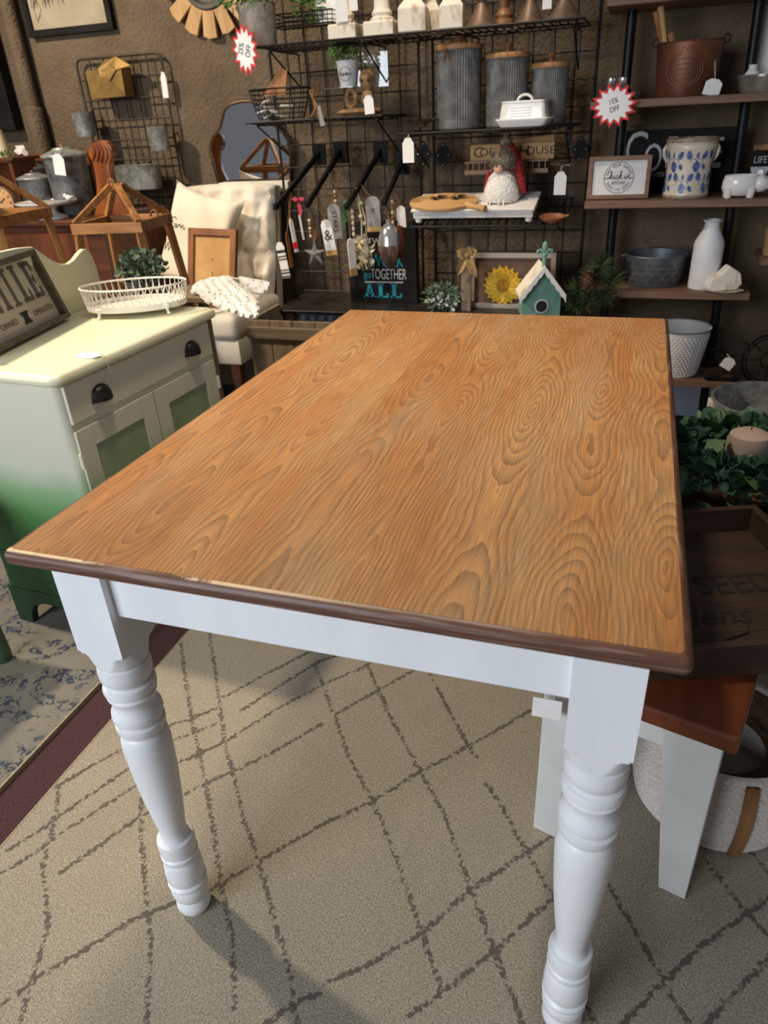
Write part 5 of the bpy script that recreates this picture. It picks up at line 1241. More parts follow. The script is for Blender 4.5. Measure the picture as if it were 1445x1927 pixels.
# dark metal flower
fc = xz(795, 240, 2.30); fc.z = z3+.012; s_ = S(fc)
mf = thing('metal_flower', 'dark weathered metal flower lying at the left of the canister shelf', 'ornament', fc-V((0,0,.012)))
K['rust'] = MAT('rusty_metal', (112, 92, 74), (78, 62, 50), .6, .4, scale=20)
for k in range(8):
    a = 2*PI*k/8; MB().leaf(fc, (math.cos(a), math.sin(a)*.9, .35), (0,0,1), 38*s_, 20*s_, .25).build('petal', K['rust'], mf, smooth=50)
MB().ball(fc+V((0,0,.006)), (8*s_,8*s_,5*s_), 10, 8).build('centre', K['rust'], mf)
price_tag(768, 283, 22, 42, 2.19, 'white price tag hanging under the canister shelf', hang=xz(769, 250, 2.2))
price_tag(1054, 345, 22, 40, 2.32, 'white price tag hanging from a wire hook right of the gnome', hang=xz(1057, 311, 2.33))
hk = MB().tube([xz(1036,309,2.40), xz(1057,311,2.33), xz(1072,310,2.30)], .002, 6).cyl(xz(1036,309,2.40), xz(1036,309,2.492), .002, n=6).build('wire_hook', K['silver'], None, org=xz(1050,310,2.4)); tag(hk, 'thin wire hook on the grid right of the coffee house sign', 'hook')
# black diamond plates joining the panels
for x, y, lab in ((796,290,'black diamond connector plate left of its twin below the canister shelf'), (834,292,'black diamond connector plate nearer the coffee house sign'), (1092,281,'black diamond connector plate at the far right of the grid')):
    c = xz(x, y, 2.487); s_ = S(c); t_ = thing('connector_plate', lab, 'bracket', c-V((0,0,22*s_)), 'black diamond connector plates')
    MB().prism([(0,-23*s_),(15*s_,-3*s_),(15*s_,3*s_),(0,23*s_),(-15*s_,3*s_),(-15*s_,-3*s_)], .007, MX.Translation(c)).build('plate', K['plate'], t_, smooth=0, bevel=.0015)
    for dx, dz in ((0,17),(0,-17),(-10,0),(10,0)): MB().ball(c+V((dx*s_, 0, dz*s_)), 2.2*s_, 8, 6).build('stud', K['silver'], t_)
    MB().bar(c+V((-14*s_,-.001,0)), c+V((14*s_,-.001,0)), .003, .004).build('hook_bar', K['plate'], t_, smooth=0)

# ------------------------------------------------------------------ coffee house sign, riser, gnome
c0, c1_ = xz(886, 305, 2.43), xz(1043, 296, 2.43); hh = xz(960, 272, 2.43).z-xz(960, 303, 2.43).z
ledz = (c0.z+c1_.z)/2
shf = thing('spice_ledge', 'narrow wooden slatted ledge under the coffee house block', 'ledge', ((c0.x+c1_.x)/2, 2.45, ledz-.03))
MB().box2((xz(876,320,2.42).x, 2.40, ledz-.006), (xz(1032,320,2.42).x, 2.488, ledz-.0005)).build('ledge_board', K['turned'], shf, smooth=0)
MB().box2((xz(876,320,2.42).x, 2.40, ledz-.045), (xz(1032,320,2.42).x, 2.408, ledz-.03)).build('lower_rail', K['turned'], shf, smooth=0)
for k in range(14):
    xx = xz(876,320,2.42).x+(xz(1032,320,2.42).x-xz(876,320,2.42).x)*(k+.5)/14; MB().cyl((xx, 2.404, ledz-.032), (xx, 2.404, ledz-.004), .0028, n=6).build('spindle', K['turned'], shf)
cb_ = thing('coffee_house_block', 'pale wooden block sign reading Coffee House', 'sign', ((c0.x+c1_.x)/2, 2.43, ledz))
K['blockw'] = WOOD('pale_block_wood', (196, 158, 106), (176, 136, 86), 0, .7, 40)
bb = MB().box2((c0.x, 2.418, ledz), (c1_.x, 2.445, ledz+hh)).build('block', K['blockw'], cb_, smooth=0, bevel=.002)
cxb = (c0.x+c1_.x)/2; wb_ = c1_.x-c0.x
for wd, sz, dx in (('C', .78, -.44), ('OFFEE', .58, -.235), ('*', .5, .015), ('H', .78, .11), ('OUSE', .58, .30)):
    text(wd, hh*sz*1.15, face((cxb+dx*wb_+.012, 2.4172, ledz+hh*(.50 if wd != '*' else .38))), K['brownframe'] if False else K['ink'], bb, sx=1.18)
b2 = MB(MX.Translation((c1_.x-.085, 2.462, ledz)) @ MX.Rotation(-.10, 4, 'Y')).box2((-.085, -.008, .006), (.085, .008, hh+.016)).build('wooden_block', K['blockw'], None, org=(c1_.x-.085, 2.462, ledz), smooth=0, bevel=.002)
tag(b2, 'second pale wooden block tilted behind the coffee house block', 'block')
z4 = zs4+.0008
rl, rr_ = xz(776, 412, 2.225), xz(1006, 405, 2.225)
zr_top = xz(890, 394, 2.225).z
rs_ = thing('white_riser', 'white wooden riser tray with beaded apron and bun feet', 'riser', ((rl.x+rr_.x)/2, 2.3, z4))
K['riserw'] = MAT('white_riser_paint', (232, 228, 224), (222, 216, 212), .55, scale=14)
rth = (zr_top-z4)
MB().box2((rl.x, 2.215, zr_top-.008), (rr_.x, 2.40, zr_top)).build('top_board', K['riserw'], rs_, smooth=0, bevel=.002)
MB().box2((rl.x+.006, 2.222, z4+rth*.36), (rr_.x-.006, 2.393, zr_top-.007)).build('apron', K['riserw'], rs_, smooth=0, bevel=.001)
b_ = MB(); nb_ = 64
for k in range(nb_): b_.ball((rl.x+.008+(rr_.x-rl.x-.016)*(k+.5)/nb_, 2.2205, z4+rth*.66), .0032, 6, 4)
stuff(b_.build('beading', K['riserw'], rs_))
for xx in (rl.x+.022, rr_.x-.022):
    for yy in (2.238, 2.378): MB().lathe([(0,0),(.011,0),(.0135,.005),(.011,rth*.16),(.013,rth*.18),(.014,rth*.28),(.012,rth*.37),(0,rth*.37)], (xx, yy, z4), 16).build('foot', K['riserw'], rs_)
# paddle board
pz = zr_top+.0006; pcx = xz(836, 380, 2.27).x; s_ = S(V((pcx, 2.27, pz)))
pb2 = thing('paddle_board', 'round pale wooden paddle board lying on the white riser', 'cutting board', (pcx, 2.27, pz))
ol = []
for i in range(40):
    a = 2*PI*i/40; ol.append((pcx+64*s_*math.cos(a), 2.275+.082*math.sin(a)))
hd = math.radians(-52); PB = []
ol2 = [V((x, y, 0)) for x, y in ol]
b_ = MB().loft([[p+V((0,0,pz)) for p in ol2], [p+V((0,0,pz+.003)) for p in [V(((q.x-pcx)*1.02+pcx, (q.y-2.275)*1.02+2.275, 0)) for q in ol2]], [p+V((0,0,pz+.012)) for p in [V(((q.x-pcx)*1.02+pcx, (q.y-2.275)*1.02+2.275, 0)) for q in ol2]], [p+V((0,0,pz+.014)) for p in ol2]])
b_.build('disc', K['palewx'], pb2, smooth=40)
h0, h1 = V((pcx+48*s_, 2.235, pz+.007)), V((xz(915, 390, 2.205).x, 2.198, pz+.007))
hm_ = h0.lerp(h1, .6)
MB().tube([h0, h0.lerp(h1, .35), hm_, h1], [.016, .009, .010, .012], 10).build('handle', K['palewx'], pb2)
for k, (x, y) in enumerate(((824,368),(862,368))):
    q = V((xz(x, y, 2.28).x, 2.29, pz+.0145)); t_ = thing('carved_leaf', ('dark carved leaf charm lying left on the paddle board', 'dark carved leaf charm lying right on the paddle board')[k], 'charm', q, 'dark leaf charms on the paddle board')
    for d_, L_, nm in (((1,.25,.12), .038, 'leaf_blade'), ((-1,-.25,.1), .030, 'leaf_blade'), ((.5,.9,.15), .026, 'leaf_lobe'), ((-.4,-1,.12), .022, 'leaf_lobe')):
        MB().leaf(q+V((0,0,.002)), d_, (0,0,1), L_, .020, .25).build(nm, MAT('dark_bronze_leaf', (58, 50, 40), (40, 34, 28), .5, .3, scale=40) if 'dark_bronze_leaf' not in bpy.data.materials else bpy.data.materials['dark_bronze_leaf'], t_, smooth=50)
# gnome
gc = xz(944, 386, 2.30); gc.z = zr_top+.0005; gc.y = 2.30; s_ = S(gc)
gn = thing('gnome_doll', 'bearded plush gnome in red scarf and grey fur hat on the white riser', 'doll', gc)
K['beard'] = MAT('white_plush', (236, 232, 226), (216, 210, 202), .95, scale=120, bump=.6)
K['greyfur'] = MAT('grey_brown_fur', (122, 112, 96), (88, 80, 66), .95, scale=90, bump=.6)
K['redknit'] = MAT('red_knit', (150, 34, 38), (116, 22, 28), .9, scale=120, bump=.4)
h_ = (xz(944, 268, 2.30).z-gc.z)
MB().lathe([(0,0),(30*s_,.001),(36*s_,10*s_),(33*s_,30*s_),(24*s_,55*s_),(14*s_,70*s_),(0,72*s_)], gc+V((4*s_,.02,0)), 24).build('body', K['greyfur'], gn)
rd = random.Random(21); lp = []
b_ = MB()
b_.lathe([(0,0),(30*s_,.0),(34*s_,8*s_),(32*s_,22*s_),(24*s_,42*s_),(13*s_,54*s_),(0,58*s_)], gc+V((0,-.012,0)), 30, sy=.8)
for k in range(40):
    a = rd.uniform(PI, 2*PI); z = rd.uniform(.1, .8); r_ = (31-16*z)*s_
    p = gc+V((r_*math.cos(a)*.9, -.012+r_*math.sin(a)*.78, z*58*s_)); b_.leaf(p, (math.cos(a)*.25, math.sin(a)*.35-.15, -1), (math.cos(a), math.sin(a), 0), 18*s_, 4*s_, .25)
b_.build('beard', K['beard'], gn, smooth=60)
MB().ball(gc+V((-4*s_,-.040,56*s_)), (9*s_,8*s_,8*s_), 14, 10).build('nose', MAT('skin_felt', (224, 176, 150), None, .8), gn)
b_ = MB().lathe([(22*s_,54*s_),(25*s_,60*s_),(24*s_,74*s_),(16*s_,88*s_),(0,92*s_)], gc+V((2*s_,.0,0)), 24)
for k in range(80):
    a = rd.uniform(0, 2*PI); z = rd.uniform(58, 84); r_ = 23*s_*(1 if z < 74 else .8)
    b_.leaf(gc+V((2*s_+r_*math.cos(a), r_*math.sin(a), z*s_)), (math.cos(a), math.sin(a), rd.uniform(-.8,.4)), (0,0,1), 9*s_, 4*s_, .3)
b_.build('fur_hat', K['greyfur'], gn, smooth=50)
MB().lathe([(24*s_,52*s_),(26*s_,60*s_),(24*s_,76*s_),(20*s_,86*s_),(10*s_,95*s_),(0,97*s_)], gc+V((7*s_,.016,0)), 24).tube([gc+V((26*s_,.0,66*s_)), gc+V((33*s_,-.005,40*s_)), gc+V((40*s_,-.005,14*s_))], [9*s_,9*s_,6*s_], 8).tube([gc+V((-22*s_,.0,50*s_)), gc+V((-27*s_,-.002,34*s_)), gc+V((-31*s_,-.002,20*s_))], [6*s_,6*s_,4*s_], 8).build('red_scarf', K['redknit'], gn)
b_ = MB().ball(gc+V((4*s_,.01,98*s_)), 11*s_, 12, 8)
for k in range(60):
    d_ = V((rd.gauss(0,1), rd.gauss(0,1), rd.gauss(0,1))).normalized(); b_.leaf(gc+V((4*s_,.01,98*s_))+d_*9*s_, d_, (0,0,1), 7*s_, 3.5*s_)
b_.build('pompon', K['greyfur'], gn, smooth=50)
# wooden scoop
wc = xz(1040, 405, 2.22); wc.z = z4+.008; s_ = S(wc)
ws = thing('wooden_scoop', 'small reddish wooden dish at the right end of the riser shelf', 'dish', wc-V((0,0,.008)))
MB().lathe([(0,-.007),(.5,-.006),(.85,.004),(1.0,.014),(.94,.014),(.7,.004),(0,.0)], wc, 24, sx=24*s_, sy=.032).build('bowl', MAT('red_brown_wood', (156, 96, 58), (124, 70, 40), .5, scale=40, stretch=(.1,1,1)), ws)
MB().tube([wc+V((20*s_,0,.010)), wc+V((30*s_,0,.018))], [.006,.004], 8).build('handle', K['turned'], ws)

# ------------------------------------------------------------------ lowest shelf: black sign, greenery, sunflower, birdhouse
a0, a1_ = xz(661, 583, 2.31), xz(786, 583, 2.31); zt_ = xz(720, 418, 2.31).z
bs = thing('black_word_sign', 'black box sign with teal ALL and white TOGETHER lettering', 'sign', ((a0.x+a1_.x)/2, 2.33, zs5))
bb = MB().box2((a0.x, 2.31, zs5), (a1_.x, 2.345, zt_)).build('box', K['dark'], bs, smooth=0, bevel=.002)
def words(wd, px, py, hpx, mat, sx=1):
    c = xz(px, py, 2.3095); text(wd, hpx*S(c)*1.38, face(c+V((0,-.0004,0))), mat, bb, sx=sx)
words('We', 712, 455, 13, K['chalkw'], .9); words('WORK', 728, 492, 24, K['tealink'], .62); words('go', 692, 517, 12, K['tealink']); words('TOGETHER', 731, 517, 20, K['chalkw'], .50)
c = xz(722, 531, 2.3092); s_ = S(c); MB().box2((c.x-38*s_, 2.3085, c.z-.0022), (c.x+38*s_, 2.31, c.z+.0022)).build('rule', K['chalkw'], bb, smooth=0)
c = xz(686, 559, 2.3095); s_ = S(c); b_ = None
FMs = face(c+V((0,-.0002,0)))
for k, chh in enumerate('ALL'):
    b_ = MB(FMs); slab(b_, chh, k*26*s_, 0, 22*s_, 25*s_, .2, 0.0002); b_.build('letter', K['tealink'], bb, smooth=0)
gc2 = xz(832, 575, 2.22); gr = thing('greenery_pick', 'low green and white leafy pick left of the sunflower picture', 'plant', V((gc2.x, 2.22, zs5)))
foliage(V((gc2.x, 2.22, zs5+.045)), (.075,.05,.045), 220, .030, .010, K['sage'], gr, seed=31)
foliage(V((gc2.x+.01, 2.20, zs5+.035)), (.06,.04,.03), 40, .02, .014, K['ceramicm'], gr, 'blossoms', seed=32)
# burlap bow on a grey picket
pk = xz(877, 560, 2.21); s_ = S(pk)
bo = thing('picket_with_bow', 'grey wooden picket with a tan burlap bow', 'decor', V((pk.x, 2.21, zs5)))
zt2 = xz(877, 480, 2.21).z
MB().box2((pk.x-9*s_, 2.205, zs5), (pk.x+9*s_, 2.22, zt2)).build('picket', K['greyw'], bo, smooth=0, bevel=.002)
K['burlap'] = MAT('burlap', (162, 138, 92), (130, 106, 66), .95, scale=160, bump=.3)
q = xz(880, 480, 2.198)
for d_, L_, w_ in (((-.9,-.3,.35),22,20),((.9,-.3,.5),22,20),((.3,-.5,.9),20,18),((-.5,-.5,.7),18,18),((-.5,-.2,-1),40,16),((.5,-.2,-1),44,16)):
    MB().leaf(q, d_, (0,-1,.2), L_*s_, w_*s_, .5).build('bow_loop', K['burlap'], bo, smooth=60)
MB().ball(q+V((0,-.006,0)), 6*s_, 8, 6).build('knot', K['burlap'], bo)
# sunflower picture
f0, f1 = xz(884, 590, 2.27), xz(1040, 590, 2.27); fzt = xz(960, 476, 2.27).z
sp = thing('sunflower_picture', 'pale framed brown board with a yellow sunflower', 'picture', ((f0.x+f1.x)/2, 2.28, zs5))
FMp = face((f0.x, 2.285, zs5)); W_ = f1.x-f0.x; H_ = fzt-zs5
K['greigef'] = WOOD('greige_frame', (168, 156, 144), (146, 134, 122), 0, .6, 40)
frame_parts(FMp, 0, W_, 0, H_, .018, .02, K['greigef'], sp)
pbd = board(FMp, .014, W_-.014, .014, H_-.014, .003, .008, MAT('brown_canvas', (104, 80, 62), (90, 68, 52), .8, scale=12), sp, 'board')
sfc = xz(946, 537, 2.27); s_ = S(sfc); SF = face((sfc.x, 2.276, sfc.z))
K['yellow'] = MAT('sunflower_yellow', (222, 178, 42), (196, 148, 26), .7, scale=40)
for lay in range(2):
    for k in range(18):
        a = 2*PI*(k+.5*lay)/18; Mk = SF @ MX.Rotation(a, 4, 'Z')
        MB(Mk).leaf((8*s_, 0, .003+.003*lay), (1,0,.10), (0,0,1), (30-5*lay)*s_, 10*s_, .12).build('petal', K['yellow'], pbd, smooth=50)
MB(SF).lathe([(0,.012),(10*s_,.011),(13*s_,.006),(13*s_,.0)], (0,0,0), 20).build('flower_centre', MAT('sunflower_centre', (188, 138, 36), (150, 100, 24), .9, scale=120, bump=.6), pbd)
# birdhouse
bh0 = xz(1010, 590, 2.16); s_ = S(bh0)
HM = rotz(.28, (xz(1013, 590, 2.18).x, 2.20, 0))
bh = thing('birdhouse', 'teal birdhouse with white gable roof and finial', 'birdhouse', (HM.translation.x, 2.20, zs5))
hw = 35*s_; ze = xz(1010, 552, 2.16).z; zp = xz(1010, 505, 2.16).z
MB(HM).prism([(-hw,zs5),(hw,zs5),(hw,ze),(0,zp-.006),(-hw,ze)], .10, MX.Translation((0,-.04,0))).build('house', K['teal'], bh, smooth=0)
for sg_ in (-1, 1):
    d_ = V((sg_*hw, 0, ze-zp)); e_ = d_.normalized(); ov_ = e_*.014
    b_ = MB(HM); nn = V((-e_.z*sg_, 0, abs(e_.x)));
    p1, p2 = V((0,0,zp)), V((0,0,zp))+d_+ov_*1.6
    b_.loft([[V((p1.x, y, p1.z)), V((p2.x, y, p2.z)), V((p2.x, y, p2.z+.014)), V((p1.x, y, p1.z+.014))] for y in (-.064, .07)]); b_.build('roof_slope', K['chippy'], bh, smooth=0, bevel=.001)
    o_ = []
    for k in range(10): f_ = k/9; q = p1.lerp(p2, f_); o_.append((q.x, q.z-.008-.006*(k % 2)))
    MB(HM).prism([(p1.x, p1.z+.014), (p2.x, p2.z+.014)]+o_[::-1], .004, MX.Translation((0,-.068,0))).build('gable_trim', K['riserw'], bh, smooth=0)
zh = xz(1010, 576, 2.16).z
HF = HM @ face((0, -.0405, zh))
MB(HF).lathe([(11*s_,0),(13*s_,.0),(13*s_,.004),(10.5*s_,.005)], (0,0,0), 24, cap=False).build('hole_ring', K['riserw'], bh)
MB(HF).lathe([(0,.0008),(11*s_,.0008)], (0,0,0), 24, cap=False).build('entrance_hole', K['ink'], bh)
fzb = zp+.012
b_ = MB(HM).cyl((0,-.05,fzb-.006), (0,-.05,fzb+22*s_), 4*s_, n=10).ball((0,-.05,fzb+32*s_), (5*s_,4*s_,10*s_), 10, 8).ball((0,-.05,fzb+18*s_), (6*s_,5*s_,3*s_), 10, 6)
for sg_ in (-1, 1): b_.tube([(0,-.05,fzb+18*s_), (sg_*7*s_,-.05,fzb+27*s_), (sg_*12*s_,-.05,fzb+26*s_), (sg_*13*s_,-.05,fzb+20*s_)], [3*s_,3*s_,3*s_,2.5*s_], 8)
b_.build('finial', K['teal'], bh)
# pine bough
pn = xz(1115, 535, 2.24); s_ = S(pn)
pi_ = thing('pine_bough', 'bushy pine bough with a brown pine cone by the olive bucket', 'greenery', V((pn.x, 2.24, zs5)))
rd = random.Random(44); b_ = MB()
for k in range(1500):
    cl_ = [(1090,545),(1120,520),(1135,560),(1105,565),(1150,530),(1080,575),(1130,500)][k % 7]
    c = xz(cl_[0], cl_[1], 2.22+.03*rd.random()); d_ = V((rd.gauss(0,1), rd.gauss(0,.7), rd.gauss(0,1)+.2)).normalized()
    L_ = rd.uniform(18, 34)*s_; sd = d_.orthogonal().normalized()*.0011; b_.add([c-sd, c+sd, c+d_*L_+sd*.4, c+d_*L_-sd*.4], [(0,1,2,3)])
stuff(b_.build('needles', K['pine'], pi_, smooth=0))
MB().tube([V((pn.x, 2.25, zs5)), xz(1105,580,2.24), xz(1135,500,2.24)], [.006,.005,.003], 6).build('branch', K['bark'], pi_)
cc = xz(1107, 530, 2.185); b_ = MB().ball(cc, (11*s_,11*s_,14*s_), 10, 8)
for k in range(54):
    z = -1+2*((k+.5)/54); a = k*2.4; r_ = math.sqrt(max(0,1-z*z)); d_ = V((r_*math.cos(a), r_*math.sin(a), z*.6+.3)); b_.leaf(cc+V((r_*math.cos(a)*10*s_, r_*math.sin(a)*10*s_, z*13*s_)), d_, (0,0,1), 9*s_, 8*s_, .3)
b_.build('pine_cone', MAT('pine_cone_brown', (110, 76, 52), (78, 52, 34), .8, scale=60), pi_, smooth=40)

# ------------------------------------------------------------------ crate and plaid bolster below the lowest shelf
CYF = 1.90
c0, c1_ = xz(470, 640, CYF), xz(700, 640, CYF); czt_ = xz(560, 606, CYF).z; 
cr_ = thing('slatted_crate', 'weathered grey plank crate under the lowest wire shelf', 'crate', ((c0.x+c1_.x)/2, CYF+.14, -.012))
pw = (xz(556, 620, CYF).x-xz(514, 620, CYF).x); x = c0.x
k = 0
while x < c1_.x+.2:
    MB().box2((x+.0015, CYF, .0-.012), (x+pw-.0015, CYF+.014, czt_)).build('plank', K['greyw'], cr_, smooth=0, bevel=.001); x += pw
xe = x
zrl = xz(560, 628, CYF).z
MB().box2((c0.x-.002, CYF-.014, zrl-.022), (xe, CYF-.0005, zrl+.022)).build('rail', K['greywx'], cr_, smooth=0, bevel=.0015)
MB().box2((c0.x-.002, CYF-.014, .06), (xe, CYF-.0005, .104)).build('rail', K['greywx'], cr_, smooth=0, bevel=.0015)
for k in range(3): MB().box2((c0.x, CYF+.0145+.085*k, -.012), (c0.x+.014, CYF+.0145+.083*(k+1), czt_)).build('plank', K['greyw'], cr_, smooth=0, bevel=.001)
MB().box2((c0.x+.015, CYF+.02, -.012), (xe-.01, CYF+.26, .004)).build('bottom_board', K['greywx'], cr_, smooth=0)
def plaid():
    m_, ns, lk, b_ = nt('blue_white_check'); b_.inputs['Roughness'].default_value = .9
    tc = N(ns, 'ShaderNodeTexCoord'); ck_ = N(ns, 'ShaderNodeTexChecker'); ck_.inputs['Scale'].default_value = 48; ck_.inputs[1].default_value = lin((214, 220, 226)); ck_.inputs[2].default_value = lin((120, 146, 172))
    lk.new(tc.outputs['Object'], ck_.inputs['Vector']); lk.new(ck_.outputs[0], b_.inputs['Base Color']); return m_
q0_, q1_ = xz(560, 588, 2.2), xz(690, 586, 2.2)
bl_ = MB().tube([V((q0_.x-.006,2.24,q0_.z-.04)), V((q0_.x,2.24,q0_.z-.04)), V((q1_.x,2.24,q0_.z-.04)), V((q1_.x+.006,2.24,q0_.z-.04))], [.02,.036,.036,.02], 20).build('plaid_bolster', plaid(), None, org=((q0_.x+q1_.x)/2, 2.24, q0_.z-.076))
tag(bl_, 'blue and white checked fabric roll lying in the plank crate', 'fabric roll')

# the riser shelf slopes towards the shopper: tip it and what lies on it
th = math.radians(12); TI = MX.Translation((0, S4Y, zs4)) @ MX.Rotation(th, 4, 'X') @ MX.Translation((0, -S4Y, -zs4))
for o in list(C.objects):
    if o.parent is None and o.name.split('.')[0] in ('white_riser', 'paddle_board', 'carved_leaf', 'wooden_scoop', 'wire_shelf'):
        if o.name.startswith('wire_shelf') and 'white riser' not in o['label']: continue
        o.matrix_basis = TI @ o.matrix_basis
gn.location.z += math.tan(th)*(2.30-S4Y)-.004
# ------------------------------------------------------------------ pipe-and-board shelving on the right
SFY, SBY = 2.27, 2.57
SHZ = {}
unit_posts = []
def plank_shelf(key, pl, pr, ytop_px, xm, label, th=.024):
    z = xz(xm, ytop_px, SFY).z
    o = MB().box2((A(pl, ytop_px, SFY).x, SFY, z-th), (A(pr, ytop_px, SFY).x, SBY, z)).build('plank_shelf', K['shelfw'], None, org=((A(pl, ytop_px, SFY).x+A(pr, ytop_px, SFY).x)/2, (SFY+SBY)/2, z-th), smooth=0, bevel=.003)
    tag(o, label, 'shelf', 'brown plank shelves on black pipes'); SHZ[key] = z+.0005; return o
plank_shelf('a', 1112, 1560, 180, 1320, 'brown plank shelf carrying the copper bucket')
plank_shelf('b', 1100, 1540, 377, 1270, 'brown plank shelf carrying the blue floral crock')
plank_shelf('c', 1092, 1413, 550, 1250, 'brown plank shelf carrying the white bottle')
plank_shelf('d', 1090, 1382, 716, 1290, 'lowest brown plank shelf with the iron letter')
K['pipeb'] = MAT('black_iron_pipe', (20, 20, 21), (28, 28, 29), .45, .5, scale=40)
zt_ = xz(1230, -20, SFY).z
o = MB().box2((A(1140, 8, SFY).x, SFY+.03, zt_-.03), (A(1560, 0, SFY).x, SBY, zt_)).build('plank_shelf', K['shelfw'], None, org=(A(1300,0,SFY).x, 2.4, zt_-.03), smooth=0, bevel=.003)
tag(o, 'highest brown plank shelf cut by the top picture edge', 'shelf', 'brown plank shelves on black pipes')
PYY = 2.475
def post(xt, xb, label):
    t_ = thing('pipe_post', label, 'post', (xb, PYY, -.012), 'black pipe posts')
    zs_ = [-.012, SHZ['d']-.025, SHZ['d'], SHZ['c']-.025, SHZ['c'], SHZ['b']-.025, SHZ['b'], SHZ['a']-.025, SHZ['a'], zt_-.031]
    for k in range(0, len(zs_), 2):
        f0, f1 = zs_[k]/1.45, zs_[k+1]/1.45
        p, q = V((xb+(xt-xb)*f0, PYY, zs_[k])), V((xb+(xt-xb)*f1, PYY, zs_[k+1]))
        MB().cyl(p, q, .0165, n=16).build('pipe', K['pipeb'], t_)
        MB().lathe([(0,0),(.034,0),(.034,.006),(.022,.010),(.021,.03),(.0165,.032)], p+V((0,0,.0002)), 18).build('flange', K['pipeb'], t_)
    return t_
post(A(1192, 0, PYY).x, A(1145, 520, PYY).x, 'black iron pipe post on the left of the plank shelves')
post(A(1430, 0, PYY).x, A(1318, 798, PYY).x, 'black iron pipe post on the right of the plank shelves')

# ------------------------------------------------------------------ shelf a: copper bucket, shakers, vases
za = SHZ['a']; Y = 2.40
c = xz(1287, 178, Y); c.z = za; s_ = S(c); h = xz(1287, 82, Y).z-za; R_ = 52*s_
cbk = thing('copper_bucket', 'brown copper bucket with embossed oval badge', 'bucket', c)
n = 48; lp = [[c+V((math.cos(2*PI*j/n)*R_*g_*1.0, math.sin(2*PI*j/n)*R_*g_*.95, z)) for j in range(n)] for g_, z in ((0.98,0),(1.0,.004),(1.06,h*.6),(1.12,h),(1.14,h+.002),(1.12,h+.005),(1.07,h),(.98,h*.4),(.96,.01))]
MB().loft(lp).build('pail', K['copper'], cbk)
EM = face(c+V((-R_*.12, -R_*.985, h*.5)), (1,-.1,0), (0,-.08,1))
b_ = MB(EM)
for g_ in (1.0, .86): b_.tube([(30*s_*g_*math.cos(a), 30*s_*g_*math.sin(a)*.95, -.001+.004*math.cos(a)**2*-1) for a in [2*PI*i/30 for i in range(30)]], .0016, 6, True)
for k in range(-2, 3): b_.tube([(-18*s_, k*8*s_, -.001), (0, k*8*s_+2*s_, .0008), (18*s_, k*8*s_, -.001)], .0014, 5)
b_.tube([(-12*s_, 24*s_, -.001), (-6*s_, 36*s_, 0), (0, 30*s_, .0005), (6*s_, 36*s_, 0), (12*s_, 24*s_, -.001)], .0016, 5)
b_.build('embossed_badge', K['copper'], cbk)
for sg_ in (-1, 1): MB().tube([c+V((sg_*(R_*1.16+.010*math.cos(a)), 0, h+.006+.012*math.sin(a))) for a in [2*PI*i/14 for i in range(14)]], .0026, 6, True).build('handle_ring', K['pipeb'], cbk)
for k, (px, tp, d_) in enumerate(((1243, 12, -12), (1233, 22, -14), (1252, 60, -6), (1262, 62, 0), (1240, 58, -8))):
    p0_, p1_ = V((c.x-R_*.45+k*.008, Y-.02+.012*(k % 3), za+.012)), xz(px, tp, Y-.01+.01*(k % 3))
    o = MB().tube([p0_, p0_.lerp(p1_, .7), p1_], [.008, .0085, .010], 10).build('wooden_stick', (K['palew'], K['oak'], K['kraft'], K['kraft'], K['oak'])[k], None, org=p0_)
    tag(o, ('long golden wooden stick standing in the copper bucket', 'long dark amber stick leaning leftmost in the copper bucket', 'short kraft roll in the copper bucket, middle one', 'short kraft roll in the copper bucket, nearest its rim', 'short oak roll in the copper bucket, leftmost short one')[k], 'stick', 'sticks in the copper bucket')
price_tag(1341, 164, 30, 27, 2.31, 'white price tag hanging from the copper bucket ring', hang=xz(1345, 82, 2.37), lean=.2)
for k, x in enumerate((1148, 1170)):
    q = xz(x, 178, 2.36); q.z = za; s_ = S(q); t_ = thing('glass_shaker', ('glass salt shaker with steel cap behind the sale card, left one', 'glass pepper shaker with steel cap behind the sale card, right one')[k], 'shaker', q, 'glass shakers')
    MB().lathe([(0,0),(9*s_,0),(10*s_,.006),(10*s_,20*s_),(8*s_,27*s_),(0,27*s_)], q, 20, rib=-.03, nr=1).build('glass_body', K['glass'], t_)
    MB().lathe([(8*s_,26*s_),(8.5*s_,27*s_),(8*s_,36*s_),(5*s_,38*s_),(0,38*s_)], q, 20).build('cap', K['silver'], t_)
q = xz(1411, 147, 2.39); s_ = S(q)
dz = za
gd = thing('glass_dish', 'smoky pressed glass dish holding the little white vases', 'dish', V((xz(1440,170,2.39).x, 2.39, za)))
MB().lathe([(0,0),(44*s_,0),(47*s_,.01),(51*s_,24*s_),(53*s_,25*s_),(53*s_,29*s_),(49*s_,29*s_),(45*s_,.012),(0,.008)], V((xz(1440,170,2.39).x, 2.39, za)), 32, sy=.9).build('bowl', MAT('smoky_glass', (190, 180, 162), (150, 140, 122), .15, trans=.55, scale=30), gd)
for k, (x, t0) in enumerate(((1411, 122), (1446, 128))):
    q = xz(x, 160, 2.385); q.z = za+.0085; s_ = S(q); h = xz(x, t0, 2.385).z-q.z
    vz = MB().lathe([(0,0),(.5,0),(.92,h*.2/1),(1.0,h*.42),(.82,h*.66),(.5,h*.82),(.46,h*.9),(.55,h),(.45,h),(.4,h*.9),(0,h*.85)], q, 24, sx=15*s_, sy=15*s_).build('bud_vase', K['ceramic'], None, org=q)
    tag(vz, ('small white bud vase standing in the glass dish, the whole one', 'small white bud vase standing in the glass dish at picture edge')[k], 'vase', 'white bud vases')
q = xz(1428, 174, 2.50); w0 = xz(1408, 174, 2.52).x
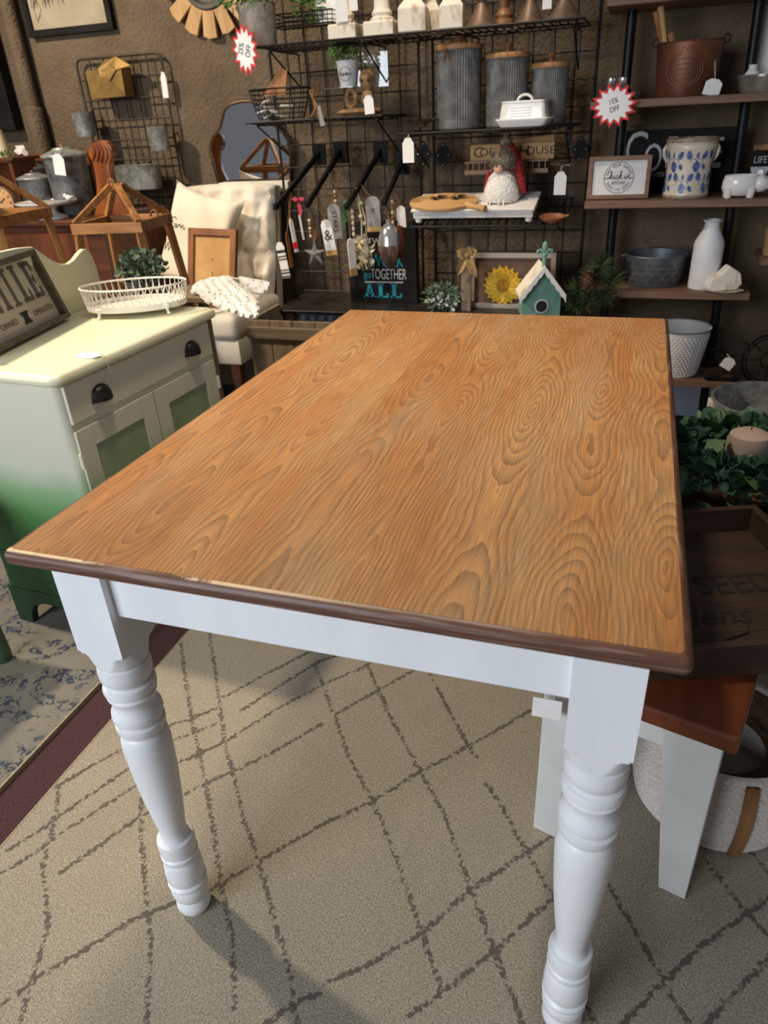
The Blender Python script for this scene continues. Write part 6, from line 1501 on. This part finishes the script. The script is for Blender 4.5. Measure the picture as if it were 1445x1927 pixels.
sg2 = thing('letter_sign', 'white board with grey frame and black letters at the right edge', 'sign', (w0+.06, 2.54, za))
LM = face((w0, 2.53, za), (1,0,0), (.06,.12,1))
frame_parts(LM, 0, .19, 0, .26, .014, .014, K['greigef'], sg2)
lb = board(LM, .01, .18, .01, .25, .002, .006, K['whitecard'], sg2, 'board')
for k, chh in enumerate('UA'): text(chh, .07, LM @ MX.Translation((.075, .175-.075*k, .0066)), K['ink'], lb)

# ------------------------------------------------------------------ shelf b: framed quote, coffee board, crock, pig
zb = SHZ['b']; Y = 2.33
f0, f1 = xz(1103, 377, Y), xz(1218, 377, Y); H_ = xz(1160, 293, Y+.03).z-zb; W_ = f1.x-f0.x
kf = thing('framed_quote', 'brown framed white quote print reading kick in', 'picture', ((f0.x+f1.x)/2, Y, zb))
KM = face((f0.x, Y, zb), (1,.02,0), (0,.16,1))
frame_parts(KM, 0, W_, 0, H_, .014, .016, K['shelfw'], kf)
kb = board(KM, .01, W_-.01, .01, H_-.01, .002, .006, MAT('print_white', (226, 224, 220), (218, 214, 210), .6, scale=10), kf, 'print')
KC = KM @ MX.Translation((W_*.50, H_*.5, .0064)); rr2 = H_*.36
for g_ in (1.0,): MB(KC).tube([(rr2*math.cos(a), rr2*math.sin(a), 0) for a in [2*PI*i/40 for i in range(40)]], .0011, 5, True).build('ring_print', K['inkg'], kb)
def arc_text(wd, rad, a_mid, span, size, inward, M_, mat, parent):
    n = len(wd)
    for i, chh in enumerate(wd):
        if chh == ' ': continue
        f_ = (i-(n-1)/2)/(n-1)*span
        a = a_mid-f_ if not inward else a_mid+f_
        text(chh, size, M_ @ MX.Translation((rad*math.cos(a), rad*math.sin(a), .0003)) @ MX.Rotation(a-PI/2 if not inward else a+PI/2, 4, 'Z'), mat, parent, 'letter')
arc_text('MAY YOUR COFFEE', rr2*.80, PI/2, 2.5, rr2*.26, False, KC, K['inkg'], kb)
arc_text('REALITY DOES', rr2*.80, -PI/2, 2.2, rr2*.26, True, KC, K['inkg'], kb)
text('BEFORE', rr2*.27, KC @ MX.Translation((0, -rr2*.34, .0003)), K['inkg'], kb)
def sc_(pts, x, y, s2): return [(x+s2*a, y+s2*b2) for a, b2 in pts]
u_ = rr2*.40; ks = []
def glyph(strk, x, y=-.08):
    for st_ in strk: ks.append([(rr2*x+u_*(a+.22*b2), rr2*y+u_*b2) for a, b2 in st_])
G_k = [[(-.15,.1),(.02,.5),(.1,1.25),(.0,1.3),(0,0)], [(0,.3),(.25,.62),(.36,.5),(.05,.33),(.38,0),(.55,.12)]]
G_i = [[(0,.1),(.1,.6),(.1,.08),(.28,.02),(.38,.15)], [(.1,.85),(.12,.88)]]
G_c = [[(.42,.5),(.25,.62),(.06,.4),(.08,.1),(.28,.0),(.5,.15)]]
G_n = [[(0,.1),(.08,.6),(.08,0),(.2,.5),(.36,.6),(.42,.4),(.42,.06),(.6,.02),(.8,.14)]]
glyph(G_k, -.62); glyph(G_i, -.40); glyph(G_c, -.25); glyph(G_k, .02); glyph(G_i, .34); glyph(G_n, .50)
ks.append([(-rr2*.95, -rr2*.06), (-rr2*.8, -rr2*.02), (-rr2*.66, rr2*.02)]); ks.append([(rr2*.8, -rr2*.03), (rr2*.97, -rr2*.04)])
strokes(ks, .0013, KC, K['ink'], kb)
# coffee chalkboard
b0_, b1_ = xz(1166, 376, 2.50), xz(1372, 376, 2.50); zt2 = xz(1270, 243, 2.50).z
cbd = thing('coffee_board', 'black board sign with large white COFFEE letters behind the crock', 'sign', ((b0_.x+b1_.x)/2, 2.51, zb))
cb2 = MB().box2((b0_.x, 2.50, zb), (b1_.x, 2.515, zt2)).build('board', K['dark'], cbd, smooth=0, bevel=.002)
def bigtext(wd, px, py, hpx, sx):
    q = xz(px, py, 2.4993); text(wd, hpx*S(q)*1.38, face(q+V((0,-.0004,0))), K['chalkw'], cb2, sx=sx)
bigtext('C', 1196, 286, 64, .7); bigtext('O', 1228, 300, 50, .62); bigtext('F', 1262, 290, 55, .6); bigtext('F', 1295, 290, 55, .6); bigtext('E', 1347, 289, 52, .68)
q = xz(1230, 329, 2.4993); text('SERVED', 8*S(q)*1.38, face(q+V((0,-.0004,0))), K['chalkw'], cb2)
for x, y0, y1 in ((1343, 264, 314),):
    for yy in (y0, y1):
        q = xz(x-6, yy, 2.4992); s_ = S(q); MB().box2((q.x-16*s_, 2.4985, q.z-1.6*s_), (q.x+16*s_, 2.4999, q.z+1.6*s_)).build('serif', K['chalkw'], cb2, smooth=0)
# blue and white crock
q = xz(1287, 377, 2.37); q.z = zb; s_ = S(q); h = xz(1287, 262, 2.37).z-zb; R_ = 40*s_
ck_ = thing('floral_crock', 'cream stoneware crock with blue flower print and side handles', 'crock', q)
PF = [(0,0),(R_*.98,0),(R_*1.02,.004),(R_*1.0,.012),(R_*.95,h*.3),(R_*.97,h*.55),(R_*1.05,h*.82),(R_*1.10,h*.88),(R_*1.06,h*.92),(R_*1.12,h*.96),(R_*1.13,h),(R_*1.08,h+.003),(R_*1.0,h*.95),(R_*.9,h*.5),(0,h*.3)]
K['stone'] = MAT('cream_stoneware', (226, 214, 196), (210, 194, 172), .3, scale=12)
bdy = MB().lathe(PF, q, 48).build('body', K['stone'], ck_, smooth=45)
K['stonerim'] = MAT('brown_crackle_rim', (168, 146, 122), (128, 106, 84), .5, scale=60)
MB().lathe([(R_*1.121,h*.958),(R_*1.135,h*.985),(R_*1.12,h+.004),(R_*1.05,h+.0045),(R_*1.06,h*.98)], q, 48, cap=False).build('rim', K['stonerim'], bdy)
MB().lathe([(R_*.985,.0005),(R_*1.026,.004),(R_*1.006,.011)], q, 48, cap=False).build('foot_rim', K['stonerim'], bdy)
for sg_ in (-1, 1): MB().tube([q+V((sg_*R_*1.0, 0, h*.62)), q+V((sg_*R_*1.12, 0, h*.72)), q+V((sg_*R_*1.16, 0, h*.84)), q+V((sg_*R_*1.06, 0, h*.91))], [.004,.006,.006,.005], 10).build('handle', K['stone'], ck_)
K['blue'] = MAT('cobalt_print', (62, 84, 138), (92, 114, 166), .35, scale=60, lo=.4, hi=.6)
def rad_at(z):
    for k in range(3, 9):
        if PF[k][1] <= z <= PF[k+1][1]: f_ = (z-PF[k][1])/(PF[k+1][1]-PF[k][1]); return PF[k][0]*(1-f_)+PF[k+1][0]*f_
    return R_
def crock_leaf(b_, a0, z0, ang, L_, W_):
    pts = []
    outl = [(0,0),(.25,.45),(.4,.3),(.55,.5),(.7,.28),(.85,.3),(1,0),(.85,-.3),(.7,-.28),(.55,-.5),(.4,-.3),(.25,-.45)]
    vs = []
    for u, v in outl:
        x = L_*u*math.cos(ang)-W_*v*math.sin(ang); z = L_*u*math.sin(ang)+W_*v*math.cos(ang)
        zz = z0+z; r_ = rad_at(zz)*1.003; a = a0+x/r_; vs.append(q+V((r_*math.cos(a), r_*math.sin(a), zz)))
    c_ = V((0,0,0))
    for v in vs: c_ += v
    c_ /= len(vs); c_ = q+(c_-q)*1.0
    rc_ = math.hypot(c_.x-q.x, c_.y-q.y); rr3 = rad_at(c_.z-q.z)*1.004; c_ = V((q.x+(c_.x-q.x)*rr3/rc_, q.y+(c_.y-q.y)*rr3/rc_, c_.z))
    b_.add(vs+[c_], [(i, (i+1) % 12, 12) for i in range(12)])
for row, z0 in enumerate((h*.25, h*.62)):
    for k in range(6):
        a0 = -PI/2+(k-2.5+.5*row)*2*PI/6+.25; b_ = MB()
        crock_leaf(b_, a0, z0+h*.03, -PI/2+.1, h*.20, h*.17)
        crock_leaf(b_, a0-.30, z0+h*.05, PI/2+.2, h*.16, h*.12)
        crock_leaf(b_, a0+.26, z0+h*.05, PI/2-.5, h*.16, h*.12)
        crock_leaf(b_, a0+.30, z0-h*.02, -PI/2+.5, h*.12, h*.09)
        crock_leaf(b_, a0, z0+h*.06, PI/2-.1, h*.12, h*.06)
        for sgn in (-1, 1): b_.tube([q+V((rad_at(z0+h*dz)*1.003*math.cos(a0+sgn*da_), rad_at(z0+h*dz)*1.003*math.sin(a0+sgn*da_), z0+h*dz)) for da_, dz in ((.0,.03),(.12,.07),(.24,.05),(.28,.0))], .0010, 4)
        b_.build('flower_print', K['blue'], bdy, smooth=0)
# pig planter
q = xz(1388, 376, 2.33); q.z = zb; s_ = S(q)
pg = thing('pig_planter', 'white ceramic pig planter with open back', 'planter', q)
hh_ = 38*s_; lp = []
for g_, z in ((.55,.004),(.86,.010),(1.0,hh_*.45),(.97,hh_*.75),(.90,hh_*.98),(.86,hh_),(.82,hh_*.96),(.84,hh_*.6),(.5,.016)):
    lp.append([q+V((32*s_*g_*math.cos(2*PI*j/28), .040*g_*math.sin(2*PI*j/28), z)) for j in range(28)])
MB().loft(lp).build('body', K['ceramic'], pg, smooth=70)
hq = q+V((34*s_, -.004, hh_*.60))
hd_ = MB().ball(hq, (16*s_,.026,15*s_), 16, 12).cyl(hq+V((10*s_,-.004,-2*s_)), hq+V((22*s_,-.008,-3*s_)), 8*s_, 7*s_, 14).build('head', K['ceramic'], pg)
MB().ball(hq+V((22*s_,-.008,-3*s_)), (2.5*s_,7*s_,7*s_), 12, 8).build('snout', K['ceramic'], hd_)
for sy_ in (-1, 1): MB().leaf(hq+V((-2*s_, sy_*.016-.004, 10*s_)), (-.2, sy_*.5-.3, .6), (0,sy_,1), 14*s_, 12*s_, .4).build('ear', K['ceramic'], hd_, smooth=60)
for x in (-20, 18):
    for y in (-.022, .022): MB().lathe([(0,0),(6*s_,0),(8*s_,.02),(8*s_,.03),(0,.03)], q+V((x*s_, y, 0)), 12).build('foot', K['ceramic'], pg)
# small black sign at the right edge
q = xz(1432, 372, 2.42)
lm = thing('small_black_sign', 'small black sign with a white cup drawing at the right edge', 'sign', (xz(1440,374,2.42).x, 2.43, zb))
x0_ = xz(1404, 370, 2.42).x; z0_, z1_ = zb+.014, xz(1420, 282, 2.42).z
b3 = MB().box2((x0_, 2.425, z0_), (x0_+.16, 2.437, z1_)).build('panel', K['dark'], lm, smooth=0)
MB().box2((x0_-.004, 2.418, zb), (x0_+.164, 2.444, zb+.016)).box2((x0_-.004, 2.418, z1_-.002), (x0_+.164, 2.444, z1_+.016)).build('wood_rails', K['turned'], lm, smooth=0, bevel=.002)
s_ = S(q); c = xz(1428, 301, 2.4243); text('LIFE IS SHORT', 12*s_*1.38, face((x0_+.08, 2.4243, c.z)), K['chalkw'], b3, sx=.82)
c = xz(1428, 325, 2.4243)
MB(face((c.x, 2.4246, c.z))).loft([[V((x*s_, y*s_, z)) for x, y in ((-16,10),(16,10),(13,-2),(6,-9),(-6,-9),(-13,-2))] for z in (0,.0006)]).build('cup_print', K['chalkw'], b3, smooth=0)
c = xz(1432, 350, 2.4243); strokes([[(-8*s_,4*s_),(-2*s_,8*s_),(2*s_,-2*s_),(8*s_,2*s_),(12*s_,-6*s_)]], .0015, face((c.x, 2.4246, c.z)), K['chalkw'], b3)

# ------------------------------------------------------------------ shelf c: olive bucket, bottle, carved piece
zc = SHZ['c']
q = xz(1226, 548, 2.42); q.z = zc; s_ = S(q); h = xz(1226, 478, 2.42).z-zc; R_ = 50*s_
ol_ = thing('olive_bucket', 'dark galvanised olive bucket with punched slots', 'bucket', q)
K['olive'] = GALV('dull_zinc', (86, 90, 94), (112, 116, 120), .5, 30, .5)
bdy = MB().lathe([(0,0),(R_*.92,0),(R_*.95,.004),(R_*1.08,h),(R_*1.12,h+.002),(R_*1.1,h+.006),(R_*1.05,h+.003),(R_*.9,.01),(0,.01)], q, 48).build('pail', K['olive'], ol_)
for row in range(4):
    for k in range(9):
        a = PI+(k+.5*(row % 2))*PI/8.5; z = h*(.18+.2*row); r_ = R_*(.95+.13*z/h)*1.002
        MB().add([q+V((r_*math.cos(a+da_), r_*math.sin(a+da_), z+dz)) for da_, dz in ((-.09,-.0025),(.09,-.0025),(.11,0),(.09,.0025),(-.09,.0025),(-.11,0))], [(0,1,2,3,4,5)]).build('slot', K['ink'], bdy, smooth=0)
for sg_ in (-1, 1): MB().tube([q+V((sg_*(R_*1.1+.012*math.sin(a)), .016*math.cos(a), h-.004)) for a in [PI*i/8 for i in range(9)]], .003, 6).build('handle', K['olive'], ol_)
q = xz(1322, 545, 2.36); q.z = zc; s_ = S(q); h = xz(1345, 413, 2.36).z-zc; R_ = 26*s_
q = V((xz(1331, 480, 2.36).x, 2.36, zc))
bot = MB().lathe([(0,0),(R_*.97,0),(R_,.004),(R_,h*.60),(R_*1.01,h*.64),(R_*.95,h*.70),(R_*.62,h*.84),(R_*.50,h*.90),(R_*.48,h*.96),(R_*.62,h*.985),(R_*.62,h),(R_*.45,h),(R_*.4,h*.9),(0,h*.88)], q, 36).build('stoneware_bottle', K['ceramicm'], None, org=q)
tag(bot, 'tall white stoneware bottle on the plank shelf', 'bottle')
q = xz(1361, 553, 2.30); q.z = zc; s_ = S(q)
cv = thing('white_carved_piece', 'white chippy carved corner piece with scalloped dish at shelf edge', 'ornament', q)
MB().prism([(-32*s_,6*s_),(-26*s_,26*s_),(-14*s_,30*s_),(2*s_,48*s_),(24*s_,34*s_),(30*s_,14*s_),(22*s_,4*s_),(-20*s_,2*s_)], .05, rotz(.2, q+V((0,-.02,0)))).build('carving', K['chippy'], cv, smooth=0, bevel=.006, seg=3)
MB().lathe([(0,0),(.6,.0),(.9,.004),(1,.008),(.9,.008),(.6,.003),(0,.003)], q+V((0,-.01,0)), 24, sx=33*s_, sy=.04).build('dish', K['chippy'], cv)
q = xz(1450, 478, 2.45); s_ = S(q)
hb_ = thing('round_box', 'round tan bentwood box at the right picture edge', 'box', V((xz(1452,480,2.45).x, 2.45, q.z)))
h = 48*s_
MB().lathe([(0,0),(17*s_,0),(17*s_,h*.65),(0,h*.65)], V((xz(1452,480,2.45).x, 2.45, q.z)), 28).build('box', K['tan'], hb_)
MB().lathe([(0,h*.6),(19*s_,h*.6),(19*s_,h),(0,h)], V((xz(1452,480,2.45).x, 2.45, q.z)), 28).build('lid', K['tan'], hb_)
sb2 = MB().box2((xz(1428,480,2.45).x, 2.36, q.z-.024), (xz(1428,480,2.45).x+.5, 2.57, q.z-.0003)).build('plank_shelf', K['shelfw'], None, org=(xz(1428,480,2.45).x+.2, 2.46, q.z-.024), smooth=0, bevel=.003)
tag(sb2, 'short brown plank shelf under the round tan box', 'shelf')

# ------------------------------------------------------------------ shelf d: white pail, iron letter
zd = SHZ['d']
q = xz(1268, 706, 2.36); q.z = zd; s_ = S(q); h = xz(1268, 616, 2.36).z-zd; R_ = 40*s_
wp = thing('white_pail', 'white hobnail metal pail behind the table corner', 'pail', q)
n = 64; lp = []
for g_, z in ((.88,0),(.92,.004),(1.26,h),(1.31,h+.003),(1.29,h+.007),(1.22,h+.004),(.9,.02)): lp.append([q+V((R_*g_*math.cos(2*PI*j/n), R_*g_*math.sin(2*PI*j/n), z)) for j in range(n)])
bdy = MB().loft(lp).build('pail', K['ceramicm'], wp)
b_ = MB()
for row in range(15):
    z = h*(.05+.9*row/15)
    for k in range(40):
        a = 2*PI*(k+.5*(row % 2))/40; r_ = R_*(.92+.34*z/h); b_.ball(q+V((r_*math.cos(a), r_*math.sin(a), z)), .0042, 5, 3)
stuff(b_.build('hobnails', K['ceramicm'], bdy))
MB().tube([q+V((R_*1.30*math.cos(2*PI*i/40), R_*1.30*math.sin(2*PI*i/40), h+.005)) for i in range(40)], .0022, 6, True).build('rim', K['inkg'], wp)
q = xz(1357, 714, 2.30); q.z = zd; s_ = S(q)
ir = thing('iron_letter', 'black wrought iron letter R with scroll foot', 'letter', q)
IM = face(q, (1,.1,0)); u = s_
b_ = MB(IM)
b_.tube([(-30*u,3*u,.0),(-8*u,5*u,0),(0,14*u,0),(2*u,34*u,0),(0,52*u,0),(-12*u,60*u,0),(-24*u,56*u,0)], .0065, 8)
b_.tube([(-16*u,2*u,0),(10*u,2*u,0),(28*u,5*u,0),(36*u,14*u,0),(32*u,20*u,0)], .0065, 8)
b_.tube([(2*u,44*u,0),(18*u,46*u,0),(32*u,52*u,0),(38*u,64*u,0),(30*u,72*u,0),(24*u,68*u,0)], .0038, 8)
b_.tube([(2*u,44*u,0),(20*u,36*u,0),(30*u,40*u,0),(38*u,46*u,0)], .0038, 8)
b_.box2((-26*u,0,-.02), (30*u,2.5*u,.02)).build('scrollwork', K['pipeb'], ir)
price_tag(1370, 684, 22, 22, 2.285, 'white folded price tag tied to the iron letter', hang=xz(1366, 664, 2.296), lean=.5)
# black wire wheel at the right edge
q = xz(1452, 690, 2.30); s_ = S(q)
wh = thing('wire_ornament', 'round black wire ornament cut by the right picture edge', 'decor', V((q.x, 2.38, -.012)))
WM = face((q.x, 2.38, q.z), (1,.15,0), (0,.1,1))
for g_, r_ in ((1.0,.005),(.86,.003),(.3,.003)): MB(WM).tube([(48*s_*g_*math.cos(2*PI*i/36), 48*s_*g_*math.sin(2*PI*i/36), 0) for i in range(36)], r_, 6, True).build('ring', K['pipeb'], wh)
for k in range(8): a = 2*PI*k/8; MB(WM).tube([(14*s_*math.cos(a), 14*s_*math.sin(a), 0), (48*s_*math.cos(a), 48*s_*math.sin(a), 0)], .002, 5).build('spoke', K['pipeb'], wh)
MB().cyl((q.x, 2.385, -.012), (q.x, 2.385, q.z-46*s_), .006, n=8).box2((q.x-.07, 2.33, -.012), (q.x+.07, 2.44, -.004)).build('stand', K['pipeb'], wh)

# ------------------------------------------------------------------ tub on the floor
TY = 1.95; tc2 = V((A(1447, 770, TY).x, TY, 0)); zt3 = A(1447, 752, TY).z; s_ = S(tc2+V((0,0,zt3))); R_ = 98*s_
tb = thing('bucket_tub', 'cream round tub with galvanised rim standing on the floor', 'tub', (tc2.x, TY, -.012))
zz = zt3
MB().lathe([(0,-.012),(R_*.90,-.012),(R_*.94,.0),(R_*1.0,zz-.06)], tc2, 48, cap=False).build('cream_body', MAT('cream_enamel', (222, 212, 196), (206, 194, 176), .5, scale=8), tb)
MB().lathe([(R_*1.0,zz-.062),(R_*1.03,zz-.058),(R_*1.01,zz-.05),(R_*1.03,zz-.044),(R_*1.01,zz-.036),(R_*1.03,zz-.012),(R_*1.06,zz-.004),(R_*1.06,zz+.002),(R_*1.02,zz+.003),(R_*.98,zz-.02),(R_*.95,zz-.09),(0,zz-.095)], tc2, 48, cap=False).build('galvanised_rim', K['galv'], tb)
MB().tube([tc2+V((-R_*1.05*math.cos(a)*1.0, -R_*1.02*math.sin(a)*1.02, zz-.055-.05*math.sin(a))) for a in [PI*i/14 for i in range(15)]], .0035, 6).build('bail_handle', K['galv'], tb)
MB().box2(tc2+V((-R_*1.05-.008,-.02,zz-.10)), tc2+V((-R_*1.0,.02,zz-.01))).build('strap', K['cream'], tb, smooth=0, bevel=.003)

# ------------------------------------------------------------------ bench with tray, wreath and baskets
ba = math.radians(-15); BMx = rotz(ba, (.495, .298, 0))          # local origin: right front corner of the seat; -x across, +y along
BW_, BL_, BZ0, BZ1 = .285, 1.0, .365, .398
bn2 = thing('bench', 'low red-brown bench with white tapered legs half under the table', 'bench', BMx @ V((-BW_/2, BL_/2, 0)))
K['benchw'] = WOOD('red_brown_bench', (122, 62, 30), (88, 42, 20), 1, .35, 14)
MB(BMx).box2((-BW_, 0, BZ0), (.012, BL_, BZ1)).build('seat', K['benchw'], bn2, smooth=0, bevel=.006, seg=3)
K['legw'] = MAT('grey_white_paint', (216, 216, 212), (206, 205, 200), .5, scale=10)
for side in (0, 1):
    for yy in (.012, BL_-.09):
        x0_, x1_, xf = (-.092, -.006, -.050) if side == 0 else (-BW_+.006, -BW_+.092, -BW_+.05)
        o_ = [(x0_, BZ0), (x1_, BZ0), (x1_, 0), (xf, 0)] if side == 0 else [(x0_, BZ0), (x1_, BZ0), (xf, 0), (x0_, 0)]
        MB(BMx).prism(o_, .07, MX.Translation((0, yy, 0))).build('leg', K['legw'], bn2, smooth=0, bevel=.002)
MB(BMx).box2((-BW_+.05, .03, BZ0-.06), (-.05, .048, BZ0-.001)).build('end_rail', K['legw'], bn2, smooth=0)
# price tag hanging from the bench
tg = thing('price_tag', 'white price tag hanging from the bench under the table', 'tag', A(1030, 1355, .345))
q = A(1030, 1334, .345); s_ = S(q)
MB().box2((q.x-28*s_, .3445, q.z-24*s_), (q.x+26*s_, .3457, q.z+24*s_)).build('paper', K['paper'], tg, smooth=0, bevel=.0005)
MB().tube([q+V((10*s_,0,22*s_)), V((q.x+10*s_, .352, BZ0+.004))], .0008, 5).build('string', K['string'], tg)
# tray with burnt lettering
ta2 = math.radians(20); TRM = rotz(ta2, (.581, .903, BZ1))       # local origin: back right corner; -x width, -y depth
TWd, TDp, TH_ = .50, .42, .062
K['trayw'] = WOOD('dark_walnut_tray', (64, 43, 29), (46, 30, 20), 0, .6, 16)
ty_ = thing('wooden_tray', 'dark wooden serving tray with burnt seeds and gardens lettering on the bench', 'tray', TRM @ V((-TWd/2, -TDp/2, .0005)))
for k in range(5):
    y0_ = -TDp+.012+(TDp-.024)*k/5; y1_ = -TDp+.012+(TDp-.024)*(k+1)/5
    fl = MB(TRM).box2((-TWd+.01, y0_+.0004, .0008), (-.01, y1_-.0004, .012)).build('plank', K['trayw'], ty_, smooth=0, bevel=.0005)
MB(TRM).box2((-TWd, -TDp, .0005), (0, -TDp+.014, TH_)).build('side_wall', K['trayw'], ty_, smooth=0, bevel=.002)
MB(TRM).box2((-TWd, -.014, .0005), (0, 0, TH_)).build('side_wall', K['trayw'], ty_, smooth=0, bevel=.002)
for x0_ in (-TWd, -.014): MB(TRM).box2((x0_, -TDp+.0142, .0005), (x0_+.014, -.0142, TH_)).build('end_wall', K['trayw'], ty_, smooth=0, bevel=.002)
LMt = TRM @ MX.Translation((0, 0, .0125))
burnt = MAT('burnt_lettering', (22, 14, 10), None, .7)
q = TRM.inverted() @ AZ(1385, 1100, BZ1+.0125); text('PLANT SEEDS', .082, LMt @ MX.Translation((q.x-.10, q.y, 0)), burnt, ty_, sx=.85)
q = TRM.inverted() @ AZ(1340, 1160, BZ1+.0125)
SH = MX.Identity(4); SH[0][1] = .35
text('gardens', .075, LMt @ MX.Translation((q.x-.035, q.y, 0)) @ SH, burnt, ty_, sx=.9)
q = TRM.inverted() @ AZ(1340, 1195, BZ1+.0125)
strokes([[(q.x-.15,q.y+.03),(q.x-.08,q.y-.012),(q.x,q.y-.02),(q.x+.06,q.y+.0),(q.x+.075,q.y+.03),(q.x+.05,q.y+.035)]], .0018, LMt, burnt, ty_)
# wreath of eucalyptus with a pale candle in the middle
wc2 = AZ(1400, 895, .44); wc2.z = BZ1; wc2.y += .03
wr = thing('eucalyptus_wreath', 'thick green eucalyptus wreath lying on the bench', 'wreath', (wc2.x, wc2.y, BZ1))
MB().tube([wc2+V((.115*math.cos(2*PI*i/28), .115*math.sin(2*PI*i/28), .03)) for i in range(28)], .016, 7, True).build('twig_ring', K['bark'], wr)
lm_ = MB().leaf((0,0,0), (1,0,0), (0,0,1), .040, .036, .22); lo = lm_.build('leaf', K['dgreen'], wr, org=(0,0,0), smooth=60)
K['lgreen'] = MAT('light_eucalyptus_green', (92, 126, 82), (70, 104, 66), .55, scale=30)
lo2 = lm_.build('leaf', K['lgreen'], wr, org=(0,0,0), smooth=60)
rd = random.Random(77); made = 0
for k in range(290):
    a = rd.uniform(0, 2*PI); b2 = rd.uniform(-.5, PI+.5); rr3 = rd.uniform(.03, .075)
    p = V((math.cos(a)*(.115+rr3*math.cos(b2)), math.sin(a)*(.115+rr3*math.cos(b2)), .035+rr3*1.05*max(-.2, math.sin(b2))))
    d_ = V((math.cos(a)*math.cos(b2)+rd.gauss(0,.5), math.sin(a)*math.cos(b2)+rd.gauss(0,.5), math.sin(b2)*.8+rd.gauss(0,.4)))
    src = lo2 if rd.random() < .3 else lo
    o = src if made in (0,) and src is lo else src.copy()
    if o is not src: C.objects.link(o); o.parent = wr
    o.location = p; o.rotation_euler = d_.to_track_quat('X', 'Z').to_euler(); sc2 = rd.uniform(.7, 1.2); o.scale = (sc2, sc2, sc2); made += 1
lo2.location = (.1, .05, .09); lo.location = (-.12, -.05, .08)
for k in range(9): foliage(wc2+V((.135*math.cos(k*.698), .135*math.sin(k*.698), .062)), (.06,.06,.055), 60, .036, .030, K['dgreen'], wr, seed=55+k)
cn2 = thing('pillar_candle', 'pale pink round-topped candle in the middle of the wreath', 'candle', (wc2.x, wc2.y, BZ1))
MB().lathe([(0,.0005),(.038,.0005),(.046,.03),(.046,.115),(.041,.13),(.026,.138),(0,.14)], (wc2.x+.0, wc2.y, BZ1), 28).build('wax', MAT('pale_pink_wax', (206, 184, 172), (196, 172, 160), .5, scale=14), cn2)
MB().cyl((wc2.x, wc2.y, BZ1+.138), (wc2.x, wc2.y, BZ1+.146), .0012, n=6).build('wick', K['ink'], cn2)
# rope baskets below the bench
K['rope'] = MAT('white_cotton_rope', (216, 208, 200), (198, 188, 178), .95, scale=160, bump=.4)
def rope_basket(cx, cy, R_, h, label, strap=None, n_c=16):
    t_ = thing('rope_basket', label, 'basket', (cx, cy, 0))
    b_ = MB(); pf = [(0,.001),(R_*.9,.001)]
    for k in range(n_c):
        z0_ = h*k/n_c; z1_ = h*(k+1)/n_c; g_ = R_*(.93+.09*math.sin(PI*(k+.5)/n_c*.9))
        pf += [(g_*.945, z0_+.0005), (g_, (z0_+z1_)/2)]
    pf += [(R_*.93, h), (R_*.86, h), (R_*.84, .02), (0, .012)]
    b_.lathe(pf, (cx, cy, 0), 48).build('coiled_wall', K['rope'], t_, smooth=60)
    MB().lathe([(R_*.5,h*.72),(R_*.8,h*.80),(R_*.84,h*.95),(R_*.80,h*.95),(R_*.6,h*.78)], (cx, cy, 0), 32, cap=False).build('lining', MAT('brown_wicker', (86, 62, 40), (58, 40, 26), .8, scale=60, bump=.5) if 'brown_wicker' not in bpy.data.materials else bpy.data.materials['brown_wicker'], t_)
    for a in (strap or []):
        lp = []
        for k in range(9):
            z = h*(.02+.96*k/8); g_ = R_*1.035*(.93+.09*math.sin(PI*(k+.5)/8.5*.9))
            lp.append([V((cx+g_*math.cos(a+d_), cy+g_*math.sin(a+d_), z)) for d_ in (-.07, .07)]+[V((cx+(g_-.006)*math.cos(a+d_), cy+(g_-.006)*math.sin(a+d_), z)) for d_ in (.07, -.07)])
        MB().loft(lp).build('leather_strap', K['turned'], t_, smooth=40)
    return t_
rope_basket(.545, .560, .150, .185, 'coiled white rope basket with tan straps under the bench', [-1.36, -.78])
rope_basket(.83, .66, .12, .27, 'taller coiled rope basket beyond the strapped one at right edge', None, 22)

# green leg of another piece at the left edge
gl_ = thing('green_stool', 'dark green painted stool leg at the left picture edge', 'stool', (AZ(12, 1245, 0).x, AZ(12, 1245, 0).y, -.002))
K['darkgreen'] = MAT('dark_green_paint', (74, 96, 70), (62, 84, 60), .5, scale=9)
q = AZ(8, 1240, 0)
MB().lathe([(0,-.002),(.018,-.002),(.021,.004),(.022,.03),(.019,.09),(.017,.3),(.02,.42)], (q.x, q.y, 0), 20).build('leg', K['darkgreen'], gl_)
for dx, dy in ((-.26, .02), (-.02, -.26), (-.27, -.25)): MB().lathe([(0,-.002),(.018,-.002),(.022,.03),(.019,.09),(.017,.3),(.02,.42)], (q.x+dx, q.y+dy, 0), 20).build('leg', K['darkgreen'], gl_)
MB().box2((q.x-.30, q.y-.29, .418), (q.x+.005, q.y+.05, .445)).build('seat', K['darkgreen'], gl_, bevel=.008)
